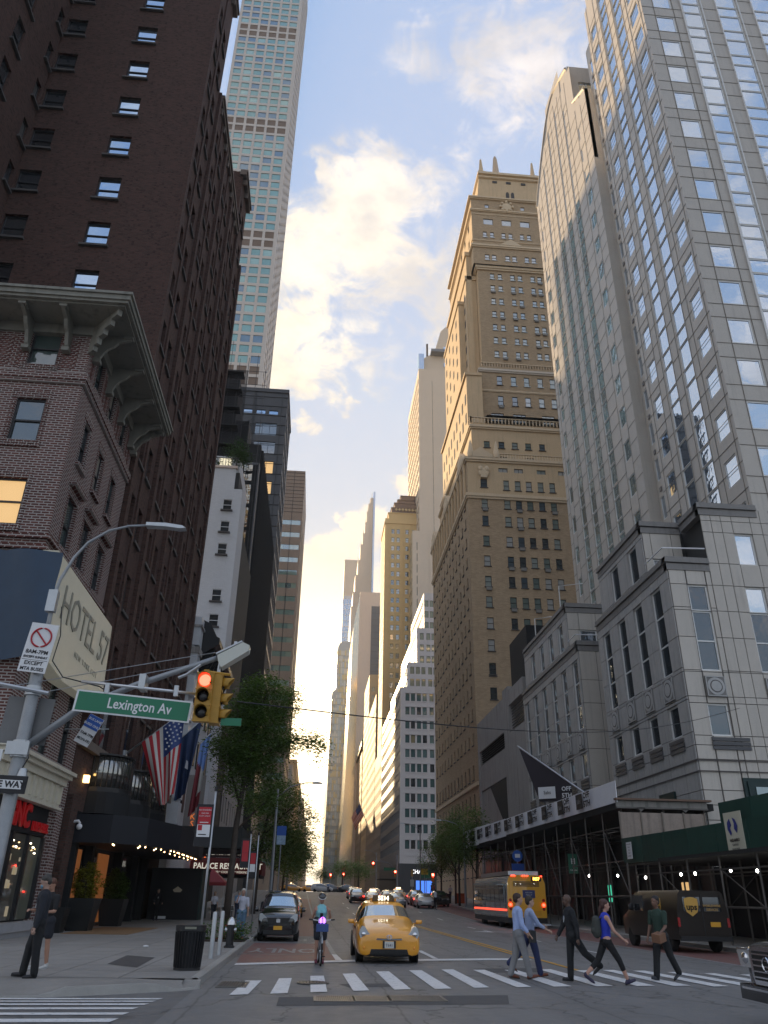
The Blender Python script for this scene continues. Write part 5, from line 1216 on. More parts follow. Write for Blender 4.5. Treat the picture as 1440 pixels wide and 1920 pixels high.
# flags of concrete: one slab each near the camera
left_walk = thing('left_sidewalk', 'concrete sidewalk of square flags along the left side of the street', 'sidewalk', (0,0,0)); del left_walk['category']; del left_walk['label']; struct(left_walk)
right_walk = thing('right_sidewalk', 'x', 'sidewalk', (0,0,0)); del right_walk['category']; del right_walk['label']; struct(right_walk)
def slab(par, x0, x1, y0, y1, g=.012, dz=.15, m=None):
    b = MB(); P = [(x0+g,y0+g),(x1-g,y0+g),(x1-g,y1-g),(x0+g,y1-g)]
    b.v = [(x,y,G(x,y)+dz) for x,y in P]+[(x,y,G(x,y)+dz-.04) for x,y in P]; b.f = [(0,1,2,3),(0,4,5,1),(1,5,6,2),(2,6,7,3),(3,7,4,0)]; b.mi = [0]*5
    return b.build('flagstone', m or m_walk, par, fix=False)
for j in range(22):
    for i in range(6): slab(left_walk, -2.2-1.45*(i+1), -2.2-1.45*i, 17.9+1.55*j, 17.9+1.55*(j+1))
for j in range(16):
    for i in range(4): slab(right_walk, 16.15+1.5*i, 16.15+1.5*(i+1), 24+2.0*j, 24+2.0*(j+1))
b = MB()
for (x0, n, ys) in ((-10.9, 6, fr(52, 34, 3.1)), (16.15, 4, fr(56, 32, 3.1))):
    for y in ys:
        for i in range(n):
            P = [(x0+1.45*i+.012,y+.012),(x0+1.45*(i+1)-.012,y+.012),(x0+1.45*(i+1)-.012,y+3.08),(x0+1.45*i+.012,y+3.08)]
            k = len(b.v); b.v += [(x,yy,G(x,yy)+.15) for x,yy in P]; b.f.append((k,k+1,k+2,k+3)); b.mi.append(0)
o = b.build('far_flagstones', m_walk, fix=False); stuff(o)
# corner at left: rounded apron with ramp; avenue sidewalk to the left
fr_ = [(-10.9,15.9),(-5.2,16.0),(-4.4,16.2),(-3.5,16.65),(-2.75,17.1),(-2.35,17.35),(-2.05,17.75),(-2.05,18.0)]; b = MB(); dense = []
for (x0, y0), (x1, y1) in zip(fr_, fr_[1:]):
    n = 10 if x0 < -6 else 4
    dense += [(x0+(x1-x0)*k/n, y0+(y1-y0)*k/n) for k in range(n)]
dense.append(fr_[-1])
def apz(x, v):
    e = lerp(x, [(-5.6,.02),(-4.5,.02),(-4.2,.13),(-2.8,.14),(-2.4,.03),(-2.1,.03),(-2.05,.13)]); t = min(1, v*2.2); return e+(.15-e)*t*t*(3-2*t)
sk = MB()
for k, (x, y) in enumerate(dense):
    for j in range(5): v = j/4; xx = x*(1-v)+(min(x, -2.3) if x < -2.3 else -2.3-1.2*(1 if x > -2.3 else 0))*v; yy = y+(17.97-y)*v; b.v.append((xx, yy, apz(x, v)))
    z = apz(x, 0); sk.v += [(x+.03, y-.05, -.08), (x+.02, y-.03, z+.004), (x-.06, y+.12, z+.008)]
for k in range(len(dense)-1):
    for j in range(4): a = k*5+j; b.f.append((a, a+5, a+6, a+1)); b.mi.append(0)
    for j in range(2): a = k*3+j; sk.f.append((a, a+3, a+4, a+1)); sk.mi.append(0)
struct(sk.build('kerb', m_kerb, fix=True)); struct(b.build('corner_apron', mat('apron_concrete', (.26,.245,.225), .85, var=.25, vscale=1.6, bump=.3, bscale=50), fix=False))
struct(MB().quad((-60,16.0,.148),(-10.9,16.0,.148),(-10.9,27.6,.148),(-60,27.6,.148)).build('avenue_sidewalk', m_walk, fix=False))
b = MB().poly([(16.15,24,.15),(17.2,18.4,.1),(20,16.5,.12),(60,16.2,.15),(60,44.5,.15),(22.15,44.5,.15),(22.15,24,.15)]); struct(b.build('right_corner_sidewalk', m_walk, fix=False))
def kerb(pts, name='kerb', w=.16, h=.16):
    b = MB(); n = len(pts)
    V = [Vector((p[0], p[1], 0)) for p in pts]
    for k, p in enumerate(V):
        d = (V[min(k+1,n-1)]-V[max(k-1,0)]).normalized(); nn = Vector((-d.y, d.x, 0))*w
        z = G(p.x, p.y)
        for q, zz in ((p, z-.1), (p, z+h-.02), (p+nn*.12, z+h), (p+nn, z+h)): b.v.append((q.x, q.y, zz))
    for k in range(n-1):
        for j in range(3): a = k*4+j; b.f.append((a, a+1, a+5, a+4)); b.mi.append(0)
    return struct(b.build(name, m_kerb, fix=True))
kerb([(-2.1,y) for y in [18.0]+[q for q in ysR if 18 <= q <= 158]])
kerb([(-60,15.9),(-10.9,15.9)])
kerb([(16,158)]+[(16,y) for y in [q for q in ysR if 25 <= q <= 140][::-1]]+[(16.05,22),(16.6,19.5),(18,17.3),(20.5,16.2),(60,16.0)])
# paint
def paintmat(name, c, wear=.5, scale=7):
    m = bpy.data.materials.new(name); m.use_nodes = True; n = NT(m.node_tree); b = n.n['Principled BSDF']
    tc = n.add('ShaderNodeTexCoord').outputs['Object']
    f = n.ss(n.m('ADD', n.m('MULTIPLY', n.noise(tc, scale, 6, .7), .6), n.m('MULTIPLY', n.noise(tc, scale*9, 3, .7), .4)), wear-.10, wear+.10)
    n.l.new(n.mix(f, c, (.13,.128,.128)), b.inputs['Base Color']); b.inputs['Roughness'].default_value = .6; MATS[name] = m; return m
m_pw = paintmat('white_road_paint', (.72,.72,.72), .60); m_pwf = paintmat('worn_white_paint', (.40,.40,.40), .50); m_py = paintmat('yellow_road_paint', (.62,.32,.03), .60)
m_prd = paintmat('red_lane_paint', (.20,.085,.070), .56, 2.5); m_prd2 = paintmat('worn_red_lane', (.19,.075,.065), .56, 2.5)
def decal(name, polys, m, dz=.004):
    b = MB()
    for P in polys:
        # cut long pieces so that they follow the ground
        b.poly([(x, y, G(x, y)+dz) for x, y in P])
    return struct(b.build(name, m, fix=False))
def strip_decal(name, x0, x1, ya, yb, m, dz=.004, dx=0, step=2.0):
    n = max(1, int((yb-ya)/step)); b = MB()
    for k in range(n+1):
        y = ya+(yb-ya)*k/n
        for x in (x0+dx*k/n, x1+dx*k/n): b.v.append((x, y, G(x, y)+dz))
    for k in range(n): b.f.append((2*k, 2*k+1, 2*k+3, 2*k+2)); b.mi.append(0)
    return struct(b.build(name, m, fix=False))
decal('red_lane_box', [[(-2.0,27.6),(.85,27.9),(.95,25.6),(-1.85,23.9)]], m_prd); strip_decal('red_bus_lane', -2.0, .75, 27.95, 34, m_prd2); strip_decal('red_bus_lane', -2.0, .6, 40, 110, m_prd2, dx=-.4, step=4)
strip_decal('lane_edge_line', .80, .95, 28, 150, m_pwf, dx=-1.5, step=3, dz=.008)
decal('lane_edge_line', [[(.85,25.6),(1.05,25.6),(.95,28),(.80,28)]], m_pw, .008)
XW = [(-1.26,-.92,19.3,-1.36,-1.03,16.65),(-.57,-.29,19.9,-.63,-.31,16.9),(.12,.43,20.55,.12,.44,17.2),(.88,1.18,21.2,.95,1.27,17.5),(1.73,2.06,21.9,1.78,2.13,17.8),(2.6,2.93,22.35,2.62,2.98,18.0),(3.48,3.8,22.7,3.48,3.82,18.3),
      (4.3,4.62,22.7,4.42,4.76,18.5),(5.14,5.46,22.8,5.27,5.69,18.7),(6.14,6.48,23.1,6.25,6.65,18.85),(7.05,7.4,22.9,7.2,7.65,19.0),(7.85,8.2,23.1,8.06,8.5,19.1),(8.64,9.0,23.0,8.95,9.35,19.05),(9.45,9.8,22.7,9.75,10.15,19.1),(10.3,10.65,22.4,10.55,10.95,19.3),(11.15,11.5,22.2,11.4,11.8,19.5),(12.0,12.35,22,12.25,12.65,19.6)]
for a, b2, y1, c, d, y0 in XW: decal('crosswalk_stripe', [[(c,y0),(d,y0+.12),(b2,y1+.1),(a,y1)]], m_pw, .012)
decal('stop_line', [[(-1.85,23.35),(1.5,25.1),(5.6,26.3),(5.6,27.0),(1.5,25.75),(-1.85,23.95)]], m_pw, .012)
decal('stop_line', [[(5.6,26.3),(6.85,26.5),(6.85,27.15),(5.6,27.0)]], m_pw, .012)
for y0, xa, xb, yb in ((16.10,-5.3,-2.5,15.92),(15.74,-5.3,-2.55,15.58),(15.36,-5.3,-2.6,15.15),(14.85,-5.3,-2.68,14.62),(14.25,-5.3,-2.7,14.0),(13.6,-5.3,-2.72,13.25)): decal('crosswalk_stripe', [[(-9,yb-.42),(xb,yb),(xb+.05,y0),(-9,y0-.42)]], m_pw, .008)
for y in (28, 34, 44, 54, 64, 74, 86, 98): strip_decal('lane_dash', 3.85, 3.97, y-1.4, y+1.6, m_pw, .010, dx=-.05)
strip_decal('lane_dash', 3.82, 3.98, 26.6, 30.4, m_pw, .014)
strip_decal('double_yellow_line', 6.82, 6.95, 27.2, 112, m_py, .010, dx=.0, step=3); strip_decal('double_yellow_line', 7.08, 7.21, 22.8, 112, m_py, .010, dx=.0, step=3)
for y in (30, 38, 48, 53, 66, 78, 92): strip_decal('lane_dash', 10.2, 10.33, y, y+2.6, m_pw, .010)
decal('turn_arrow', [[(9.2,48.2),(10.2,47.4),(10.2,49.0)],[(10.2,48),(11.6,48.0),(11.6,48.3),(10.2,48.3)]], m_pw, .012)
strip_decal('red_bus_lane', 12.9, 15.9, 24, 110, m_prd2, .004, step=3); strip_decal('lane_edge_line', 12.75, 12.9, 24, 110, m_pwf, .008, step=3)
for y in (20.3, 21.2, 22.4): decal('worn_mark', [[(9.9,y),(10.9,y+.1),(11.0,y+.3),(10,y+.2)]], m_pwf, .008)
def ground_text(s, size, x, y, rz, m, sy=1.0, sx=1.0, dz=.012):
    o = text(None, s, size, (x, y, dz), (0, 0, 0), m, 'lane_lettering', 0, sx=sx, bevel=.02)
    o.data.transform(Matrix.Rotation(rz, 4, 'Z') @ Matrix.Diagonal((1, sy, 1, 1))); return struct(o)
ground_text('ONLY', 1.15, -.75, 29.6, math.pi, m_pwf, 2.6, .72)
ground_text('BUS', 1.15, -.75, 36.6, math.pi, m_pwf, 2.2, .8)
# avenue far crosswalk, patches of newer asphalt
for x in fr(-1.6, 14, 1.25): decal('crosswalk_stripe', [[(x,152),(x+.6,152),(x+.6,156),(x,156)]], m_pw, .02)
m_patch = mat('newer_asphalt', (.085,.084,.085), .8, var=.15, vscale=3, bump=.4, bscale=60)
decal('asphalt_patch', [[(-.45,15.2),(3.6,15.7),(3.9,17.1),(-.45,16.45)]], m_patch, .004); decal('asphalt_patch', [[(.9,18.2),(1.9,18.5),(1.7,19.1),(.7,18.9)]], m_patch, .004)
decal('asphalt_patch', [[(4.6,22.0),(6.1,22.4),(6.2,23.6),(4.4,23.2)]], m_patch, .003)
# iron in the road: slotted gratings, a manhole cover, a sidewalk vault
m_iron = mat('worn_iron', (.17,.165,.16), .45, .6, var=.25, vscale=8)
def grating(name, x0, x1, y0, y1, n, along, z, label):
    t = thing(name, label, 'grating', ((x0+x1)/2, (y0+y1)/2, z))
    sub(t, MB().box(x0,x1,y0,y1,z+.001,z+.006), 'pit', m_black)
    sub(t, MB().box(x0-.05,x1+.05,y0-.05,y0,z,z+.018).box(x0-.05,x1+.05,y1,y1+.05,z,z+.018).box(x0-.05,x0,y0,y1,z,z+.018).box(x1,x1+.05,y0,y1,z,z+.018), 'rim', m_iron)
    me = None
    for k in range(n):
        if along == 'x':
            c = x0+(x1-x0)*(k+.5)/n; w_ = (x1-x0)/n*.5; me = me or MB().box(-w_/2,w_/2,(y0-y1)/2,(y1-y0)/2,0,.012).mesh('bar', m_iron); put('bar', me, t, (c-(x0+x1)/2, 0, .006))
        else:
            c = y0+(y1-y0)*(k+.5)/n; w_ = (y1-y0)/n*.5; me = me or MB().box((x0-x1)/2,(x1-x0)/2,-w_/2,w_/2,0,.012).mesh('bar', m_iron); put('bar', me, t, (0, c-(y0+y1)/2, .006))
    return t
grating('road_grating', .22, .85, 15.8, 16.5, 18, 'x', .006, 'slotted iron grating left of the long bars in the near roadway')
grating('road_grating', .92, 1.5, 15.85, 16.55, 4, 'y', .006, 'iron grating with four long bars in the near roadway')
grating('road_grating', 1.56, 2.5, 15.95, 16.7, 5, 'y', .006, 'worn half-paved grating at the right end of the road patch')
grating('gutter_grating', -1.7, -1.2, 17.95, 18.95, 9, 'x', .006, 'slotted gutter drain at the left corner kerb')
mh = thing('manhole_cover', 'round iron manhole cover lying across a crosswalk stripe', 'manhole cover', (.17, 18.95, .014))
b = MB(); b.lathe([(.34,0),(.34,.012),(.30,.012),(.30,.006)], n=28); b.build('rim', m_iron, mh)
b = MB()
for k in range(8): b.box(-.26+.07*k,-.22+.07*k,-.2,.2,.006,.012)
b.build('raised_tread', m_iron, mh); MB().lathe([(.3,.0),(.3,.006)], n=28).build('cover', mat('iron_dark', (.09,.088,.085), .5, .5), mh)
b = MB(); b.poly([(-4.6,21.2,.156),(-3.75,20.3,.156),(-3.9,23.4,.156),(-4.75,24.1,.156)]); tag(b.build('vault_cover', mat('vault_plate', (.085,.08,.078), .75, .2, var=.3, vscale=5), fix=False), 'dark rectangular vault plate let into the left sidewalk', 'vault cover')
b = MB(); b.box(-9.7,-7.1,35.5,42.5,.152,.165); tag(b.build('entrance_mat', mat('tan_mat', (.26,.15,.07), .9, var=.2)), 'tan entrance mat under the bulb-lit canopy', 'mat')

# ================================================================== VEHICLES
m_tyre = mat('tyre_rubber', (.012,.012,.012), .85); m_rim = mat('alloy_rim', (.45,.46,.47), .35, .8); m_steelrim = mat('dark_rim', (.07,.07,.075), .5, .4)
m_carglass = mat('car_glass', (.012,.016,.02), .04, 0, spec=1.0, coat=1.0)
g_shield = glassmat('windscreen', [((.02,.03,.035), 1)], .55, .02, mcol=(.85,.95,1.0))
m_plast = mat('black_plastic', (.016,.016,.017), .6); m_chrome = mat('chrome', (.75,.75,.76), .12, 1.0)
m_lens = mat('headlight_lens', (.55,.58,.60), .12, .5, coat=1); m_tail = mat('tail_light_lit', (.8,.02,.01), .3, emit=(1,.03,.015), estr=3.2); m_taild = mat('tail_light', (.35,.01,.01), .25)
m_amber = mat('amber_lens', (.8,.3,.03), .3); m_plate = mat('plate_white', (.6,.6,.55), .5); m_platey = mat('plate_orange', (.70,.36,.03), .5)
def paint(name, c, rough=.28, metal=0.0): return mat(name, c, rough, metal, coat=1.0, spec=.6)
def loft_body(stations, name, m_paint, parent, sub_=2):
    """stations: (y, half width bottom, half width belt, half width roof, z bottom, z belt, z roof, glass) with y growing to the rear;
    glass: 's' side windows, 'f' the strip from the previous station is windscreen or rear window, '' none"""
    b = MB(); N = 9
    for (y, wb, wl, wr, zb, zl, zt, g) in stations:
        zm = zb+(zl-zb)*.55
        half = [(0, zb), (wb*.92, zb), (wb, zb+.10), (wb*1.0+.02, zm), (wl, zl), (wr+(wl-wr)*.12, zl+(zt-zl)*.86), (wr*.82, zt-.004), (wr*.4, zt+.012*(1 if zt > zl+.1 else .6)), (0, zt+.018)]
        for x, z in half: b.v.append((-x, y, z))
        for x, z in half[::-1][1:-1]: b.v.append((x, y, z))
    M = 16
    for k in range(len(stations)-1):
        ga, gb = stations[k][7], stations[k+1][7]
        for j in range(M):
            a0 = k*M+j; a1 = k*M+(j+1) % M; b.f.append((a0, a0+M, a1+M, a1))
            jj = j if j < 8 else 15-j
            mi = 0
            if jj == 4 and 's' in ga and 's' in gb and 'p' not in gb: mi = 1
            if 'f' in gb and jj in (5, 6, 7): mi = 2
            if jj == 0: mi = 3
            b.mi.append(mi)
    b.f.append(tuple(range(M))); b.mi.append(0); b.f.append(tuple((len(stations)-1)*M+j for j in range(M-1, -1, -1))); b.mi.append(0)
    me = b.mesh(name, [m_paint, m_carglass, g_shield, m_plast]); o = bpy.data.objects.new(name, me)
    md = o.modifiers.new('s', 'SUBSURF'); md.levels = sub_; me2 = baked(o)
    out = []
    for mi, nm, mm in ((0, name, m_paint), (1, 'side_window', m_carglass), (2, 'windscreen', g_shield), (3, 'underside', m_plast)):
        bm = bmesh.new(); bm.from_mesh(me2); bmesh.ops.delete(bm, geom=[f for f in bm.faces if f.material_index != mi], context='FACES')
        if not bm.faces: bm.free(); continue
        if mi == 2:      # front and rear glass apart
            ym = sum(f.calc_center_median().y for f in bm.faces)/len(bm.faces)
        m_ = bpy.data.meshes.new(nm); bm.to_mesh(m_); bm.free(); m_.materials.clear(); m_.materials.append(mm)
        m_.polygons.foreach_set('use_smooth', [True]*len(m_.polygons)); m_.polygons.foreach_set('material_index', [0]*len(m_.polygons))
        out.append(put(nm, m_, parent))
    return out
WH = {}
def wheel(parent, x, y, r=.32, w=.2, rim=None, spokes=8):
    rim = rim or m_rim; k = (r, w, rim.name)
    if k not in WH:
        t = MB(); t.lathe([(r*.62,-w/2),(r*.93,-w/2),(r,-w*.36),(r,w*.36),(r*.93,w/2),(r*.62,w/2)], n=24, axis='x')
        q = MB(); q.lathe([(r*.64,-w*.40),(r*.64,w*.40)], n=20, axis='x')
        h = MB(); h.lathe([(r*.14,-w*.47),(r*.14,w*.47)], n=10, axis='x')
        for s in range(spokes):
            a = 2*math.pi*s/spokes; c, d = math.cos(a), math.sin(a); e = .030
            for sx in (-1, 1):
                X0, X1 = sorted((sx*w*.41, sx*w*.46))
                P = [(c*r*.1-d*e, d*r*.1+c*e), (c*r*.62-d*e*1.3, d*r*.62+c*e*1.3), (c*r*.62+d*e*1.3, d*r*.62-c*e*1.3), (c*r*.1+d*e, d*r*.1-c*e)]
                h.prism(P, 'x', X0, X1)
        WH[k] = (t.mesh('tyre', m_tyre, smooth=.6), q.mesh('rim', m_steelrim), h.mesh('spokes', rim))
    o = put('wheel', WH[k][0], parent, (x, y, r)); put('rim', WH[k][1], o); put('spokes', WH[k][2], o); return o
def bx(parent, name, m, *a, smooth=False): return MB().box(*a).build(name, m, parent)
# local frame: front of the vehicle at y=0 facing -y, x across, z up
def hatchback(t, m_p, W=.86, L=4.5, H=1.52):
    st = [(.0,.78,.80,.62,.20,.58,.64,''),(.03,.84,.85,.66,.18,.60,.70,''),(.22,.88,.88,.70,.17,.72,.82,''),(.6,.89,.89,.70,.17,.82,.93,''),(1.1,.89,.88,.70,.17,.92,1.03,''),(1.22,.89,.88,.68,.17,.94,1.07,'s'),
          (2.00,.87,.87,.62,.18,.95,1.44,'sf'),(2.08,.87,.87,.61,.18,.95,1.47,'sp'),(2.14,.87,.87,.61,.18,.95,1.48,'s'),(2.75,.87,.87,.62,.18,.96,1.52,'s'),(2.83,.87,.87,.62,.18,.96,1.52,'sp'),(3.5,.86,.86,.61,.18,.97,1.50,'s'),(3.58,.86,.86,.60,.2,.97,1.49,'sp'),(3.95,.84,.84,.58,.22,.99,1.44,'s'),(4.10,.82,.82,.56,.24,1.0,1.40,''),(4.42,.76,.78,.60,.30,.98,1.08,'f'),(4.5,.7,.72,.55,.34,.9,.96,'')]
    st = [(y*L/4.5, a*W/.87, b*W/.87, c*W/.87, d, e, f*H/1.52, g) for y, a, b, c, d, e, f, g in st]
    loft_body(st, 'body', m_p, t)
    for x in (-W+.09, W-.09):
        for y in (.88*L/4.5, 3.62*L/4.5): wheel(t, x, y, .325, .21)
    # wheel arches
    for sx in (-1, 1):
        for y in (.88*L/4.5, 3.62*L/4.5):
            b = MB(); b.lathe([(.37,-.02),(.37,.02)], (sx*(W+.0), y, .33), 24, axis='x'); b.build('wheel_arch', m_plast, t)
    # move wheels proud of arches
def mirror_pair(t, x, y, z, m, w=.2, h=.14):
    for s in (-1, 1):
        b = MB(); b.prism([(s*(x+.01),z-h*.42),(s*(x+w*.9),z-h*.36),(s*(x+w*1.02),z-h*.05),(s*(x+w*.95),z+h*.38),(s*(x+.03),z+h*.42)], 'y', y-.05, y+.06); b.box(min(s*(x-.08), s*x), max(s*(x-.08), s*x)+.0, y-.02, y+.03, z-.06, z-.02)
        o = b.build('mirror', m, t, smooth=True)
taxi = thing('yellow_taxi', 'yellow taxi hatchback waiting at the stop line with its lit roof sign', 'taxi', (2.28, 24.35, .0))
m_taxi = paint('taxi_yellow', (.78,.33,.012))
hatchback(taxi, m_taxi, .86, 4.4, 1.56)
mirror_pair(taxi, .90, 1.42, 1.0, m_taxi)
for s in (-1, 1):
    b = MB(); b.prism([(s*.46,.64),(s*.56,.60),(s*.80,.62),(s*.845,.72),(s*.80,.86),(s*.74,.93),(s*.68,.90),(s*.58,.76)], 'y', .045, .55); o = b.build('headlight', m_lens, taxi)
    MB().ell((s*.72,.04,.72),(.07,.05,.06)).build('lamp', m_chrome, o, smooth=True)
    b = MB().box(min(s*.66,s*.74),max(s*.66,s*.74),.03,.1,.33,.45); b.build('fog_light_bezel', m_plast, taxi)
    MB().ell((s*.70,.02,.39),(.035,.03,.045)).build('fog_light', m_amber, taxi, smooth=True)
MB().prism([(-.36,.585),(0,.565),(.36,.585),(.34,.625),(0,.61),(-.34,.625)], 'y', -.015, .1).build('upper_grille', m_plast, taxi)
MB().prism([(-.36,.60),(0,.58),(.36,.60),(.36,.612),(0,.592),(-.36,.612)], 'y', -.025, .0).build('chrome_strip', m_chrome, taxi)
MB().prism([(-.54,.24),(.54,.24),(.50,.36),(-.50,.36)], 'y', -.012, .1).build('lower_grille', m_plast, taxi)
b = MB()
for k in range(3): b.box(-.5,.5,-.02,-.012,.26+.03*k,.265+.03*k)
b.build('grille_bar', m_black, taxi)
MB().box(-.18,-.13,-.04,.0,.38,.56).build('plate_bracket', m_plast, taxi); MB().box(.13,.18,-.04,.0,.38,.56).build('plate_bracket', m_plast, taxi)
o = MB().box(-.145,.145,-.035,-.01,.385,.545).build('number_plate', m_plate, taxi)
text(taxi, 'T641', .10, Vector((0,-.04,.455))+taxi.location, RE, mat('plate_ink', (.05,.05,.12), .6), 'plate_number', .002)
# emblem: three crossed ovals
def ring(b, c, rx, rz, r=.008, n=20, ax='y'):
    b.tube([(c[0]+rx*math.cos(2*math.pi*k/n), c[1], c[2]+rz*math.sin(2*math.pi*k/n)) for k in range(n+1)], r, 5)
b = MB(); ring(b, (0,-.03,.655), .075, .052); ring(b, (0,-.032,.655), .028, .05, .006); ring(b, (0,-.034,.668), .055, .02, .006); b.build('emblem', m_chrome, taxi, smooth=True)
rs = MB().prism([(-.34,1.535),(.34,1.535),(.30,1.70),(-.30,1.70)], 'y', 2.1, 2.36).build('roof_sign', mat('roof_sign_body', (.10,.06,.02), .4), taxi)
text(taxi, '5E14', .17, Vector((0,2.09,1.615))+taxi.location, RE, mat('roof_sign_digits', (1,.95,.8), .5, emit=(1,.9,.65), estr=.8), 'roof_sign_digits', .003, bevel=.004)
for s in (-1, 1): MB().box(*sorted((s*.34,s*.40)),2.15,2.3,1.54,1.62).build('roof_sign_lamp', m_amber, taxi)
b = MB(); b.tube([(-.1,1.2,1.045),(-.62,1.42,1.17)], .009, 4); b.tube([(.55,1.2,1.045),(.1,1.45,1.17)], .009, 4); b.build('wiper', m_plast, taxi)
# black compact van parked at the left kerb
van = thing('black_compact_van', 'glossy black compact van standing at the left kerb behind the cyclist', 'van', (-1.18, 34.9, .0))
m_vb = paint('van_black', (.010,.010,.011), .16)
loft_body([(.02,.60,.64,.55,.35,.75,.80,''),(.1,.74,.76,.66,.24,.82,.90,''),(.4,.80,.81,.70,.2,.94,1.05,''),(.8,.82,.82,.72,.2,1.0,1.14,''),(.92,.82,.82,.70,.2,1.02,1.18,'s'),(1.55,.83,.83,.60,.2,1.05,1.66,'sf'),(1.64,.83,.83,.60,.2,1.05,1.72,'sp'),(1.7,.83,.83,.60,.2,1.05,1.74,'s'),(2.3,.83,.83,.62,.2,1.06,1.79,'s'),(2.38,.83,.83,.62,.2,1.06,1.79,'sp'),(3.3,.83,.83,.63,.2,1.08,1.80,'s'),(3.4,.83,.83,.63,.2,1.08,1.80,'sp'),(4.1,.82,.82,.62,.2,1.1,1.78,'s'),(4.3,.80,.80,.6,.25,1.1,1.72,''),(4.4,.76,.78,.58,.3,1.1,1.5,'')], 'body', m_vb, van)
for x in (-.72, .72):
    for y in (.8, 3.5): wheel(van, x, y, .30, .19, m_steelrim)
mirror_pair(van, .86, 1.1, 1.12, m_vb, .2, .22)
for s in (-1, 1):
    b = MB(); b.prism([(s*.40,.70),(s*.62,.66),(s*.76,.76),(s*.76,.98),(s*.66,1.0),(s*.48,.86)], 'y', .06, .4); b.build('headlight', m_lens, van)
MB().prism([(-.38,.64),(.38,.64),(.46,.84),(-.46,.84)], 'y', 0, .1).build('grille', m_plast, van)
b = MB(); b.box(-.08,.08,-.03,0,.68,.80); ring(b, (0,-.03,.74), .075, .07, .009); b.build('emblem', m_chrome, van)
MB().box(-.56,.56,-.01,.1,.26,.40).build('lower_grille', m_plast, van); MB().box(-.17,.17,-.04,-.02,.42,.56).build('number_plate', m_platey, van)
b = MB(); b.tube([(-.5,1.9,1.80),(-.5,3.9,1.83)], .02, 5); b.tube([(.5,1.9,1.80),(.5,3.9,1.83)], .02, 5); b.build('roof_rail', m_plast, van)
# orange-brown van hood behind it and a parked yellow one further
# hybrid city bus, seen from behind on the right
bus = thing('city_bus', 'yellow-backed city bus with red side stripe pulled up on the right', 'bus', (13.9, 54.2, .0))
m_busy = paint('bus_yellow', (.74,.36,.015)); m_busb = paint('bus_blue_grey', (.22,.24,.28), .2); m_busg = mat('bus_glass', (.02,.022,.025), .05, spec=1, coat=1)
b = MB(); pr = [(-1.26,.35),(1.26,.35),(1.28,1.2),(1.26,2.6),(1.10,3.0),(.8,3.08),(-.8,3.08),(-1.10,3.0),(-1.26,2.6),(-1.28,1.2)]; b.prism(pr, 'y', .12, 11.0); b.build('body', m_busb, bus, smooth=.5)
b = MB(); b.prism([(x*.985,z) for x, z in pr], 'y', 0, .12); b.build('rear_panel', m_busy, bus, smooth=.5)
MB().box(-1.27,1.27,-.02,11,.32,.62).build('skirt', mat('bus_skirt', (.035,.035,.04), .5), bus)
for k in range(7): MB().box(-1.30,-1.26,.9+k*1.4,2.15+k*1.4,1.55,2.5).build('side_window', m_busg, bus)
for k in range(7): MB().box(-1.315,-1.29,.85+k*1.4,2.2+k*1.4,2.3,2.33).build('window_bar', m_alu, bus)
MB().box(-1.31,-1.28,.2,11,.98,1.10).build('red_stripe', mat('lit_red_stripe', (.7,.05,.03), .4, emit=(1,.08,.04), estr=.45), bus)
MB().box(-1.31,-1.28,.2,11,2.62,2.68).build('side_trim', m_alu, bus); MB().box(-1.30,-1.28,.2,11,.70,.95).build('side_trim', m_alu, bus)
for z in (2.42,2.50,2.58,2.66): MB().box(-.85,.85,-.04,.0,z,z+.035).build('vent_slat', m_plast, bus)
MB().box(.35,1.0,-.04,0,2.72,2.98).build('route_display', m_plast, bus)
text(bus, 'M57', .24, Vector((.68,-.05,2.85))+bus.location, RE, mat('amber_digits', (1,.35,.05), .5, emit=(1,.32,.04), estr=3.2), 'route_number', .002, bevel=.005)
for x in (-1.08, 1.08):
    for z, mm in ((1.35, m_tail), (1.62, m_taild), (1.12, m_taild)):
        b = MB(); b.lathe([(.09,-.04),(.09,0)], (x,0,z), 16, axis='y'); b.build('tail_light', mm, bus)
for x in (-.9,-.75,-.2,-.05,.1,1.02): MB().box(x-.05,x+.05,-.03,.05,3.0,3.05).build('marker_light', m_tail, bus)
MB().box(-.25,.55,-.03,0,1.75,2.2).build('rear_advert', mat('navy_advert', (.03,.04,.14), .4), bus)
for z, s in ((2.05,'RIDE SAFE'),(1.92,'MASK UP')): text(bus, s, .1, Vector((.15,-.04,z))+bus.location, RE, m_plate, 'advert_lettering', .001)
MB().box(-.9,.9,-.025,0,.75,1.02).build('engine_door', mat('bus_yellow_dk', (.62,.30,.015), .4), bus); MB().box(-1.2,1.2,-.12,0,.36,.62).build('bumper', m_plast, bus)
b = MB().box(-1.0,1.0,.6,9.5,3.08,3.32); b.build('roof_pod', m_alu, bus)
for x in (-1.1, 1.1):
    for y in (2.6, 8.2): wheel(bus, x, y, .46, .28, m_alu, 10)
for k in range(6): MB().box(-1.29,-1.275,.5+1.6*k,.53+1.6*k,.62,2.6).build('panel_seam', m_black, bus)
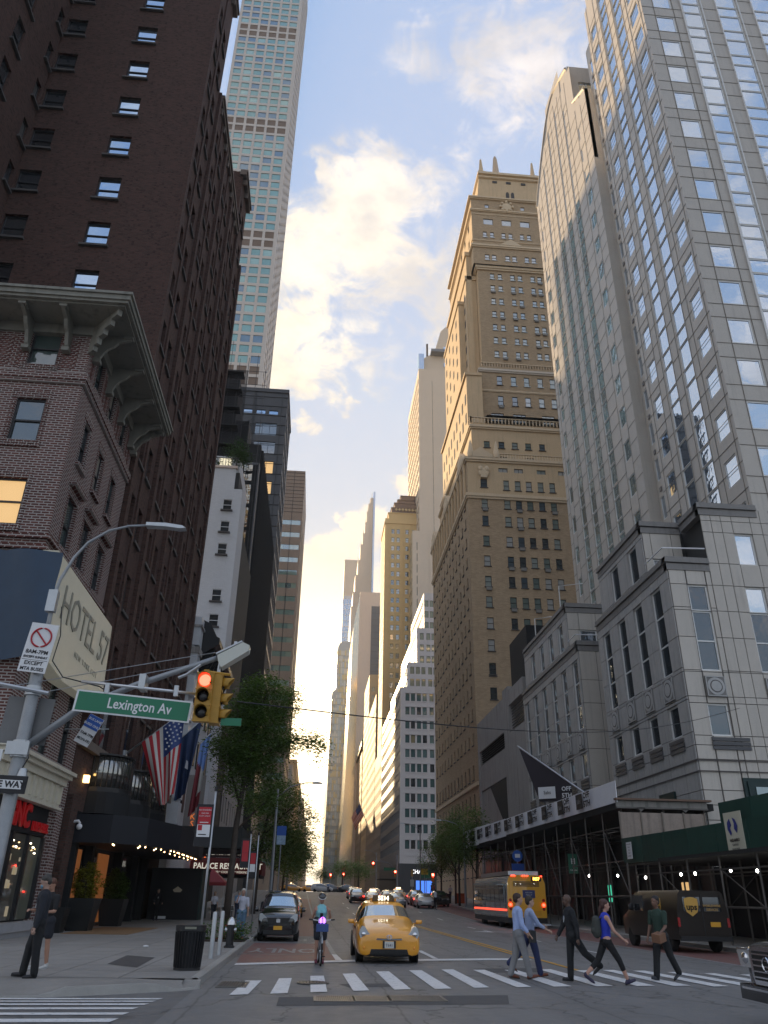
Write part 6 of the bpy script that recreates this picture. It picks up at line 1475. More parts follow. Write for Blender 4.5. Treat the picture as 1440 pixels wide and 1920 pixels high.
# brown parcel van at the right kerb
ups = thing('brown_parcel_van', 'dark brown parcel delivery van with gold shield parked under the green sidewalk shed', 'van', (14.55, 31.0, .0))
m_brv = mat('parcel_brown', (.014,.008,.005), .42, coat=.15, spec=.35)
pr = [(-.98,.42),(.98,.42),(1.0,1.0),(.97,1.35),(.86,1.95),(.76,2.06),(-.76,2.06),(-.86,1.95),(-.97,1.35),(-1.0,1.0)]
b = MB(); b.prism(pr, 'y', 0, 4.1); b.build('body', m_brv, ups, smooth=.6)
def sect(w, zt, zb=.42): return [(-w*.98,zb),(w*.98,zb),(w,1.0),(w*.97,min(1.3,zt)),(w*.8,zt),(-w*.8,zt),(-w*.97,min(1.3,zt)),(-w,1.0)]
b = MB(); S3 = [(4.1,1.0,2.05),(4.35,1.0,2.0),(4.95,.98,1.32),(5.7,.92,1.12),(5.85,.85,.9)]
for y, w_, zt in S3: b.v += [(x, y, z) for x, z in sect(w_, zt)]
for k in range(4):
    for j in range(8): b.f.append((k*8+j, k*8+(j+1) % 8, k*8+8+(j+1) % 8, k*8+8+j)); b.mi.append(0)
b.f.append(tuple(range(32,40))); b.mi.append(0); b.build('cab', m_brv, ups, smooth=.7)
for s in (-1, 1): MB().prism([(3.2,1.32),(4.7,1.32),(4.25,1.88),(3.3,1.88)], 'x', *sorted((s*.92,s*.985))).build('side_window', m_carglass, ups)
for s in (-1, 1): MB().box(*sorted((s*.06,s*.72)),-.02,.0,1.36,1.84).build('rear_window', m_carglass, ups)
MB().box(-.015,.015,-.012,0,.5,1.98).build('door_seam', m_black, ups)
m_gold2 = mat('gold_emblem', (.62,.36,.07), .4)
def shield(b, c, s, ax):
    P = [(-1,1),(-.5,1.15),(0,1.22),(.5,1.15),(1,1),(1,0),(.8,-.7),(0,-1.25),(-.8,-.7),(-1,0)]
    if ax == 'y': b.prism([(c[0]+p[0]*s, c[2]+p[1]*s) for p in P], 'y', c[1]-.006, c[1])
    else: b.prism([(c[1]+p[0]*s, c[2]+p[1]*s) for p in P], 'x', c[0]-.006, c[0])
b = MB(); shield(b, (-1.005,1.6,1.5), .27, 'x'); b.build('shield_emblem', m_gold2, ups, rot=(0,0,0))
b = MB(); shield(b, (-.40,-.02,1.52), .26, 'y'); b.build('shield_emblem', m_gold2, ups)
text(ups, 'ups', .30, Vector((-.40,-.035,1.50))+ups.location, RE, m_brv, 'shield_lettering', .003, bevel=.008)
text(ups, 'ups', .30, Vector((-1.02,1.6,1.47))+ups.location, RR, m_brv, 'shield_lettering', .003, bevel=.008)
text(ups, 'WORLDWIDE', .11, Vector((.38,-.02,1.55))+ups.location, RE, m_gold2, 'door_lettering', .002); text(ups, 'SERVICES', .11, Vector((.38,-.02,1.42))+ups.location, RE, m_gold2, 'door_lettering', .002)
MB().box(.25,.62,-.03,0,.86,1.02).build('number_plate', m_platey, ups)
MB().box(-.98,.98,-.1,0,.40,.55).build('bumper', m_plast, ups)
for s in (-1, 1): MB().box(*sorted((s*.90,s*.99)),-.02,.03,.85,1.15).build('tail_light', m_taild, ups)
for x in (-.85, .85):
    for y in (1.1, 4.8): wheel(ups, x, y, .37, .24, m_steelrim)
mirror_pair(ups, 1.02, 4.15, 1.45, m_plast, .2, .3)
# traffic queued at the lights, tail lamps lit
def far_car(name, label, x, y, m_p, suv=False, face=0, lights=True, group='cars queued at the red light', w=.86, roof=None, cat='car'):
    t = thing(name, label, cat, (x, y, G(x, y)), face, group)
    k = 1.12 if suv else 1.0
    st = [(.03,.62,.64,.5,.35,.66,.70,''),(.4,.84,.84,.7,.22,.74,.82,''),(1.1,.86,.86,.76,.2,.88,.98,''),(1.2,.86,.86,.74,.2,.9,1.0,'s'),(1.95,.87,.87,.62,.2,.93,1.40,'sf'),(2.6,.87,.87,.62,.2,.95,1.46,'s'),(3.4,.86,.86,.6,.2,.96,1.42,'s'),(4.1 if suv else 3.95,.83,.83,.58,.25,1.0,1.30 if suv else 1.06,'f'),(4.45,.76,.78,.6,.35,.95,1.02,'')]
    loft_body([(4.45-y_ if True else y_, a*w/.86, b_*w/.86, c*w/.86, d, e*k, f*k, g) for y_, a, b_, c, d, e, f, g in st][::-1] if False else [(y_, a*w/.86, b_*w/.86, c*w/.86, d, e*k, f*k, g) for y_, a, b_, c, d, e, f, g in st], 'body', m_p, t, 1)
    for sx in (-1, 1):
        for yy in (.85, 3.6): wheel(t, sx*(w-.1), yy, .33, .2, m_steelrim, 5)
        MB().box(*sorted((sx*(w-.34), sx*(w-.05))), 4.36, 4.47, .80*k, .95*k).build('tail_light', m_tail if lights else m_taild, t)
        MB().box(*sorted((sx*(w-.36), sx*(w-.1))), -.0, .12, .62*k, .74*k).build('headlight', m_lens, t)
    if lights: MB().box(-.2,.2,4.02,4.1,1.33*k,1.37*k).build('brake_light', m_tail, t)
    MB().box(-.25,.25,4.45,4.48,.6,.74).build('number_plate', m_platey, t)
    if roof: MB().box(-.3,.3,2.3,2.55,1.46*k,1.62*k).build('roof_sign', roof, t)
    return t
m_wh = paint('car_white', (.55,.55,.55)); m_gr = paint('car_grey', (.12,.125,.13)); m_bk = paint('car_black', (.012,.012,.013)); m_sv = paint('car_silver', (.35,.36,.37), .25, .4); m_rdc = paint('car_maroon', (.12,.015,.012))
m_rsign = mat('taxi_sign_lit', (1,.8,.5), .5, emit=(1,.7,.4), estr=.8)
Q = [('queued_suv', 'black sport utility car, first in the queue\'s left lane', 5.6, 103.5, m_bk, True, None), ('queued_taxi', 'yellow taxi in the queue just left of the silver hatchback', 7.0, 97.5, m_taxi, False, m_rsign),
     ('queued_car', 'silver hatchback nearest in the queue, over the taxi\'s bonnet line', 9.2, 93.0, m_sv, False, None), ('queued_car', 'maroon car between the taxi and the white car in the queue', 9.3, 104, m_rdc, False, None),
     ('queued_car', 'white hatchback nearest in the right queue with glowing lamps', 12.0, 92, m_wh, False, None), ('queued_car', 'dark grey sport utility car behind the white hatchback in the right queue', 12.1, 99, m_gr, True, None),
     ('queued_suv', 'black sport utility car at the right end of the queue', 14.4, 97, m_bk, True, None), ('queued_car', 'grey saloon far up the middle of the queue', 8.4, 113, m_gr, False, None), ('queued_taxi', 'yellow taxi furthest up the queue', 11.4, 112, m_taxi, False, m_rsign), ('queued_car','white car furthest up the left of the queue',5.8,116,m_wh,False,None)]
for nm, lb, x, y, mp, sv, rf in Q: far_car(nm, lb, x, y-4.45, mp, sv, 0, True, 'cars queued at the red light', .86, rf) 
# cars crossing on the far avenue, broadside
g2 = 'cars crossing on the avenue ahead'
for nm, lb, x, y, mp, sv, fc, rf in (('crossing_taxi', 'yellow taxi crossing the avenue ahead, at the left end', -1.2, 166, m_taxi, False, math.pi/2, m_rsign), ('crossing_car', 'white car crossing the avenue ahead beside the taxi', 4.6, 168, m_wh, True, math.pi/2, None),
     ('crossing_car', 'black car crossing the avenue ahead at the right', 9.8, 165, m_bk, False, math.pi/2, None), ('crossing_car', 'black sport utility car in the middle of the avenue crossing', 6.6, 171, m_bk, True, math.pi/2, None), ('crossing_taxi','yellow taxi furthest back on the avenue crossing',2.6,176,m_taxi,False,math.pi/2,m_rsign)):
    far_car(nm, lb, x, y, mp, sv, fc, False, g2, .9, rf)
# nose of a black sport utility car entering at the right
su = thing('black_luxury_suv', 'nose of a black sport utility car with chrome grille entering at the right edge', 'car', (6.75, 12.4, 0), -math.pi/2)
m_sb = paint('suv_black', (.010,.010,.011), .12)
loft_body([(.02,.72,.74,.66,.45,.95,.98,''),(.06,.86,.87,.78,.34,1.02,1.08,''),(.3,.94,.94,.84,.30,1.06,1.15,''),(1.2,.97,.97,.86,.30,1.12,1.22,''),(1.45,.97,.97,.84,.3,1.14,1.26,'s'),(2.2,.98,.98,.72,.3,1.16,1.80,'sf'),(3.2,.98,.98,.74,.3,1.18,1.88,'s'),(4.4,.97,.97,.72,.3,1.2,1.86,'s'),(5.0,.94,.94,.7,.4,1.2,1.6,'')], 'body', m_sb, su)
for x in (-.85, .85):
    for y in (1.05, 4.1): wheel(su, x, y, .42, .27)
b = MB(); b.prism([(-.46,.58),(.46,.58),(.52,.72),(.52,1.02),(.44,1.08),(-.44,1.08),(-.52,1.02),(-.52,.72)], 'y', -.05, .05); b.build('grille_surround', m_chrome, su)
b = MB().box(-.44,.44,-.06,-.05,.64,1.02); b.build('grille_mesh', m_plast, su)
for k in range(5): MB().box(-.44,.44,-.085,-.05,.67+k*.075,.69+k*.075).build('grille_bar', m_chrome, su)
for s in (-1, 1):
    b = MB(); b.prism([(s*.56,.78),(s*.88,.80),(s*.93,1.0),(s*.84,1.04),(s*.56,1.02)], 'y', -.03, .22); o = b.build('headlight', m_lens, su)
    MB().ell((s*.70,-.03,.91),(.09,.04,.08)).build('lamp', m_chrome, o, smooth=True); MB().box(*sorted((s*.56,s*.92)),-.04,.0,1.02,1.035).build('lamp_trim', m_chrome, su)
    b = MB(); b.tube([(s*.58,-.04,.46),(s*.9,.02,.48)], .03, 6); b.build('fog_trim', m_chrome, su)
MB().box(-.9,.9,-.08,.1,.36,.56).build('bumper', m_sb, su); MB().box(-.8,.8,-.10,-.08,.50,.53).build('bumper_trim', m_chrome, su)
b = MB(); ring(b, (0,-.095,.86), .09, .09, .012); b.build('emblem', m_chrome, su)
# parked vehicles further up the left kerb
far_car('parked_car', 'orange-brown car parked behind the black compact van', -1.25, 41.5, paint('car_burnt_orange', (.28,.09,.03)), True, 0, False, None, .80)
far_car('parked_taxi', 'yellow taxi parked up the left kerb under the trees', -1.3, 66, m_taxi, False, 0, False, None, .84, m_rsign, 'taxi')

# ================================================================== STREET FURNITURE
m_sigy = mat('signal_yellow', (.42,.23,.028), .5, var=.15, vscale=6); m_sgreen = mat('sign_green', (.012,.17,.085), .45); m_wsign = mat('sign_white', (.72,.73,.74), .45)
m_bsign = mat('sign_black', (.008,.008,.012), .5); m_rsg = mat('sign_red', (.42,.012,.022), .45); m_blsg = mat('sign_blue', (.02,.10,.42), .45); m_pole = mat('painted_grey_pole', (.30,.315,.33), .5, .5, var=.18, vscale=5)
def T(th, b, name, m, smooth=False): return b.build(name, m, th, (-th.location.x, -th.location.y, -th.location.z), smooth=smooth)
PX, PY = -5.42, 15.1
sp = thing('signal_mast', 'tall grey corner pole carrying the near signal arm and a curved street-lamp arm', 'traffic signal pole', (PX, PY, .15))
T(sp, MB().lathe([(.20,.15),(.20,.5),(.13,.7),(.115,5.6)], (PX,PY,0), 16), 'pole', m_pole, .6)
T(sp, MB().lathe([(.135,5.5),(.135,5.7)], (PX,PY,0), 14), 'pole_cap', m_pole, .6)
T(sp, MB().tube([(PX,PY,5.6),(PX,PY,6.6),(-5.44,PY,6.9),(-5.38,PY,7.3),(-5.2,PY,7.8),(-4.98,PY,8.15),(-4.6,PY,8.45),(-4.2,PY,8.58),(-3.8,PY,8.62)], [.045,.045,.04,.036,.032,.03,.028,.026,.024], 8), 'lamp_arm', m_pole, True)
T(sp, MB().box(PX-.09,PX+.09,PY-.12,PY+.02,6.6,7.05), 'lamp_bracket', m_galv)
b = MB(); b.prism([(-3.85,8.58),(-3.45,8.58),(-3.15,8.55),(-3.02,8.57),(-3.1,8.62),(-3.45,8.66),(-3.85,8.655)], 'y', PY-.09, PY+.09); T(sp, b, 'lamp_head', m_galv)
T(sp, MB().tube([(PX,PY,3.95),(-4.5,PY,4.75),(-3.55,PY,5.22),(-2.6,PY,5.60),(-1.95,PY,5.86)], [.075,.07,.062,.055,.05], 10), 'signal_arm', m_pole, True)
T(sp, MB().lathe([(.16,3.82),(.16,4.12)], (PX,PY,0), 14).box(PX-.2,PX+.2,PY-.2,PY-.14,3.85,4.08), 'arm_clamp', m_galv)
T(sp, MB().lathe([(.15,4.95),(.15,5.12)], (PX,PY,0), 14), 'arm_clamp', m_galv)
for za, zb in ((5.05, 5.92), (4.95, 5.75)):
    b = MB(); b.tube([(PX-.6 if za > 5 else PX,PY-.1,za),(-2.1,PY-.02,zb)], .008, 4); T(sp, b, 'guy_wire', m_galv)
T(sp, MB().tube([(-6.1,PY-.15,5.13),(-5.08,PY-.15,4.97)], .04, 8), 'stub_arm', m_galv)
b = MB(); b.tube([(-5.2,PY-.1,6.7),(-5.1,PY-.12,6.1),(-5.15,PY-.12,5.6),(-4.9,PY-.1,5.3),(-4.2,PY-.1,5.15),(-4.0,PY-.05,5.05)], .012, 5); b.tube([(PX+.1,PY-.12,4.1),(PX+.22,PY-.14,3.8),(PX+.1,PY-.14,3.5)], .012, 5); T(sp, b, 'cable', m_black)
b = MB(); b.lathe([(.08,3.3),(.09,3.5),(.06,3.62)], (PX+.16,PY-.1,0), 12); T(sp, b, 'control_box', m_galv, .6)
b = MB(); b.tube([(-1.98,PY,5.86),(-2.0,PY,5.6),(-2.0,PY,5.5)], .035, 6); b.tube([(-2.35,PY-.05,5.65),(-2.6,PY-.05,5.45),(-2.75,PY-.05,5.38)], .03, 6); T(sp, b, 'arm_fitting', m_galv)
# luminaire box at the arm's end
lb_ = thing('arm_end_luminaire', 'white box luminaire tilted at the end of the signal arm', 'lamp', (-1.9, PY, 5.9))
P = [(-2.02,5.72),(-1.95,5.60),(-1.45,5.95),(-1.44,6.06),(-1.58,6.12),(-2.05,5.84)]; b = MB(); b.prism([(x,z) for x, z in P], 'y', PY-.14, PY+.14); T(lb_, b, 'lamp_housing', mat('off_white_enamel', (.55,.56,.50), .35))
b = MB(); b.prism([(-2.07,5.85),(-1.58,6.13),(-1.60,6.15),(-2.08,5.88)], 'y', PY-.15, PY+.15); T(lb_, b, 'housing_lid', m_galv); T(lb_, MB().box(-1.76,-1.70,PY-.03,PY+.03,6.05,6.16), 'photocell', m_galv)
# street name sign with its rail
ns = thing('street_name_sign', 'long green street name sign reading Lexington Av in white', 'sign', (-3.5, PY, 4.9))
yS = PY-.25
def plate(th, name, cx, cz, w_, h_, y, m, tilt=0, t=.02, loc=None):
    b = MB().box(-w_/2,w_/2,-t,0,-h_/2,h_/2); o = b.build(name, m, th, Vector((cx,y,cz))-th.location, (0,tilt,0)); return o
til = math.radians(4.2)
plate(ns, 'sign_border', -3.47, 4.765, 2.16, .40, yS, m_wsign, til); plate(ns, 'sign_face', -3.47, 4.765, 2.08, .34, yS-.022, m_sgreen, til, .006)
t_ = text(ns, 'Lexington Av', .27, (-3.35, yS-.032, 4.755), (math.pi/2, til, 0), m_wsign, 'sign_lettering', .002, sx=.82, bevel=.003)
T(ns, MB().tube([(-4.5,yS+.02,5.20),(-2.36,yS+.02,5.045)], .028, 8), 'sign_rail', m_alu, True)
for x in (-4.0,-2.72): T(ns, MB().box(x-.04,x+.04,yS-.03,yS+.05,4.98,5.18), 'sign_clamp', m_galv)
T(ns, MB().box(-3.44,-3.32,yS-.02,PY+.06,5.1,5.38), 'arm_clamp', m_galv)
# traffic signals
def signal(th, cx, cy, ztop, facing, lit='red', s=1.0, m=None):
    """three-lens head; facing: 'E' to the camera, 'X' to the right, 'W' seen from behind"""
    m = m or m_sigy; w_ = .30*s; h_ = .30*s
    rz_ = {'E': 0, 'X': math.pi/2, 'W': math.pi}[facing]
    o = bpy.data.objects.new('signal_head', None); 
    b = MB().box(-w_/2,w_/2,0,.18*s,-3*h_-.01,0)
    for k in range(3): b.box(-w_/2-.012,w_/2+.012,-.012,.02,-k*h_-.02,-k*h_); 
    b.box(-w_/2-.012,w_/2+.012,-.012,.02,-3*h_-.02,-3*h_); b.box(-.05,.05,.04,.14,0,.07)
    hd = b.build('signal_housing', m, th, Vector((cx,cy,ztop))-th.location, (0,0,rz_))
    for k, nm in enumerate(('red', 'yellow', 'green')):
        z = -(k+.5)*h_; v = MB(); n = 16; r = .115*s; L_ = .22*s
        for q in range(n+1):
            a = -.55+ (math.pi+1.1)*q/n
            for yy, rr_ in ((-.0, r), (-L_*(.55+.45*max(0, math.sin(a))), r*1.02)): v.v.append((rr_*math.cos(a), yy, z+rr_*math.sin(a)))
        for q in range(n): v.f.append((2*q, 2*q+1, 2*q+3, 2*q+2)); v.mi.append(0)
        vo = v.build('visor', m, hd, smooth=True, fix=False); md = vo.modifiers.new('t', 'SOLIDIFY'); md.thickness = .008
        l = MB(); l.lathe([(r*.96,-.012),(r*.6,-.03),(r*.2,-.036)], (0,0,z), 16, axis='y')
        on = nm == lit
        l.build('lens', mat('signal_red_lit', (.9,.03,.02), .4, emit=(1,.035,.02), estr=3.5) if on and nm == 'red' else mat('lens_off', (.012,.012,.015), .25), hd, smooth=True)
    return hd
sg = thing('traffic_signal', 'yellow traffic signal facing the camera with its red lamp lit', 'traffic light', (-2.2, PY-.25, 5.4), 0); signal(sg, -2.19, PY-.35, 5.43, 'E')
T(sg, MB().tube([(-2.25,PY-.15,5.5),(-1.75,PY-.15,5.45)], .03, 6), 'bracket', m_sigy)
sg2 = thing('traffic_signal', 'yellow traffic signal beside it turned to the right, seen from its side', 'traffic light', (-1.8, PY-.15, 5.4)); signal(sg2, -1.88, PY-.12, 5.42, 'X', None)
T(sg2, MB().box(-1.83,-1.45,PY-.2,PY-.18,4.48,4.62), 'green_back_plate', m_sgreen)
# regulatory signs
nl = thing('no_left_turn_sign', 'white no left turn sign with red ring on the corner pole', 'sign', (-5.45, PY-.2, 5.8))
plate(nl, 'sign_plate', -5.44, 5.83, .52, .96, PY-.17, m_wsign, .09); yl = PY-.20
def P2(o_, x, z, tl=.09): c, s_ = math.cos(tl), math.sin(tl); return (o_[0]+x*c+z*s_, o_[1]-x*s_+z*c)
oc_ = (-5.44, 5.83)
c_ = P2(oc_, 0, .20); b = MB(); ring(b, (c_[0], yl, c_[1]), .185, .185, .018, 28); p, q = P2(oc_, -.13, .33), P2(oc_, .13, .07); b.tube([(p[0],yl,p[1]),(q[0],yl,q[1])], .017, 6); T(nl, b, 'red_ring', m_rsg)
A = [(.07,.08),(.11,.08),(.11,.22),(.06,.27),(-.03,.27),(-.03,.31),(-.12,.24),(-.03,.17),(-.03,.21),(.04,.21),(.07,.19)]; b = MB(); b.prism([P2(oc_, x, z) for x, z in A], 'y', yl+.012, yl+.02); T(nl, b, 'arrow', m_bsign)
for s, sz, z in (('8AM-7PM', .105, -.09), ('EXCEPT SUNDAY', .058, -.19), ('EXCEPT', .10, -.31), ('MTA BUSES', .088, -.42)):
    p = P2(oc_, 0, z); text(nl, s, sz, (p[0], yl+.005, p[1]), (math.pi/2, .09, 0), m_bsign, 'sign_lettering', .002, bevel=.002)
b = MB(); p = P2(oc_, -.24, -.245); q = P2(oc_, .24, -.245); b.tube([(p[0],yl+.01,p[1]),(q[0],yl+.01,q[1])], .004, 4); T(nl, b, 'divider', m_bsign)
T(nl, MB().box(-5.58,-5.3,PY-.16,PY-.08,5.5,5.6), 'sign_strap', m_galv)
ow = thing('one_way_sign', 'black and white ONE WAY arrow sign cut by the left edge', 'sign', (-5.5, PY-.2, 3.33))
plate(ow, 'sign_plate', -5.58, 3.34, .92, .30, PY-.17, m_bsign, .03); plate(ow, 'sign_face', -5.60, 3.34, .80, .15, PY-.192, m_wsign, .03, .004); text(ow, 'ONE WAY', .15, (-5.5, PY-.2, 3.335), (math.pi/2, .03, 0), m_bsign, 'sign_lettering', .002, bevel=.005)
for k, (x, z) in enumerate(((-5.72, 4.52), (-5.19, 4.5))):
    bs = thing('sign_back', ['grey back of a large sign left of the corner pole', 'grey back of a large sign right of the corner pole'][k], 'sign', (x, PY+.12, z)); plate(bs, 'sign_plate', x, z, .38 if k == 0 else .30, .86, PY+.14, mat('sign_back_grey', (.17,.17,.17), .6, .3, var=.15), .05)
ss_ = thing('small_street_sign', 'small green street sign end at the left edge', 'sign', (-5.75, PY-.2, 3.75)); plate(ss_, 'sign_plate', -5.86, 3.83, .4, .2, PY-.17, m_wsign); plate(ss_, 'sign_face', -5.88, 3.83, .34, .15, PY-.192, m_sgreen, 0, .004)
bl = thing('bus_lane_sign', 'blue and white bus lane sign on a rod from the brick wall', 'sign', (-9.6, 34, 7.7))
tl = .42; ob = (-9.6, 7.72)
def rp(w0, w1, h0, h1, ya, yb, m, nm): b = MB(); b.prism([P2(ob, x, z, tl) for x, z in ((w0,h0),(w1,h0),(w1,h1),(w0,h1))], 'y', ya, yb); T(bl, b, nm, m)
rp(-.33,.33,-.62,.62,33.98,34.0,m_wsign,'sign_plate'); rp(-.32,.32,.08,.61,33.96,33.978,m_blsg,'blue_face')
for s, z, mm in (('BUS LANE', .45, m_wsign), ('BUSES ONLY', .22, m_wsign), ('7AM-7PM', -.18, m_bsign), ('MON-FRI', -.42, m_bsign)):
    p = P2(ob, .02, z, tl); text(bl, s, .135 if z > 0 else .15, (p[0], 33.95, p[1]), (math.pi/2, tl, 0), mm, 'sign_lettering', .002, bevel=.003)
T(bl, MB().tube([(-10.6,34.02,7.75),(-8.8,34.02,7.8)], .025, 5), 'rod', m_galv)
# hanging cable across the street
b = MB(); n = 30
for w_, (p, q, sag) in enumerate((((-1.5,15.1,5.0),(40,44.3,13.0),.9),)):
    pass
pts = [(-1.6+ (24)*k/n, 15.2+(24.5)*k/n, 5.0+ (6.0)*k/n - 1.0*math.sin(math.pi*k/n)*.9) for k in range(n+1)]
b.tube(pts, .014, 5); tag(b.build('overhead_cable', m_black), 'thin overhead cable running from the signal across the street', 'cable')
# kerb-side pole with no standing sign
def curb_sign(px, py, ztop, z0, z1, kind, label, w_=.36):
    t = thing('parking_sign_pole', label, 'sign', (px, py, .15+G(px,py))); T(t, MB().tube([(px,py,.15+G(px,py)),(px,py,ztop)], .035, 8), 'pole', m_galv, True)
    T(t, MB().lathe([(.045,ztop-.12),(.05,ztop)], (px,py,0), 8), 'pole_cap', m_black)
    x1 = px-.05; x0 = x1-w_; T(t, MB().box(x0-.06,x1+.04,py-.06,py-.03,z0-.25,z1+.08), 'sign_frame', m_bsign)
    zm = z0+(z1-z0)*.42; T(t, MB().box(x0,x1,py-.08,py-.06,zm,z1), 'red_panel', m_rsg); T(t, MB().box(x0,x1,py-.08,py-.06,z0,zm-.01), 'white_panel', m_wsign if kind else m_rsg)
    if w_ > .3:
        for s, sz, z in (('NO STANDING', .052, z1-.08), ('7AM-7PM', .05, z1-.17), ('EXCEPT SUNDAY', .04, z1-.24)): text(t, s, sz, ((x0+x1)/2, py-.085, z), RE, m_wsign, 'sign_lettering', .001)
        T(t, MB().box(x0+.06,x1-.06,py-.086,py-.08,zm+.04,zm+.06), 'arrow', m_wsign); T(t, MB().box(x0+.05,x1-.09,py-.086,py-.08,z0+.05,z0+.075), 'arrow', m_bsign); T(t, MB().box(x0+.02,x0+.14,py-.086,py-.08,zm-.16,zm-.02), 'tow_symbol', m_rsg)
    return t
curb_sign(-2.87, 24, 4.45, 3.09, 3.88, 1, 'red and white no standing sign on a silver kerb pole nearest the litter bin')
curb_sign(-2.62, 36, 4.1, 2.9, 3.7, 0, 'dark red parking sign on the second kerb pole behind the tree', .26)
curb_sign(-2.55, 40, 4.3, 2.6, 3.4, 1, 'red over white parking sign on the third kerb pole by the black van', .24)
# litter bin
lbn = thing('litter_bin', 'black ribbed steel litter bin on the left corner', 'litter bin', (-2.6, 19.9, .15))
b = MB(); b.lathe([(.27,.03),(.31,.78),(.33,.80),(.33,.86),(.29,.86),(.27,.6)], n=28); b.build('bin_shell', mat('bin_black', (.008,.009,.012), .45, .3), lbn, smooth=.7)
for k in range(28):
    a = 2*math.pi*k/28; b = MB(); b.tube([(.285*math.cos(a),.285*math.sin(a),.06),(.325*math.cos(a),.325*math.sin(a),.74)], .012, 4); b.build('rib', m_black, lbn)
b = MB(); b.lathe([(.335,.76),(.335,.87)], n=28); b.lathe([(.29,.0),(.29,.05)], n=24); b.build('rim', m_black, lbn, smooth=.7); MB().lathe([(.29,.862),(.12,.845)], n=24).build('lid', mat('bin_lid', (.03,.03,.034), .5), lbn)
MB().box(-.09,.16,-.34,-.335,.80,.845).build('label_strip', mat('pale_label', (.22,.22,.17), .6), lbn)
for k, (x, y) in enumerate(((-2.47, 23.4), (-2.40, 24.7))):
    b = MB(); b.lathe([(.062,0),(.062,1.02),(.05,1.07),(.02,1.085)], n=14); tag(b.build('bollard', m_galv, loc=(x,y,.15), smooth=.8), ['grey steel bollard nearest the litter bin', 'grey steel bollard just behind the nearest one'][k], 'bollard', 'steel bollards by the kerb')
hy = thing('fire_hydrant', 'black hydrant with a silver bonnet beside the bollards', 'fire hydrant', (-2.42, 28.0, .15))
MB().lathe([(.17,0),(.17,.04),(.12,.08),(.12,.62),(.14,.64)], n=16).build('barrel', m_black, hy, smooth=.6); MB().lathe([(.145,.64),(.13,.74),(.08,.82),(.03,.86)], n=16).build('bonnet', m_alu, hy, smooth=.6)
for s in (-1, 1): MB().lathe([(.055,s*.1),(.055,s*.18)], (0,0,.5), 10, axis='x').build('side_cap', m_alu, hy)
# planters and flowers
for k, (x, y, r_, h_) in enumerate(((-9.75, 38.4, .62, 1.25), (-9.75, 44.2, .62, 1.2), (-10.2, 36.3, .42, .9))):
    t = thing('entrance_planter', ['tall dark planter with a round gold-green bush nearest the shop window', 'tall dark planter with a dark green bush beside the hotel door', 'low empty dark planter box against the brick pier'][k], 'planter', (x, y, .15))
    b = MB(); a = r_*.72; b.v = [(-a,-a,0),(a,-a,0),(a,a,0),(-a,a,0),(-r_,-r_,h_),(r_,-r_,h_),(r_,r_,h_),(-r_,r_,h_),(-r_+.06,-r_+.06,h_),(r_-.06,-r_+.06,h_),(r_-.06,r_-.06,h_),(-r_+.06,r_-.06,h_),(-r_+.06,-r_+.06,h_-.1),(r_-.06,-r_+.06,h_-.1),(r_-.06,r_-.06,h_-.1),(-r_+.06,r_-.06,h_-.1)]
    for q in range(3):
        for j in range(4): b.f.append((q*4+j, q*4+(j+1) % 4, q*4+4+(j+1) % 4, q*4+4+j)); b.mi.append(0)
    b.f += [(3,2,1,0),(12,13,14,15)]; b.mi += [0,0]; b.build('pot', mat('charcoal_planter', (.014,.016,.018), .5), t)
    if k < 2: leaves([(x,y,.15+h_+.62,.62,.62,.62),(x,y,.15+h_+.15,.5,.5,.3),(x,y,.15+h_+1.1,.35,.35,.3)], 5200, .085, 40+k, leafmat('gold_bush_leaf', (.22,.22,.03)) if k == 0 else leafmat('dark_bush_leaf', (.08,.14,.03)), 'bush', t, hollow=.75, spread=1.15); MB().tube([(0,0,h_-.1),(0,0,h_+.5)], .04).build('stem', mat('bark', (.07,.055,.045), .9, var=.3, vscale=8), t)
fp = thing('flower_bed', 'low leafy bed with red flowers round the sidewalk tree', 'flower bed', (-3.0, 32, .15))
leaves([(-3.6,32.4,.4,.35,.5,.25),(-2.85,32.1,.42,.35,.6,.28),(-2.45,31.8,.38,.3,.5,.25),(-3.1,32.9,.4,.6,.5,.22)], 1700, .10, 50, leafmat('bed_leaf', (.05,.11,.02)), 'foliage', fp, hollow=.3)
leaves([(-2.7,32.0,.50,.5,.6,.2)], 90, .08, 51, mat('red_petal', (.45,.03,.02), .6), 'flowers', fp); T(fp, MB().box(-4.0,-2.2,31.3,33.5,.14,.2), 'bed_edge', mat('soil', (.03,.022,.016), .95))
# sidewalk shelter of black boards and the restaurant beyond
kk = thing('plywood_shelter', 'black plywood box shelter with a pale diamond mark on the left sidewalk', 'shelter', (-8.4, 57, .15))
T(kk, MB().box(-10.2,-7.05,56.0,60.2,.1,3.05), 'box', mat('black_plywood', (.006,.007,.009), .6)); T(kk, MB().box(-7.04,-6.98,56.0,60.2,.1,3.05), 'side_board', mat('dark_green_board', (.008,.035,.032), .6))
T(kk, MB().box(-10.25,-6.95,55.95,60.3,3.05,3.12), 'roof', m_blackm); T(kk, MB().prism([(-8.45,2.05),(-8.15,1.85),(-8.25,1.72),(-8.65,1.72),(-8.75,1.85)], 'y', 55.97, 56.0), 'pale_mark', mat('beige_mark', (.45,.38,.27), .7))
T(kk, MB().box(-9.7,-9.0,55.97,56.0,.2,.35), 'paper_strip', m_wsign)
ra = thing('restaurant_awning', 'dark red restaurant awning with large cream letters across the sidewalk', 'awning', (-7, 72, 3))
m_mar = mat('maroon_canvas', (.16,.018,.020), .6)
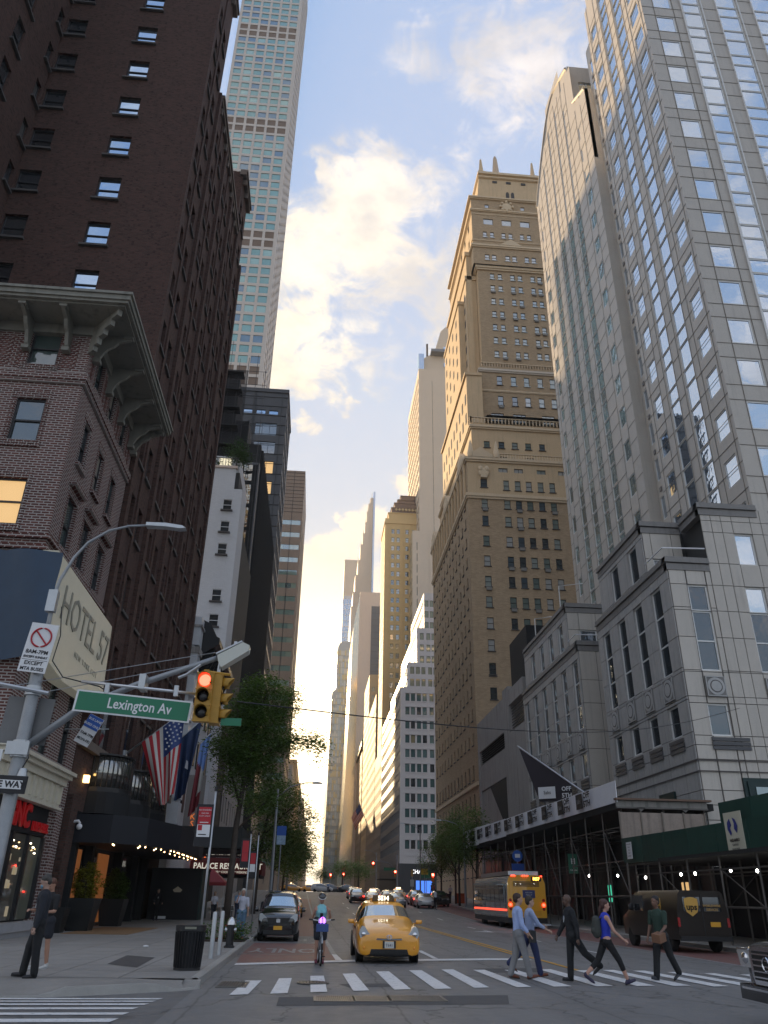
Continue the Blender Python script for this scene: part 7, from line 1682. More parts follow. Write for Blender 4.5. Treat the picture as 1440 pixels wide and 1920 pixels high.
T(ra, MB().box(-10.1,-4.1,72,78,3.15,4.15), 'awning_valance', m_mar); T(ra, MB().prism([(-10.1,4.15),(-4.1,4.15),(-4.6,4.4),(-9.6,4.4)], 'y', 72.2, 78), 'awning_top', mat('maroon_canvas_light', (.25,.05,.05), .6)); T(ra, MB().box(-10,-4.2,72.1,78,2.95,3.15), 'lamp_rail', m_blackm)
text(ra, 'PALACE RESTAURANT', .62, (-6.95, 71.95, 3.74), RE, mat('cream_letter', (.62,.57,.45), .6, emit=(1,.95,.8), estr=.12), 'awning_lettering', .01, sx=.92, bevel=.012); text(ra, '* LUNCH * DINNER * COCKTAILS * WEEKEND BRUNCH', .24, (-6.9, 71.95, 3.30), RE, mat('cream_letter', (.62,.57,.45), .6), 'awning_lettering', .01, sx=.83)
rb_ = thing('restaurant_upper_sign', 'dark sign band with small cream letters above the red awning', 'sign', (-7, 74, 5)); T(rb_, MB().box(-9.6,-4.8,73.9,74.1,4.5,5.15), 'sign_band', mat('dark_maroon', (.035,.012,.014), .6)); text(rb_, 'PALACE RESTAURANT', .42, (-7.0, 73.86, 4.82), RE, mat('cream_letter', (.62,.57,.45), .6), 'sign_lettering', .01)
blt = thing('round_logo_sign', 'round projecting sign with three white letters in a ring', 'sign', (-4.4, 75, 5.3)); b = MB(); b.lathe([(.5,74.9),(.5,75.0)], (-4.35,0,5.35), 24, axis='y'); T(blt, b, 'disc', m_blackm); b = MB(); ring(b, (-4.35,74.88,5.35), .45, .45, .035); T(blt, b, 'ring', m_wsign); text(blt, 'BLT', .42, (-4.35,74.85,5.35), RE, m_wsign, 'sign_lettering', .01, sx=.8)
T(blt, MB().tube([(-4.8,75,5.3),(-8.3,75,5.4)], .04, 5), 'rod', m_black)
ap = thing('picnic_canopy', 'red pop-up canopy in front of the restaurant', 'canopy', (-7.2, 66, .3))
b = MB(); b.v = [(-8.6,64.8,2.45),(-6.35,64.8,2.45),(-6.35,67.4,2.45),(-8.6,67.4,2.45),(-7.5,66.1,3.4)]; b.f = [(0,1,4),(1,2,4),(2,3,4),(3,0,4)]; b.mi = [0]*4; T(ap, b, 'canopy_top', mat('red_canvas', (.42,.05,.06), .6)); T(ap, MB().box(-8.6,-6.35,64.78,64.8,2.22,2.45).box(-6.35,-6.33,64.8,67.4,2.22,2.45), 'valance', mat('red_canvas', (.42,.05,.06), .6))
for x in (-8.55,-6.4):
    for y in (64.85, 67.35): T(ap, MB().tube([(x,y,.15+G(x,y)),(x,y,2.4)], .025, 5), 'leg', m_alu)
for k, (x, y) in enumerate(((-6.0, 61.5), (-5.5, 63))):
    t = thing('cafe_table', ['round white cafe table left of the tree trunk', 'round white cafe table behind the first one'][k], 'table', (x,y,.15+G(x,y))); MB().lathe([(.38,.70),(.38,.73)], n=18).build('table_top', m_wsign, t); MB().lathe([(.03,0),(.03,.7)], n=8).build('post', m_black, t); MB().lathe([(.22,0),(.2,.03)], n=12).build('foot', m_black, t)
    for s in (-1, 1):
        c = thing('cafe_chair', ['light metal chair on the %s side of the first cafe table', 'light metal chair on the %s side of the rear cafe table'][k] % ('left' if s < 0 else 'right'), 'chair', (x+s*.62,y,.15+G(x,y)), 0, 'cafe chairs'); MB().box(-.2,.2,-.2,.2,.43,.46).build('seat', m_alu, c); MB().box(s*.18,s*.2,-.2,.2,.5,.86).build('backrest', m_alu, c) if s > 0 else MB().box(-.2,-.18,-.2,.2,.5,.86).build('backrest', m_alu, c)
        for a in (-.17,.17):
            for b_ in (-.17,.17): MB().tube([(a,b_,0),(a,b_,.43)], .012, 4).build('leg', m_alu, c)
# flags on the hotel front
def cloth(top, bot, n, m_, fn, mats, name, parent, fold=.16, seed=0):
    """top, bot: polylines (list of 3 points) interpolated; u along the hoist, v down"""
    def L3(p, u):
        p = [Vector(q) for q in p]; k = min(len(p)-2, int(u*(len(p)-1))); f = u*(len(p)-1)-k; return p[k]*(1-f)+p[k+1]*f
    b = MB()
    for j in range(m_+1):
        v = j/m_
        for i in range(n+1):
            u = i/n; q = L3(top, u)*(1-v)+L3(bot, u)*v; q = q+Vector((.05*math.sin(u*17+v*3+seed)*v, fold*math.sin(u*13+v*2.0+seed)*(.25+v), .0)); b.v.append(tuple(q))
    for j in range(m_):
        for i in range(n): a = j*(n+1)+i; b.f.append((a, a+1, a+n+2, a+n+1)); b.mi.append(fn((i+.5)/n, (j+.5)/m_))
    o = b.build(name, mats, parent, (-parent.location.x,-parent.location.y,-parent.location.z), fix=False, smooth=True); return o
m_fr = mat('flag_red', (.42,.02,.03), .7); m_fw = mat('flag_white', (.58,.56,.52), .7); m_fb = mat('flag_navy', (.03,.06,.20), .7); m_flb = mat('flag_light_blue', (.18,.30,.62), .7); m_fnv = mat('flag_dark_navy', (.018,.04,.11), .7); m_star = mat('flag_star', (.65,.65,.68), .7)
def flagpole(t, a, b_): T(t, MB().tube([a, b_], [.06,.035], 8), 'pole', m_galv, True); T(t, MB().ell(b_, (.09,.09,.09)), 'finial', m_galv, True); T(t, MB().box(a[0]-.05,a[0]+.15,a[1]-.2,a[1]+.2,a[2]-.35,a[2]+.25), 'wall_bracket', m_galv)
f1 = thing('american_flag', 'large stars and stripes hanging from an angled pole on the hotel front', 'flag', (-10.6, 45, 8.4)); flagpole(f1, (-10.6,45,8.4), (-7.35,45,11.15))
o = cloth([(-7.55,44.9,10.95),(-8.6,44.9,10.05),(-9.72,44.9,9.1)], [(-7.65,44.9,6.5),(-8.0,44.9,5.9),(-8.35,44.9,5.85)], 52, 30, lambda u, v: 2 if (u < 7/13 and v < .40) else int(u*13) % 2, [m_fr, m_fw, m_fb], 'flag_cloth', f1)
b = MB()
me = o.data
for j in range(1, 11, 2):
    for i in range(2, 27, 5):
        f = me.polygons[min(len(me.polygons)-1, j*52+i+(2 if j % 4 == 1 else 0))]; c = f.center; b.box(c.x-.045,c.x+.045,c.y-.03,c.y-.02,c.z-.045,c.z+.045)
st_ = b.build('stars', m_star, o); stuff(st_)
f2 = thing('navy_flag', 'narrow dark navy flag beside the stars and stripes', 'flag', (-10.6, 53, 9.2)); flagpole(f2, (-10.6,53,9.2), (-7.6,53,12.2))
o = cloth([(-7.75,53,12.0),(-8.3,53,11.5),(-8.95,53,10.85)], [(-8.2,53,7.6),(-8.5,53,7.1),(-8.9,53,6.9)], 24, 18, lambda u, v: 0, [m_fnv], 'flag_cloth', f2, .12, 2); MB().prism([(-8.45,8.9),(-8.25,8.8),(-8.3,9.3),(-8.4,9.4)], 'y', 52.7, 52.75).build('flag_emblem', m_star, o)
f3 = thing('light_blue_flag', 'light blue flag with cream and maroon below, third from the corner', 'flag', (-10.6, 60, 10)); flagpole(f3, (-10.6,60,10.1), (-7.8,60,12.6))
cloth([(-8.0,60,12.4),(-8.35,60,12.0),(-8.7,60,11.6)], [(-8.35,60,7.4),(-8.6,60,6.9),(-8.95,60,6.5)], 20, 24, lambda u, v: 0 if v+u*.3 < .55 else (1 if u < .55 and v < .8 else 2), [m_flb, m_fw, mat('flag_maroon', (.22,.03,.04), .7)], 'flag_cloth', f3, .1, 4)
f4 = thing('distant_flag', 'small stars and stripes on a long pole far down the right side', 'flag', (19.6, 318, 26)); T(f4, MB().tube([(22,318,23.5),(17.2,318,35)], .15, 6), 'pole', m_wsign)
cloth([(17.6,318,34.2),(18.5,318,32),(19.4,318,29.8)], [(14.6,318,29),(15.2,318,27),(16.2,318,24.5)], 26, 14, lambda u, v: 2 if (u < .5 and v < .5) else int(u*13) % 2, [m_fr, m_fw, m_fb], 'flag_cloth', f4, .3)
# ------------------------------------------------------------------ right-hand sheds
sh = thing('banner_shed', 'tall scaffold sidewalk shed hung with a long white shop banner on the right', 'scaffold', (16.5, 43.4, 0))
m_scf = mat('rusty_scaffold_tube', (.14,.13,.12), .6, .5, var=.3, vscale=4)
T(sh, MB().box(16.6,22,43.6,88,6.2,6.55), 'deck', mat('shed_deck', (.02,.02,.02), .9)); m_ban = mat('white_banner', (.80,.81,.85), .55, var=.06)
ybs = [43.4, 57.6, 69.8, 76.2, 81.4, 88.2]
for k in range(5):
    b = MB(); z0, z1 = 6.50-.02*k+(.06 if k % 2 else 0), 7.62+.11*k
    b.v = [(16.48-.03*k, ybs[k], z0),(16.48-.03*k, ybs[k+1]+.05, z0+.02),(16.48-.03*k, ybs[k+1]+.05, z1+.08),(16.48-.03*k, ybs[k], z1)]; b.v += [(x+.03,y,z) for x,y,z in b.v]
    b.f = [(0,1,2,3),(4,7,6,5),(0,3,7,4),(1,5,6,2),(3,2,6,7),(0,4,5,1)]; b.mi = [0]*6; T(sh, b, 'banner', m_ban)
m_sigdim = mat('faint_script', (.25,.24,.24), .6); m_bq = mat('banner_black', (.015,.012,.014), .6); m_bl = mat('banner_ink', (.012,.012,.016), .6)
for k in range(11):
    y = 48.9+3.97*k; z = 7.1+.03*k; T(sh, MB().box(16.30,16.34,y-.1,y+1.05,z-.42,z+.44), 'black_square', m_bq)
    text(sh, 'Saks', .38, (16.29, y+.48, z), RR, m_sigdim, 'banner_lettering', .003, sx=1.1); text(sh, 'OFF', .46, (16.29, y-1.0, z+.24), RR, m_bl, 'banner_lettering', .003, bevel=.02, sx=1.5); text(sh, '5TH', .46, (16.29, y-1.0, z-.24), RR, m_bl, 'banner_lettering', .003, bevel=.02, sx=1.5)
def shed_frame(th, xs, ys, zt, zs, seed):
    rr = random.Random(seed)
    for x in xs:
        for y in ys: T(th, MB().tube([(x,y,.1+G(x,y)),(x,y,zt)], .045, 6), 'post', m_scf)
    for x in xs:
        for z in zs: T(th, MB().tube([(x,ys[0],z),(x,ys[-1],z)], .035, 5), 'ledger', m_scf)
    for y in ys:
        for z in zs[::2]: T(th, MB().tube([(xs[0],y,z),(xs[-1],y,z)], .03, 5), 'cross_tube', m_scf)
    for k in range(len(ys)-1):
        if k % 2 == 0: T(th, MB().tube([(xs[0],ys[k],zs[0]),(xs[0],ys[k+1],zs[-1])], .025, 5), 'brace', m_scf)
        else: T(th, MB().tube([(xs[-1],ys[k+1],zs[0]),(xs[-1],ys[k],zs[-1])], .025, 5), 'brace', m_scf)
shed_frame(sh, [16.8, 19.2, 21.5], fr(43.8, 15, 3.1), 6.3, [1.9, 3.6, 5.3], 1)
T(sh, MB().box(16.45,21.6,43.45,43.6,6.2,6.28), 'end_flashing', m_scf); T(sh, MB().box(16.4,21.8,43.3,43.7,6.62,6.72), 'end_flashing', mat('rusty_edge', (.16,.10,.07), .8)); T(sh, MB().box(16.45,21.6,43.5,43.6,6.28,6.6), 'fascia', mat('grey_fascia', (.22,.21,.19), .7, streak=.4, var=.2))
m_ply = mat('weathered_plywood', (.30,.245,.205), .8, var=.35, vscale=1.6, streak=.3, rnd=.12)
for k in range(4): T(sh, MB().box(16.6+1.2*k,16.6+1.2*k+1.16,43.52,43.58,4.55,6.0), 'plywood_panel', m_ply)
for k in range(5): T(sh, MB().box(16.53+1.2*k,16.6+1.2*k,43.46,43.58,4.5,6.05), 'batten', mat('timber_batten', (.20,.17,.14), .8, var=.3))
for x in (17.8, 20.3): T(sh, MB().prism([(x-.25,6.25),(x+.25,6.25),(x,6.05)], 'y', 43.45, 43.6), 'bracket', m_scf)
# lower dark-green shed round the corner
gs = thing('green_shed', 'lower dark green boarded sidewalk shed with bare bulbs at the right edge', 'scaffold', (16.6, 30, 0))
m_gbd = mat('dark_green_plywood', (.012,.055,.042), .45, var=.25, vscale=.8, streak=.25, rnd=.12)
ys = fr(43.5, 9, -2.42)
for k in range(8):
    y1, y0 = ys[k], ys[k+1]; b = MB(); xa, xb = 16.5+.12*k, 16.5+.12*(k+1)
    for (z0, z1) in ((3.45, 4.66),): b.v = [(xa,y1-.02,z0),(xb,y0+.02,z0),(xb,y0+.02,z1),(xa,y1-.02,z1)]; b.v += [(x+.05,y,z) for x,y,z in b.v]
    b.f = [(0,1,2,3),(4,7,6,5),(0,3,7,4),(1,5,6,2),(3,2,6,7),(0,4,5,1)]; b.mi = [0]*6; T(gs, b, 'green_board', m_gbd)
    if k >= 4:
        c = MB(); c.v = [(x+.3, y, z+1.22 if q > 3 or True else z) for q, (x, y, z) in enumerate(b.v)]; c.v = [(x, y, 4.7 if z < 5 else 5.5) for x, y, z in c.v]; c.f = b.f; c.mi = [0]*6; T(gs, c, 'green_board', m_gbd)
T(gs, MB().box(16.7,22,24,43.4,3.4,3.55), 'deck', mat('shed_deck', (.02,.02,.02), .9))
shed_frame(gs, [16.9, 19.4, 21.7], fr(24.6, 7, 3.05), 3.4, [1.5, 2.9], 2)
for k in range(3):
    pass
nb = thing('notice_poster', 'cream notice board with a blue globe logo on the green shed', 'sign', (17.0, 32.5, 4))
m_cb = mat('cream_board', (.55,.53,.42), .6)
b = MB(); b.v = [(17.0,33.0,3.42),(17.06,31.7,3.42),(17.06,31.7,5.0),(17.0,33.0,5.0)]; b.v += [(x+.03,y,z) for x,y,z in b.v]; b.f = [(0,1,2,3),(4,7,6,5),(0,3,7,4),(1,5,6,2),(3,2,6,7),(0,4,5,1)]; b.mi=[0]*6; T(nb, b, 'board', m_cb)
b = MB(); m_navy = mat('navy_ink', (.02,.03,.22), .6); rg_ = (math.pi/2, 0, -math.pi/2-.05)
b.prism([(32.55,4.75),(32.75,4.62),(32.78,4.35),(32.6,4.12),(32.5,4.2),(32.6,4.4),(32.45,4.5)], 'x', 16.99, 17.0); b.prism([(32.3,4.78),(32.1,4.7),(31.98,4.45),(32.1,4.2),(32.25,4.35),(32.2,4.55)], 'x', 16.99, 17.0); ring_b = MB(); T(nb, b, 'globe_logo', m_navy)
text(nb, 'ANDAMIRO', .17, (16.99, 32.35, 3.93), rg_, m_bsign, 'sign_lettering', .002, bevel=.004); text(nb, 'SCAFFOLD', .11, (16.99, 32.35, 3.76), rg_, m_bsign, 'sign_lettering', .002); text(nb, '914 837 0870', .12, (16.99, 32.35, 3.6), rg_, m_bsign, 'sign_lettering', .002)
pn = thing('white_notice', 'white printed notice at the left end of the green shed', 'sign', (16.5, 42.5, 4)); T(pn, MB().box(16.43,16.45,42.0,42.7,3.62,4.42), 'sheet', m_wsign)
for k, s in enumerate(('22 Stores are Open', 'Entrance', '7 days', '10 to 8', 'Use side door')): text(pn, s, .075, (16.42, 42.35, 4.32-.14*k), RR, m_bsign, 'sign_lettering', .001)
m_lamp = mat('white_lamp', (1,1,1), .5, emit=(1,.95,.85), estr=9)
for k, (y, z) in enumerate(((52,3.05),(47,2.95),(43,2.78),(38.7,2.83),(37.2,2.83),(33.9,2.87),(31.8,2.8))):
    t = thing('shed_lamp', 'caged bare bulb under the sheds, number %s from the far end' % ('one two three four five six seven'.split()[k]), 'lamp', (17.4, y, z), 0, 'bulbs under the sidewalk sheds'); t['label'] = ['bare bulb under the tall shed, furthest from the camera', 'bare bulb under the tall shed over the gap before the parcel van', 'bare bulb at the joint of the tall and green sheds', 'bare bulb over the parcel van\'s roof, left one of a pair', 'bare bulb over the parcel van\'s roof, right one of a pair', 'bare bulb right of the parcel van under the notice', 'bare bulb under the shed at the right edge'][k]
    MB().ell((0,0,0), (.05,.05,.065), nu=10, nv=6).build('bulb', m_lamp, t); MB().lathe([(.05,.08),(.03,.2)], n=8).build('socket', m_plast, t)
dk = thing('dark_storefronts', 'unlit dark shop fronts behind the sheds', 'storefront', (21.9, 44, 0)); T(dk, MB().box(21.75,21.9,44.4,104,-.1,6.1), 'dark_glazing', mat('unlit_glass', (.006,.006,.007), .35)); T(dk, MB().box(21.8,21.95,24,44.3,-.1,3.4), 'hoarding', m_blackm)
for y in fr(46, 12, 4.4): T(dk, MB().box(21.6,21.78,y,y+.25,0,6), 'mullion', m_plast)
for y, m_ in ((47.5, m_litwarm), (60, mat('green_glow', (.02,.2,.12), .6, emit=(.05,.5,.3), estr=.3))): T(dk, MB().box(21.7,21.74,y,y+.9,1.6,2.7), 'lit_poster', m_)
gsn = thing('green_bank_sign', 'small dark green hanging sign under the banner shed', 'sign', (17, 53.4, 3.8)); T(gsn, MB().box(16.55,17.15,53.3,53.4,3.2,4.35), 'sign_plate', mat('green_plate', (.01,.10,.06), .5)); text(gsn, 'Citizens', .14, (16.85, 53.28, 3.4), RE, m_wsign, 'sign_lettering', .002)
b = MB()
for a, c in ((-.1,.1),(0,0),(.1,-.1)): b.box(16.85+a-.02,16.85+a+.02,53.27,53.29,3.75+c*0,4.1); b.box(16.72,16.98,53.27,53.29,3.9+a-.02,3.9+a+.02)
T(gsn, b, 'emblem', m_wsign)
bsn = thing('bus_stop_sign', 'round blue bus stop sign beside the city bus', 'sign', (16.35, 66, 4)); T(bsn, MB().tube([(16.35,66,.15+G(16,66)),(16.35,66,5.2)], .05, 6), 'pole', m_galv); b = MB(); b.lathe([(.42,65.9),(.42,65.95)], (16.35,0,4.75), 20, axis='y'); T(bsn, b, 'round_plate', m_blsg); T(bsn, MB().box(16.15,16.55,65.86,65.9,4.62,4.9), 'bus_symbol', m_wsign); T(bsn, MB().box(15.85,16.9,65.9,65.95,3.7,4.2), 'route_plate', mat('blue_route', (.01,.06,.30), .5)); T(bsn, MB().box(15.85,16.9,65.88,65.95,3.62,3.7), 'red_strip', m_rsg)
of = thing('store_pennant_flag', 'black triangular store flag with a white square on an angled pole', 'flag', (21.8, 62, 9)); T(of, MB().tube([(21.9,62.0,8.6),(16.9,66.0,13.3)], [.08,.05], 6), 'pole', m_galv)
P = [Vector((17.0,65.9,13.1)), Vector((20.4,63.2,9.95)), Vector((20.4,63.2,8.7)), Vector((18.2,64.9,8.75))]; b = MB(); b.poly([tuple(p) for p in P]); T(of, b, 'flag_cloth', mat('dark_plum_cloth', (.03,.024,.032), .8))
pl_ = (P[3]+P[2])/2; text(of, 'OFF', .46, (20.0, 63.35, 9.62), (math.pi/2, 0, -.66), m_wsign, 'flag_lettering', .003, bevel=.012); text(of, '5TH', .46, (20.0, 63.35, 9.12), (math.pi/2, 0, -.66), m_wsign, 'flag_lettering', .003, bevel=.012)
b = MB(); b.v = [(18.1,64.8,8.95),(19.25,63.9,8.95),(19.25,63.9,9.85),(18.1,64.8,9.85)]; b.f = [(0,1,2,3)]; b.mi = [0]; T(of, b, 'white_patch', m_wsign); text(of, 'Saks', .36, (18.68, 64.28, 9.4), (math.pi/2, 0, -.66), m_bl, 'flag_lettering', .003)
# ------------------------------------------------------------------ avenue signals ahead, street lamps
fs = thing('far_signal_mast', 'curved-arm signal mast with two lit red signals and a green sign on the far avenue', 'traffic signal pole', (15.3, 150, 2.2))
g0 = G(15.3,150); T(fs, MB().tube([(15.3,150,g0),(15.3,150,g0+6.2)], .14, 8), 'pole', m_pole); T(fs, MB().tube([(15.3,150,g0+3.6),(14,150,g0+4.7),(12.6,150,g0+5.1),(11.2,150,g0+5.15)], .07, 6), 'signal_arm', m_pole); T(fs, MB().box(12.9,15.0,149.8,149.85,5.85,6.35), 'street_sign', m_sgreen)
m_rglow = mat('signal_red_far', (.9,.03,.02), .4, emit=(1,.05,.03), estr=9)
for k, (x, z) in enumerate(((11.0, 7.2), (14.95, 5.9))):
    t = thing('far_traffic_signal', ['lit red signal hanging from the far curved arm', 'lit red signal on the far mast below the green sign'][k], 'traffic light', (x, 149.7, z), 0, 'red signals on the far avenue'); MB().box(-.18,.18,0,.2,-1.05,0).build('signal_housing', m_sigy, t); MB().ell((0,-.05,-.2), (.17,.08,.17)).build('red_lens', m_rglow, t); MB().lathe([(.12,-.02),(.12,0)], (0,0,-.52), 10, axis='y').build('lens', mat('lens_off', (.012,.012,.015), .25), t)
for k, (x, y, z, lb) in enumerate(((7.2, 186, 6.2, 'small red signal beyond the avenue crossing, right one'), (4.4, 186, 6.0, 'small red signal beyond the avenue crossing, left one'), (16.2, 112, 4.6, 'small amber pedestrian signal by the far right kerb'))):
    t = thing('far_traffic_signal', lb, 'traffic light', (x, y, z), 0, 'red signals on the far avenue'); MB().box(-.18,.18,0,.2,-1.05,0).build('signal_housing', m_sigy, t); MB().ell((0,-.05,-.2), (.17,.08,.17)).build('red_lens', m_rglow, t); MB().tube([(0,.1,-1.05),(0,.1,G(x,y)-z)], .06, 5).build('pole', m_pole, t)
sg3 = thing('side_traffic_signal', 'yellow signal head with grey box on the far right corner', 'traffic light', (18.0, 150, 5)); MB().box(-.18,.18,0,.25,0,1.1).build('signal_housing', m_sigy, sg3); MB().box(-.3,.3,0,.3,-1.6,-.5).build('control_box', m_galv, sg3); MB().tube([(0,.1,1.1),(0,.1,-2.8)], .08, 6).build('pole', m_pole, sg3)
b = thing('green_far_sign', 'green direction sign on the far right corner', 'sign', (20.5, 150, 5)); MB().box(-.9,.9,0,.05,-.2,1.1).build('sign_plate', m_sgreen, b); MB().tube([(0,.1,1.1),(0,.1,-2.8)], .07, 6).build('pole', m_pole, b)
yb = thing('yellow_far_sign', 'small yellow warning sign by the far right kerb', 'sign', (15.9, 118, 5)); MB().box(-.5,.5,0,.05,-.45,.3).build('sign_plate', mat('yellow_plate', (.45,.33,.02), .5), yb); MB().tube([(0,.1,.3),(0,.1,-3.4)], .05, 5).build('pole', m_pole, yb)
def street_lamp(x, y, h, s, label):
    t = thing('street_lamp', label, 'street lamp', (x, y, .15+G(x,y)), 0, 'cobra-head street lamps'); MB().tube([(0,0,0),(0,0,h)], [.13,.08], 8).build('pole', m_pole, t); b = MB(); b.tube([(0,0,h-.6),(s*.9,0,h+.15),(s*2.0,0,h+.45),(s*2.6,0,h+.45)], .045, 6); b.build('lamp_arm', m_pole, t, smooth=True); MB().prism([(s*2.5,h+.38),(s*3.2,h+.40),(s*3.25,h+.46),(s*2.9,h+.54),(s*2.5,h+.52)], 'y', -.14, .14).build('lamp_head', m_galv, t)
street_lamp(16.5, 90, 8.0, -1, 'street lamp at the end of the banner shed among the trees'); street_lamp(16.6, 128, 9.5, -1, 'street lamp before the far avenue on the right'); street_lamp(-2.7, 60, 8.5, 1, 'street lamp behind the left street trees'); street_lamp(16.6, 215, 9.5, -1, 'street lamp beyond the far avenue on the right'); street_lamp(-2.7, 100, 8.5, 1, 'street lamp far up the left kerb')
pb = thing('blue_pole_banner', 'blue and white banner on a lamp post in the left trees', 'banner', (-2.3, 62, 5.6)); MB().box(-.35,.35,-.02,0,0,.65).build('banner_top', m_blsg, pb); MB().box(-.33,.33,-.02,0,-.62,0).build('banner_picture', mat('pale_picture', (.30,.42,.55), .6, var=.5, vscale=4), pb); MB().tube([(0,.05,.7),(0,.05,G(-2,62)-5.5)], .05, 6).build('pole', m_pole, pb)
for k, (x, y) in enumerate(((15.0, 100), (15.2, 104))): 
    b = MB(); b.lathe([(.3,0),(.33,.95),(.3,1.0)], n=14); tag(b.build('far_litter_bin', m_bsign, loc=(x+1.3,y,.15+G(x,y))), ['black litter bin on the right kerb near the cyclist', 'black litter bin behind the first one on the right kerb'][k], 'litter bin', 'litter bins on the right kerb')
b = MB(); b.box(-.45,.45,-.2,.2,0,1.05); tag(b.build('orange_barrier', mat('orange_box', (.45,.10,.03), .6), loc=(17.9,101,.15+G(17,101))), 'orange box beside the right-hand litter bins', 'newspaper box')
# ------------------------------------------------------------------ trees
m_bark = mat('bark', (.07,.055,.045), .9, var=.3, vscale=8)
def tree(name, label, base, trunk, limbs, blobs, count, size, seed, lm, group=None):
    t = thing(name, label, 'tree', base, 0, group)
    b = MB(); b.tube(trunk[0], trunk[1], 9); T(t, b, 'trunk', m_bark, True)
    for L_ in limbs: b = MB(); b.tube(L_[0], L_[1], 6); T(t, b, 'limb', m_bark, True)
    leaves(blobs, count, size, seed, lm, 'crown', t)
    return t
g_st = leafmat('street_leaf', (.11,.18,.055)); g_st2 = leafmat('street_leaf_yellow', (.17,.21,.05)); gg_ = .15+G(-4.4,47)
tree('street_tree', 'large leafy street tree on the left with a bough arching over the street', (-4.37,47,.15), ([(-4.37,47,.15),(-4.33,47,2.5),(-4.3,47,5),(-4.1,47,7.5),(-3.7,47,10.5),(-3.2,47,12.8)], [.21,.18,.16,.13,.09,.04]),
     [([(-4.2,47,6.2),(-5.0,47.4,8.2),(-5.4,47.6,9.6)], [.09,.06,.03]), ([(-4.0,47,7.9),(-2.6,46.8,9.3),(-1.0,46.6,9.9),(.1,46.6,9.6)], [.09,.07,.05,.02]), ([(-3.9,47,9),(-2.6,47.3,11),(-1.8,47.4,12.4)], [.07,.05,.02]), ([(-4.3,47,4.8),(-3.2,47,6.0),(-2.5,47,6.6)], [.07,.05,.02])],
     [(-3.5,47,12.7,1.0,1.3,.95),(-2.2,47.2,12.1,1.0,1.2,1.0),(-4.5,47,11.3,1.2,1.4,1.1),(-3.2,47,10.8,1.4,1.5,1.0),(-5.1,47,9.5,1.1,1.3,1.2),(-3.9,47,9.0,1.4,1.5,1.1),(-2.4,47,9.6,1.0,1.3,.9),(-1.2,46.7,9.75,1.2,1.0,.55),(-.2,46.6,9.5,.75,.8,.42),(.35,46.6,8.9,.32,.5,.6),(-4.7,47,7.7,.9,1.1,.9),(-3.1,47,8.0,1.0,1.2,.8),(-2.6,47,6.8,.8,1,.75),(-3.5,47,6.3,.7,.9,.6)], 30000, .165, 101, g_st)
tree('street_tree', 'second left street tree with sunlit fronds at its street side', (-4.3,68,.3), ([(-4.3,68,.3),(-4.2,68,4),(-3.8,68,7),(-3.3,68,9.5)], [.18,.15,.1,.04]), [([(-4.1,68,4.5),(-2.5,68,6.3),(-.6,68,6.8)], [.08,.05,.02]), ([(-3.9,68,6),(-2.0,68,8),(-.4,68,8.6)], [.07,.05,.02])],
     [(-4.2,68,8.5,1.4,1.5,1.2),(-2.8,68,9.2,1.4,1.5,1.1),(-1.6,68,8.3,1.3,1.4,1.0),(-3.4,68,6.9,1.5,1.5,1.2),(-1.5,68,6.6,1.4,1.4,.9),(-.3,68,7.4,.9,1,.5),(-.1,68,5.9,.8,1,.45),(-2.6,68,5.0,1.5,1.4,1.0),(-1.1,68,4.6,1.1,1.2,.8),(-4.2,68,5.0,1.1,1.2,.9),(-1.6,68,3.4,1.0,1.2,.6)], 19000, .18, 102, g_st)
tree('street_tree', 'third left street tree low against the sunset glow', (-4.0,90,.7), ([(-4,90,.7),(-3.9,90,4.5),(-3.2,90,8)], [.17,.13,.05]), [([(-3.9,90,4),(-1.5,90,6),(-.2,90,6.4)], [.07,.05,.02])],
     [(-3.6,90,7.4,1.6,1.7,1.3),(-2.0,90,7.0,1.5,1.5,1.1),(-.9,90,6.0,1.3,1.4,.8),(-3,90,5,1.6,1.6,1.0),(-1.2,90,4.4,1.4,1.4,.8),(.1,90,5.2,.7,1,.35)], 9500, .22, 103, g_st2)
tree('street_tree', 'fourth left street tree, the furthest one before the avenue', (-3.8,118,1.6), ([(-3.8,118,1.6),(-3.6,118,5),(-3.2,118,8)], [.17,.12,.05]), [], [(-3.4,118,8,1.9,2,1.4),(-2.0,118,6.8,1.7,1.8,1.2),(-3.6,118,5.6,1.5,1.6,1.0)], 5500, .27, 104, g_st2)
for k, (x, y, h, lb) in enumerate(((14.6, 84, 10.3, 'nearest of the slim right-hand street trees beside the banner shed'), (14.2, 92, 11.0, 'second slim right-hand street tree'), (15.0, 99, 10.2, 'third slim right-hand street tree by the lamp post'), (14.4, 106, 9.6, 'fourth slim right-hand street tree, behind the others'))):
    x += 2.0; g0 = .15+G(x,y); tree('slim_street_tree', lb, (x,y,g0), ([(x,y,g0),(x,y,4),(x+.2,y,h-1)], [.13,.11,.04]), [([(x,y,3.8),(x-1.2,y,6),(x-1.7,y,7.2)], [.06,.04,.02]), ([(x,y,4.2),(x+1.1,y,6.5)], [.06,.02])],
        [(x-.2,y,h-1.0,1.0,1.1,.9),(x-1.2,y,h-2.4,1.3,1.3,1.1),(x+1.0,y,h-2.6,1.3,1.3,1.1),(x-1.7,y,h-4.0,1.2,1.2,.9),(x,y,h-3.8,1.5,1.4,1.0),(x+1.4,y,h-4.4,1.1,1.2,.8),(x-.6,y,h-5.0,1.2,1.2,.6)], 8000, .19, 110+k, g_st, 'slim trees on the right kerb')
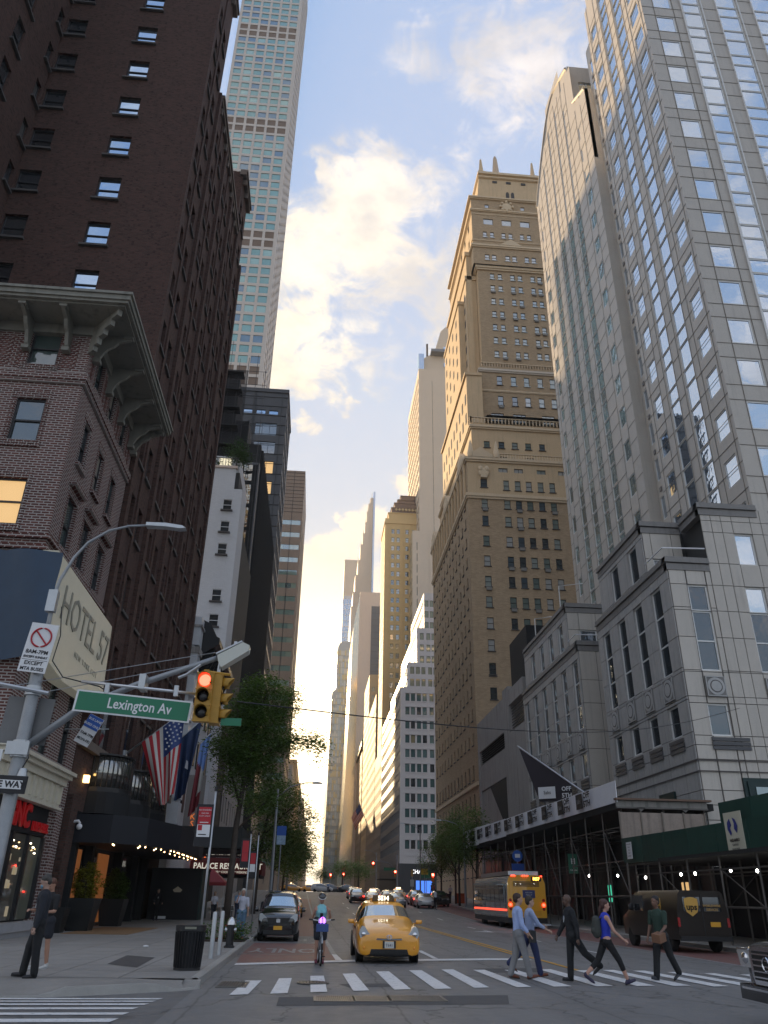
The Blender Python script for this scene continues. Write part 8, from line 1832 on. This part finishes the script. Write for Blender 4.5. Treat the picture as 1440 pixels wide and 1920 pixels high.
for k, (x, y, r, lb) in enumerate(((7.0, 186, 2.0, 'round street tree beyond the avenue, left one'), (10.6, 188, 2.2, 'round street tree beyond the avenue, right one'), (3.0, 240, 2.2, 'small tree deeper in the canyon'))):
    g0 = G(x,y); tree('avenue_tree', lb, (x,y,g0), ([(x,y,g0),(x,y,g0+3),(x,y,g0+5)], [.2,.16,.08]), [], [(x-r*.45,y,g0+4.4,r*.8,r,1.3),(x+r*.5,y,g0+4.2,r*.8,r,1.3),(x,y,g0+5.6,r*.85,r,1.1)], 2200, .32, 120+k, g_st, 'trees on the avenue median')

# ================================================================== PEOPLE
def capsule(b, p0, p1, r0, r1, sx=1.0, n=12):
    """tapered limb segment with rounded ends; sx flattens it front to back"""
    p0, p1 = Vector(p0), Vector(p1); d = p1-p0; L_ = max(d.length, 1e-4); d = d/L_
    ref = Vector((1,0,0)) if abs(d.x) < .9 else Vector((0,1,0)); u = (ref-d*ref.dot(d)).normalized(); w_ = d.cross(u)
    prof = [(-r0*.95, .3*r0), (-r0*.6, .8*r0), (0, r0), (L_*.5, (r0+r1)/2), (L_, r1), (L_+r1*.6, .8*r1), (L_+r1*.95, .3*r1)]
    i0 = len(b.v)
    for h, r in prof:
        for j in range(n):
            a = 2*math.pi*j/n; b.v.append(tuple(p0+d*h+u*(r*math.cos(a))+w_*(r*sx*math.sin(a))))
    for k in range(len(prof)-1):
        for j in range(n): a0 = i0+k*n+j; a1 = i0+k*n+(j+1) % n; b.f.append((a0, a1, a1+n, a0+n)); b.mi.append(0)
    b.f.append(tuple(i0+j for j in range(n-1,-1,-1))); b.mi.append(0); e = i0+(len(prof)-1)*n; b.f.append(tuple(e+j for j in range(n))); b.mi.append(0)
def fuse(b, name, m, parent, vox=.012, smooth_it=6):
    """one continuous surface from the overlapping pieces"""
    me = b.mesh(name, m); o = bpy.data.objects.new(name, me)
    r = o.modifiers.new('r', 'REMESH'); r.mode = 'VOXEL'; r.voxel_size = vox; r.use_smooth_shade = True
    s = o.modifiers.new('s', 'SMOOTH'); s.iterations = smooth_it; s.factor = .5
    me2 = baked(o); me2.materials.clear(); me2.materials.append(m); me2.polygons.foreach_set('use_smooth', [True]*len(me2.polygons))
    return put(name, me2, parent)
def person(label, x, y, rz, H=1.76, skin=(.42,.24,.17), hair=(.03,.02,.015), hairlong=0, bald=False, female=False,
           top='shirt', topcol=(.3,.4,.6), sleeve=1.0, bottom='trousers', botcol=(.05,.05,.06), shoecol=(.03,.02,.02),
           legs=((25, 5), (-22, 18)), arms=((-22, 18), (20, 25)), armout=(8, 8), headturn=0, headdown=0, lean=3, seated=None, group=None, vox=.011, z=None, tie=None, helmet=False, mask=False, extras=None, footz=None):
    s = H/1.76; g = G(x, y)+(.15 if (x < -2.1 or x > 16) else 0.012)
    t = thing('person', label, 'person', (x, y, g if z is None else z), rz, group)
    ms = mat('skin_%d_%d' % (int(skin[0]*100), int(skin[1]*100)), skin, .5, var=.04); mh = mat('hair_%d_%d' % (int(hair[0]*100), int(hair[1]*100)), hair, .6)
    mt = mat('top_%s_%d_%d_%d' % (top, *[int(c*100) for c in topcol]), topcol, .8, var=.25, vscale=4, bump=1.0, bscale=7); mb2 = mat('bottom_%d_%d_%d' % tuple(int(c*100) for c in botcol), botcol, .8, var=.25, vscale=4, bump=1.0, bscale=7); msh = mat('shoe_%d_%d' % (int(shoecol[0]*100), int(shoecol[1]*100)), shoecol, .45)
    sw = (.170 if female else .195)*s; hw = (.095 if female else .09)*s
    # sagittal plane: forward is -Y
    def sag(p, L_, deg): a = rad(deg); return Vector((p.x, p.y-math.sin(a)*L_, p.z-math.cos(a)*L_))
    hipz = .94*s; J = {}
    pel = Vector((0, 0, hipz+.02))
    for k, sx in enumerate((-1, 1)):
        h = Vector((sx*hw, 0, hipz)); th, kn = legs[k]; kne = sag(h, .43*s, th); kne.x += sx*.005; ank = sag(kne, .41*s, th-kn); J['hip', k], J['kne', k], J['ank', k] = h, kne, ank
        fa = th-kn; J['foot', k] = fa
    low = min(J['ank', k].z-.075*s for k in (0, 1)); dz = -low
    for k_ in list(J):
        if isinstance(J[k_], Vector): J[k_].z += dz
    pel.z += dz; ln = rad(lean)
    def up_(h, f=0, x_=0): return Vector((x_, pel.y-math.sin(ln)*h-f*math.cos(ln), pel.z+math.cos(ln)*h))
    chest = up_(.33*s); neck = up_(.50*s); headc = up_(.685*s, .02*s)
    for k, sx in enumerate((-1, 1)):
        sh_ = up_(.455*s, 0, sx*sw); a1, a2 = arms[k]; o_ = rad(armout[k])
        def seg(p, L_, deg, out): a = rad(deg); v = Vector((sx*math.sin(out), -math.sin(a), -math.cos(a)*math.cos(out))).normalized(); return p+v*L_
        el = seg(sh_, .29*s, a1, o_); wr = seg(el, .25*s, a1+a2, o_*.3-(.25 if a2 > 70 else 0)); J['sho', k], J['elb', k], J['wri', k] = sh_, el, wr
    # body: one continuous figure
    b = MB(); hd = headdown
    R3 = Matrix.Rotation(rad(headturn), 3, 'Z') @ Matrix.Rotation(rad(hd), 3, 'X')
    def HP(v): return headc+R3 @ Vector(v)*s
    def hell(c, r): 
        i = len(b.v); b.ell((0,0,0), tuple(q*s for q in r), nu=14, nv=10)
        for q in range(i, len(b.v)): b.v[q] = tuple(HP(c)+R3 @ Vector(b.v[q]))
    hell((0,.005,.035), (.080,.100,.096)); hell((0,-.022,-.030), (.063,.074,.084)); hell((0,-.050,-.082), (.034,.032,.026))   # cranium, face, chin
    capsule(b, HP((0,-.088,.010)), HP((0,-.105,-.020)), .009*s, .014*s)                                                        # nose
    for sx in (-1, 1):
        hell((sx*.076,.010,-.005), (.010,.020,.030)); hell((sx*.030,-.083,.026), (.022,.010,.007)); hell((sx*.036,-.070,-.020), (.018,.018,.018))   # ears, brows, cheeks
    hell((0,-.090,-.048), (.024,.009,.008))                                                                                    # mouth
    capsule(b, neck-Vector((0,0,.02)), HP((0,.005,-.05)), .056*s if not female else .046*s, .050*s if not female else .042*s)
    capsule(b, up_(.06*s), up_(.18*s), .12*s, .115*s, .72); capsule(b, up_(.2*s), up_(.40*s), .12*s, .145*s, .72)
    capsule(b, up_(.44*s,0,-sw*.8), up_(.44*s,0,sw*.8), .062*s, .062*s); capsule(b, J['hip',0]+Vector((0,0,.02)), J['hip',1]+Vector((0,0,.02)), .10*s, .10*s)
    if female:
        for sx in (-1, 1): b.ell(tuple(up_(.34*s,.085*s,sx*.06*s)), (.055*s,.05*s,.055*s))
    thm = .078 if female else .074
    for k, sx in enumerate((-1, 1)):
        capsule(b, J['hip',k], J['kne',k], thm*s, .052*s); mid = J['kne',k].lerp(J['ank',k], .35); capsule(b, J['kne',k], mid, .050*s, .054*s); capsule(b, mid, J['ank',k], .054*s, .036*s)
        capsule(b, J['sho',k], J['elb',k], .050*s*(.88 if female else 1), .038*s); capsule(b, J['elb',k], J['wri',k], .037*s, .026*s)
        fd = rad(J['foot',k]); A_ = J['ank',k]; 
        # hand: palm, four fingers curled, thumb
        dr = (J['wri',k]-J['elb',k]).normalized(); W_ = J['wri',k]; fwd = Vector((0,-1,0)); inn = Vector((-sx,0,0)); side = (fwd-dr*fwd.dot(dr)); side = side.normalized() if side.length > .1 else Vector((0,0,1)); pal = dr.cross(side).normalized()
        if pal.dot(inn) < 0: pal = -pal
        capsule(b, W_, W_+dr*.085*s, .030*s, .040*s, .5)
        for q in range(4):
            f0 = W_+dr*.085*s+side*((q-1.5)*.020*s); L1 = (.036,.042,.040,.032)[q]*s; f1_ = f0+(dr*.92+pal*.38).normalized()*L1; f2_ = f1_+(dr*.45+pal*.9).normalized()*L1*.85
            capsule(b, f0, f1_, .0098*s, .009*s, n=8); capsule(b, f1_, f2_, .009*s, .0075*s, n=8)
        t0 = W_+dr*.03*s+side*.026*s; t1 = t0+(dr*.75+side*.55+pal*.25).normalized()*.042*s; capsule(b, t0, t1, .0125*s, .010*s, n=8); capsule(b, t1, t1+(dr*.9+pal*.4).normalized()*.028*s, .010*s, .008*s, n=8)
        # foot inside the shoe
        toe = A_+Vector((0,-math.cos(fd)*.16*s,math.sin(fd)*.16*s*(-1)*-1*0)) 
    body = fuse(b, 'body', ms, t, vox)
    # eyes
    for sx in (-1, 1):
        e = MB(); e.ell(tuple(HP((sx*.030,-.082,.012))), (.011*s,.008*s,.007*s), nu=8, nv=6); e.build('eye', mat('eye_dark', (.02,.015,.012), .3), t, smooth=True)
    # shoes
    for k, sx in enumerate((-1, 1)):
        A_ = J['ank',k]; fa = max(-75, min(25, J['foot',k]))          # heel lifts when the shin leans forward
        up_heel = rad(-fa*.75 if fa < 0 else -fa*.9); fd = Vector((0,-math.cos(up_heel),-math.sin(up_heel) if fa < 0 else math.sin(-up_heel)))
        dn = Vector((0, fd.z, -abs(fd.y))).normalized(); hl = A_+dn*.035*s-fd*.03*s; bl_ = A_+dn*.042*s+fd*.13*s
        if fa < -10: bl_.z = max(bl_.z, .03*s)
        q = MB(); capsule(q, hl, bl_, .040*s, .036*s, 1.0); capsule(q, bl_, bl_+fd*.045*s, .035*s, .028*s); capsule(q, A_+Vector((0,0,.02)), hl, .042*s, .04*s)
        o = fuse(q, 'shoe', msh, t, .012, 3)
        c = MB(); u_ = (bl_-hl).normalized(); capsule(c, hl+dn*.030*s, bl_+u_*.05*s+dn*.024*s, .028*s, .026*s, .5); c.build('sole', mat('sole_dark', (.02,.02,.02), .8) if shoecol[0] < .3 else m_wsign, o, smooth=True)
    # trousers, capris, skirt or shorts
    cut = {'trousers': 1.0, 'capri': .45, 'shorts': -.45, 'none': -1}[bottom]
    q = MB(); ease = .022 if bottom != 'capri' else .008
    capsule(q, up_(-.01*s), up_(.13*s), (.128+ease)*s, .118*s, .78); capsule(q, J['hip',0], J['hip',1], (.10+ease)*s, (.10+ease)*s)
    for k in (0, 1):
        kk_ = J['kne',k]; en = J['hip',k].lerp(kk_, .62) if cut < 0 else kk_
        capsule(q, J['hip',k], en, (.084+ease)*s, (.060+ease if cut > 0 else .078+ease)*s)
        if cut > 0: e2 = kk_.lerp(J['ank',k], cut*.98); capsule(q, kk_, e2, (.056+ease)*s, ((.050 if bottom == 'trousers' else .050)+ease)*s)
    fuse(q, 'trousers' if cut > 0 else 'shorts', mb2, t, .012, 5)
    # upper garment
    q = MB(); jk = .020 if top in ('jacket', 'suit') else .008; hem = -.10 if top in ('jacket', 'suit') else (-.01 if top != 'untucked' else -.08)
    capsule(q, up_(hem*s+.06*s), up_(.20*s), (.135+jk)*s, (.128+jk)*s, .8); capsule(q, up_(.2*s), up_(.40*s), (.134+jk)*s, (.160+jk)*s, .78); 
    if top != 'tank': capsule(q, up_(.435*s,0,-sw*.82), up_(.435*s,0,sw*.82), (.066+jk*.6)*s, (.066+jk*.6)*s); capsule(q, up_(.45*s), up_(.49*s), .075*s, .062*s)
    else:
        for sx in (-1, 1): capsule(q, up_(.40*s,0,sx*.07*s), up_(.475*s,0,sx*.075*s), .05*s, .045*s)
    if female:
        for sx in (-1, 1): q.ell(tuple(up_(.34*s,.088*s,sx*.06*s)), (.06*s,.055*s,.06*s))
    if top != 'tank' and sleeve > 0:
        for k in (0, 1):
            f = min(1, sleeve*2); capsule(q, J['sho',k], J['sho',k].lerp(J['elb',k], f), (.057+jk)*s, (.050+jk*.7)*s)
            if sleeve > .5: f2 = (sleeve-.5)*2; capsule(q, J['elb',k], J['elb',k].lerp(J['wri',k], f2*.96), (.046+jk*.6)*s, (.036+jk*.5)*s)
    fuse(q, 'jacket' if top in ('jacket', 'suit') else 'top', mt, t, .012, 5)
    if top == 'suit' or tie:
        q = MB(); c0, c1 = up_(.475*s,.098*s), up_(.22*s,.128*s); q.prism([(-.045*s,0),(.045*s,0),(.0,-.24*s)], 'y', -.006, .006); q.build('shirt_front', m_wsign, t, c0, (-ln+rad(-8),0,0))
        if tie: MB().prism([(-.014,0),(.014,0),(.022,-.17),(0,-.20),(-.022,-.17)], 'y', -.012, -.004).build('tie', mat('tie', tie, .6), t, c0, (-ln+rad(-8),0,0))
        for k in (0, 1): c = MB(); dr = (J['wri',k]-J['elb',k]).normalized(); capsule(c, J['wri',k]-dr*.03*s, J['wri',k]-dr*.005, .034*s, .033*s); c.build('cuff', m_wsign, t, smooth=True)
    # hair
    if not bald:
        q = MB(); i = 0
        for c, r in (((0,.022,.064), (.090,.104,.088)), ((0,.055,.02), (.084,.068,.088))):
            i = len(q.v); q.ell((0,0,0), tuple(v*s for v in r), nu=14, nv=10)
            for w2 in range(i, len(q.v)): q.v[w2] = tuple(HP(c)+R3 @ Vector(q.v[w2]))
        if hairlong == 1: capsule(q, HP((0,.09,.02)), HP((0,.14,-.10)), .035*s, .028*s); capsule(q, HP((0,.14,-.10)), HP((0,.13,-.24)), .030*s, .012*s)
        if hairlong == 2: capsule(q, HP((-.03,.07,-.02)), HP((-.03,.08,-.22)), .055*s, .04*s); capsule(q, HP((.03,.07,-.02)), HP((.03,.08,-.22)), .055*s, .04*s)
        fuse(q, 'hair', mh, t, .012, 3)
    if helmet:
        q = MB(); i = 0; q.ell((0,0,0), (.105*s,.13*s,.095*s), nu=16, nv=10)
        for w2 in range(len(q.v)): v = Vector(q.v[w2]); v.z = max(v.z, -.025*s); q.v[w2] = tuple(HP((0,.01,.07))+R3 @ v)
        h_ = q.build('helmet', m_vb, t, smooth=True)
        q = MB(); q.tube([tuple(HP((.107*math.cos(a),.01+.132*math.sin(a),.052))) for a in [2*math.pi*k/24 for k in range(25)]], .009, 5); q.build('helmet_band', m_wsign, h_)
    if mask: q = MB(); q.ell(tuple(HP((0,-.078,-.04))), (.055*s,.032*s,.045*s)); q.build('face_mask', mat('mask_blue', (.15,.30,.42), .8), t, smooth=True)
    t['_w0'] = tuple(J['wri',0]); t['_w1'] = tuple(J['wri',1]); 
    R_ = {'J': J, 'up': up_, 'HP': HP, 's': s}
    del t['_w0']; del t['_w1']
    return t, R_
LEFTW, RIGHTW = -math.pi/2, math.pi/2      # facing -x / +x  (front is local -Y)
# crossing pedestrians at the right
p, r = person('man in a light blue shirt and grey trousers striding right across the zebra', 4.98, 20.45, RIGHTW, 1.80, skin=(.42,.25,.18), hair=(.035,.016,.01), top='shirt', topcol=(.33,.42,.68), sleeve=.85, botcol=(.20,.20,.205), shoecol=(.16,.05,.025), legs=((16,4),(-8,12)), arms=((8,30),(10,34)), lean=2, headturn=0)
w_ = r['J']['wri',0]; o = MB().box(-.04,.10,-.02,.14,-.12,.13).build('black_folder', m_black, None, Vector((4.98,20.45,.03))+Matrix.Rotation(RIGHTW,3,'Z') @ (w_+Vector((0,-.05,-.06)))); tag(o, 'black folder held by the man in the light blue shirt', 'folder')
p, r = person('man in navy trousers walking behind the blue-shirted man and pointing forward', 5.40, 20.95, RIGHTW, 1.74, skin=(.42,.26,.19), hair=(.03,.02,.012), top='shirt', topcol=(.30,.36,.52), sleeve=.8, botcol=(.02,.03,.09), shoecol=(.18,.05,.02), legs=((14,4),(-30,22)), arms=((30,30),(22,62)), lean=2)
w_ = r['J']['wri',1]; tag(MB().box(-.035,.035,-.08,.08,-.005,.005).build('phone', m_wsign, None, Vector((5.40,20.95,.03))+Matrix.Rotation(RIGHTW,3,'Z') @ (w_+Vector((0,-.15,.0))), (0,0,RIGHTW)), 'pale phone in the hand of the man in navy trousers', 'phone')
p, r = person('bald man in a black suit and pale tie walking left across the zebra', 6.10, 19.85, LEFTW, 1.78, skin=(.10,.055,.038), bald=True, top='suit', topcol=(.010,.011,.014), botcol=(.010,.011,.013), shoecol=(.015,.015,.018), legs=((6,2),(-34,20)), arms=((18,14),(-14,10)), lean=3, tie=(.45,.5,.55))
p, r = person('woman with a ponytail in a blue top and black capri leggings striding right', 6.72, 19.35, RIGHTW, 1.78, skin=(.48,.27,.20), hair=(.06,.025,.02), hairlong=1, female=True, top='tank', topcol=(.02,.04,.42), bottom='capri', botcol=(.008,.008,.010), shoecol=(.03,.025,.06), legs=((32,10),(-26,22)), arms=((22,28),(-4,20)), lean=3)
bp_ = thing('backpack', 'dark grey backpack on the woman with the ponytail', 'backpack', (6.72, 19.35, .02), RIGHTW); q = MB(); c = r['up'](.26,-.20); capsule(q, c-Vector((0,0,.12)), c+Vector((0,0,.12)), .12, .11, .9); q.ell(tuple(c+Vector((0,.08,-.08))), (.09,.05,.08)); fuse(q, 'pack', mat('pack_grey', (.045,.05,.045), .8), bp_, .015, 4)
q = MB()
for sx in (-1, 1): q.tube([tuple(r['up'](.40,-.16,sx*.08)), tuple(r['up'](.505,-.02,sx*.085)), tuple(r['up'](.44,.12,sx*.09)), tuple(r['up'](.28,.135,sx*.10))], .012, 5)
q.build('strap', m_black, bp_)
p, r = person('man in a dark green polo shirt and black trousers carrying a brown parcel', 8.42, 20.35, LEFTW+.5, 1.80, skin=(.17,.09,.06), hair=(.012,.01,.01), top='untucked', topcol=(.020,.045,.032), sleeve=.38, botcol=(.012,.012,.014), shoecol=(.02,.025,.035), legs=((14,3),(-20,14)), arms=((6,18),(12,48)), lean=2)
w_ = r['J']['wri',1]; tag(MB().box(-.11,.11,-.13,.13,-.09,.09).build('brown_parcel', mat('kraft_paper', (.20,.10,.055), .8, var=.15), None, Vector((8.42,20.35,.02))+Matrix.Rotation(LEFTW+.5,3,'Z') @ (w_+Vector((-.02,-.05,-.10))), (.2,.1,LEFTW+.6)), 'small brown paper parcel held by the man in the green polo', 'parcel')
# corner at left
p, r = person('man in a dark suit and blue face mask standing on the left corner', -5.27, 17.75, LEFTW+.25, 1.80, skin=(.40,.25,.19), hair=(.05,.045,.04), top='suit', topcol=(.014,.017,.025), botcol=(.011,.013,.019), shoecol=(.012,.012,.012), legs=((15,10),(-3,3)), arms=((2,14),(0,12)), lean=1, headdown=22, mask=True)
p, r = person('person in a black t-shirt and shorts standing half behind the suited man', -5.72, 19.75, -.5, 1.76, skin=(.40,.22,.15), hair=(.10,.04,.025), hairlong=0, top='untucked', topcol=(.012,.012,.014), sleeve=.4, bottom='shorts', botcol=(.015,.018,.026), shoecol=(.5,.5,.48), legs=((6,6),(-4,6)), arms=((14,80),(10,75)), lean=3, headdown=28)
p, r = person('man in a pale blue shirt and jeans shading his face on the left kerb', -2.62, 34.6, .1, 1.72, skin=(.36,.21,.15), hair=(.45,.44,.40), top='untucked', topcol=(.42,.43,.50), sleeve=.45, botcol=(.09,.16,.24), shoecol=(.10,.05,.03), legs=((4,3),(-3,3)), arms=((60,110),(4,12)), lean=1, vox=.014)
p, r = person('woman in a white top and black trousers walking past the restaurant tables', -6.1, 56.5, .3, 1.66, skin=(.40,.25,.18), hair=(.30,.18,.08), hairlong=2, female=True, top='shirt', topcol=(.50,.50,.54), sleeve=.4, botcol=(.015,.015,.02), legs=((12,4),(-10,8)), arms=((10,60),(5,15)), vox=.016)
p, r = person('man in a light blue shirt seen from behind near the restaurant door', -4.9, 60.5, math.pi, 1.74, skin=(.40,.25,.18), hair=(.25,.23,.2), top='shirt', topcol=(.22,.36,.55), sleeve=.45, botcol=(.02,.03,.06), legs=((8,4),(-8,6)), arms=((5,12),(5,12)), vox=.016)
p, r = person('doorman in a dark suit standing in front of the plywood shelter', -9.3, 54.0, .4, 1.76, skin=(.36,.22,.16), hair=(.02,.02,.02), top='suit', topcol=(.008,.009,.012), botcol=(.008,.008,.01), legs=((3,2),(-3,3)), arms=((8,50),(8,50)), vox=.016)
p, r = person('person in dark clothes with a pink bag behind the black van', -1.9, 39.2, .2, 1.66, skin=(.2,.12,.09), hair=(.02,.015,.015), top='jacket', topcol=(.02,.02,.025), botcol=(.25,.14,.15), legs=((8,4),(-8,8)), arms=((8,30),(5,15)), vox=.018)
for k, (x, y, c, lb) in enumerate(((18.5, 112, (.5,.5,.52), 'distant pedestrian in white on the far right sidewalk'), (17.2, 118, (.35,.08,.06), 'distant pedestrian in red on the far right sidewalk'), (17.9, 125, (.05,.05,.06), 'distant pedestrian in black near the shop corner'), (3.4, 160, (.3,.4,.6), 'distant pedestrian crouching by the avenue crossing'))):
    person(lb, x, y, .3+k, 1.72, top='shirt', topcol=c, sleeve=.5, botcol=(.05,.06,.09), legs=((14,4),(-12,10)), vox=.03)
# ------------------------------------------------------------------ bicycles
def bicycle(name, label, x, y, rz, m_f, share=False):
    t = thing(name, label, 'bicycle', (x, y, G(x, y)), rz); R_ = .33
    for yy in (-.52, .52):
        b = MB(); b.tube([(0, yy+R_*math.cos(a), R_+.01+R_*math.sin(a)) for a in [2*math.pi*k/28 for k in range(29)]], .024, 6); w_ = b.build('wheel', m_tyre, t, smooth=True)
        b = MB(); b.tube([(0, yy+R_*.9*math.cos(a), R_+.01+R_*.9*math.sin(a)) for a in [2*math.pi*k/28 for k in range(29)]], .010, 5)
        for k in range(14): a = 2*math.pi*k/14; b.tube([(0,yy,R_+.01),(0,yy+R_*.9*math.cos(a),R_+.01+R_*.9*math.sin(a))], .002, 3)
        b.lathe([(.03,-.05),(.03,.05)], (0,yy,R_+.01), 8, axis='x'); b.build('rim', m_alu, w_)
    b = MB(); b.tube([(0,-.40,.92),(0,-.34,.55),(0,.02,.34),(0,.20,.62),(0,.24,.82)], .032 if share else .018, 8); b.tube([(0,.06,.34),(0,.52,.34)], .018, 6); b.tube([(0,-.37,.72),(0,.18,.60)], .016, 6); b.build('frame', m_f, t, smooth=True)
    b = MB(); b.tube([(0,-.42,1.0),(0,-.44,.80),(0,-.52,.34)], .020, 6); b.build('fork', m_f, t, smooth=True)
    b = MB(); b.tube([(-.32,-.30,1.08),(-.22,-.38,1.07),(0,-.42,1.04),(.22,-.38,1.07),(.32,-.30,1.08)], .014, 6); b.build('handlebar', m_alu, t, smooth=True)
    for s_ in (-1, 1): b = MB(); b.tube([(s_*.24,-.37,1.07),(s_*.34,-.28,1.08)], .019, 6); b.build('grip', m_plast, t)
    b = MB(); b.ell((0,.25,.87), (.09,.14,.035)); b.build('saddle', m_plast, t, smooth=True)
    b = MB(); b.lathe([(.09,-.03),(.09,.03)], (0,.02,.33), 14, axis='x'); b.tube([(.05,.02,.33),(.06,-.1,.2)], .01, 5); b.box(.05,.14,-.14,-.06,.185,.205); b.tube([(-.05,.02,.33),(-.06,.14,.46)], .01, 5); b.box(-.14,-.05,.10,.18,.45,.47); b.build('crank', m_plast, t)
    if share:
        b = MB().box(-.16,.16,-.70,-.46,.80,.98); b.build('front_basket', mat('basket_blue', (.03,.07,.22), .5), t); MB().box(-.10,.10,-.50,-.44,1.0,1.10).build('console', m_white, t)
        b = MB(); b.tube([(-.045,-.58,1.0),(-.045,-.58,1.11),(0,-.58,1.15),(.045,-.58,1.11),(.045,-.58,1.0)], .012, 6); b.build('front_light', mat('violet_light', (.6,.2,1), .4, emit=(.45,.08,1.0), estr=2.6), t)
        b = MB(); b.tube([(0,-.52+(R_+.05)*math.cos(a), R_+.01+(R_+.05)*math.sin(a)) for a in [.3+2.3*k/10 for k in range(11)]], .022, 5); b.build('mudguard', mat('mudguard_silver', (.4,.42,.45), .4, .4), t)
    return t
bicycle('share_bicycle', 'silver share bicycle with a blue basket and violet front light', .36, 24.0, .05, mat('bike_silver', (.30,.32,.36), .4, .5), True)
person('woman cyclist in a helmet and pale blue top looking at her phone astride the bicycle', .36, 24.15, .05, 1.70, skin=(.36,.19,.13), hair=(.03,.02,.02), female=True, top='tank', topcol=(.22,.52,.58), bottom='shorts', botcol=(.015,.015,.02), shoecol=(.14,.02,.05), legs=((6,4),(-2,10)), arms=((30,95),(30,95)), armout=(16,16), lean=4, headdown=28, helmet=True)
tag(MB().box(-.04,.04,-.006,.006,-.07,.07).build('phone', m_black, None, (.36,23.72,1.17), (.5,0,.05)), 'black phone in the cyclist\'s hands', 'phone')
cbg = MB(); cbg.ell((.24,23.98,1.02), (.11,.09,.12)); tag(cbg.build('shoulder_bag', m_plast, smooth=True), 'small black bag slung at the cyclist\'s side', 'bag')
bicycle('delivery_bicycle', 'dark bicycle ridden away up the right side of the street', 12.7, 86, math.pi, m_plast)
person('rider in a white vest pedalling away up the right side of the street', 12.7, 86, math.pi, 1.74, skin=(.12,.07,.05), hair=(.01,.01,.01), top='tank', topcol=(.55,.55,.58), botcol=(.02,.02,.03), legs=((55,60),(30,50)), arms=((40,25),(40,25)), lean=14, vox=.02, z=G(12.7,86)+.20)
b = MB(); b.ell((0,0,0), (.22,.18,.26)); tag(b.build('delivery_bag', m_plast, loc=(13.05,85.7,G(13,86)+.95), smooth=True), 'black delivery bag hanging beside the rider in the white vest', 'bag')
p0 = thing('street_debris', 'crumpled white paper scrap on the left sidewalk', 'litter', (-4.9, 27.5, .16)); MB().ell((0,0,.03), (.09,.06,.03), nu=6, nv=4).build('paper', m_wsign, p0)
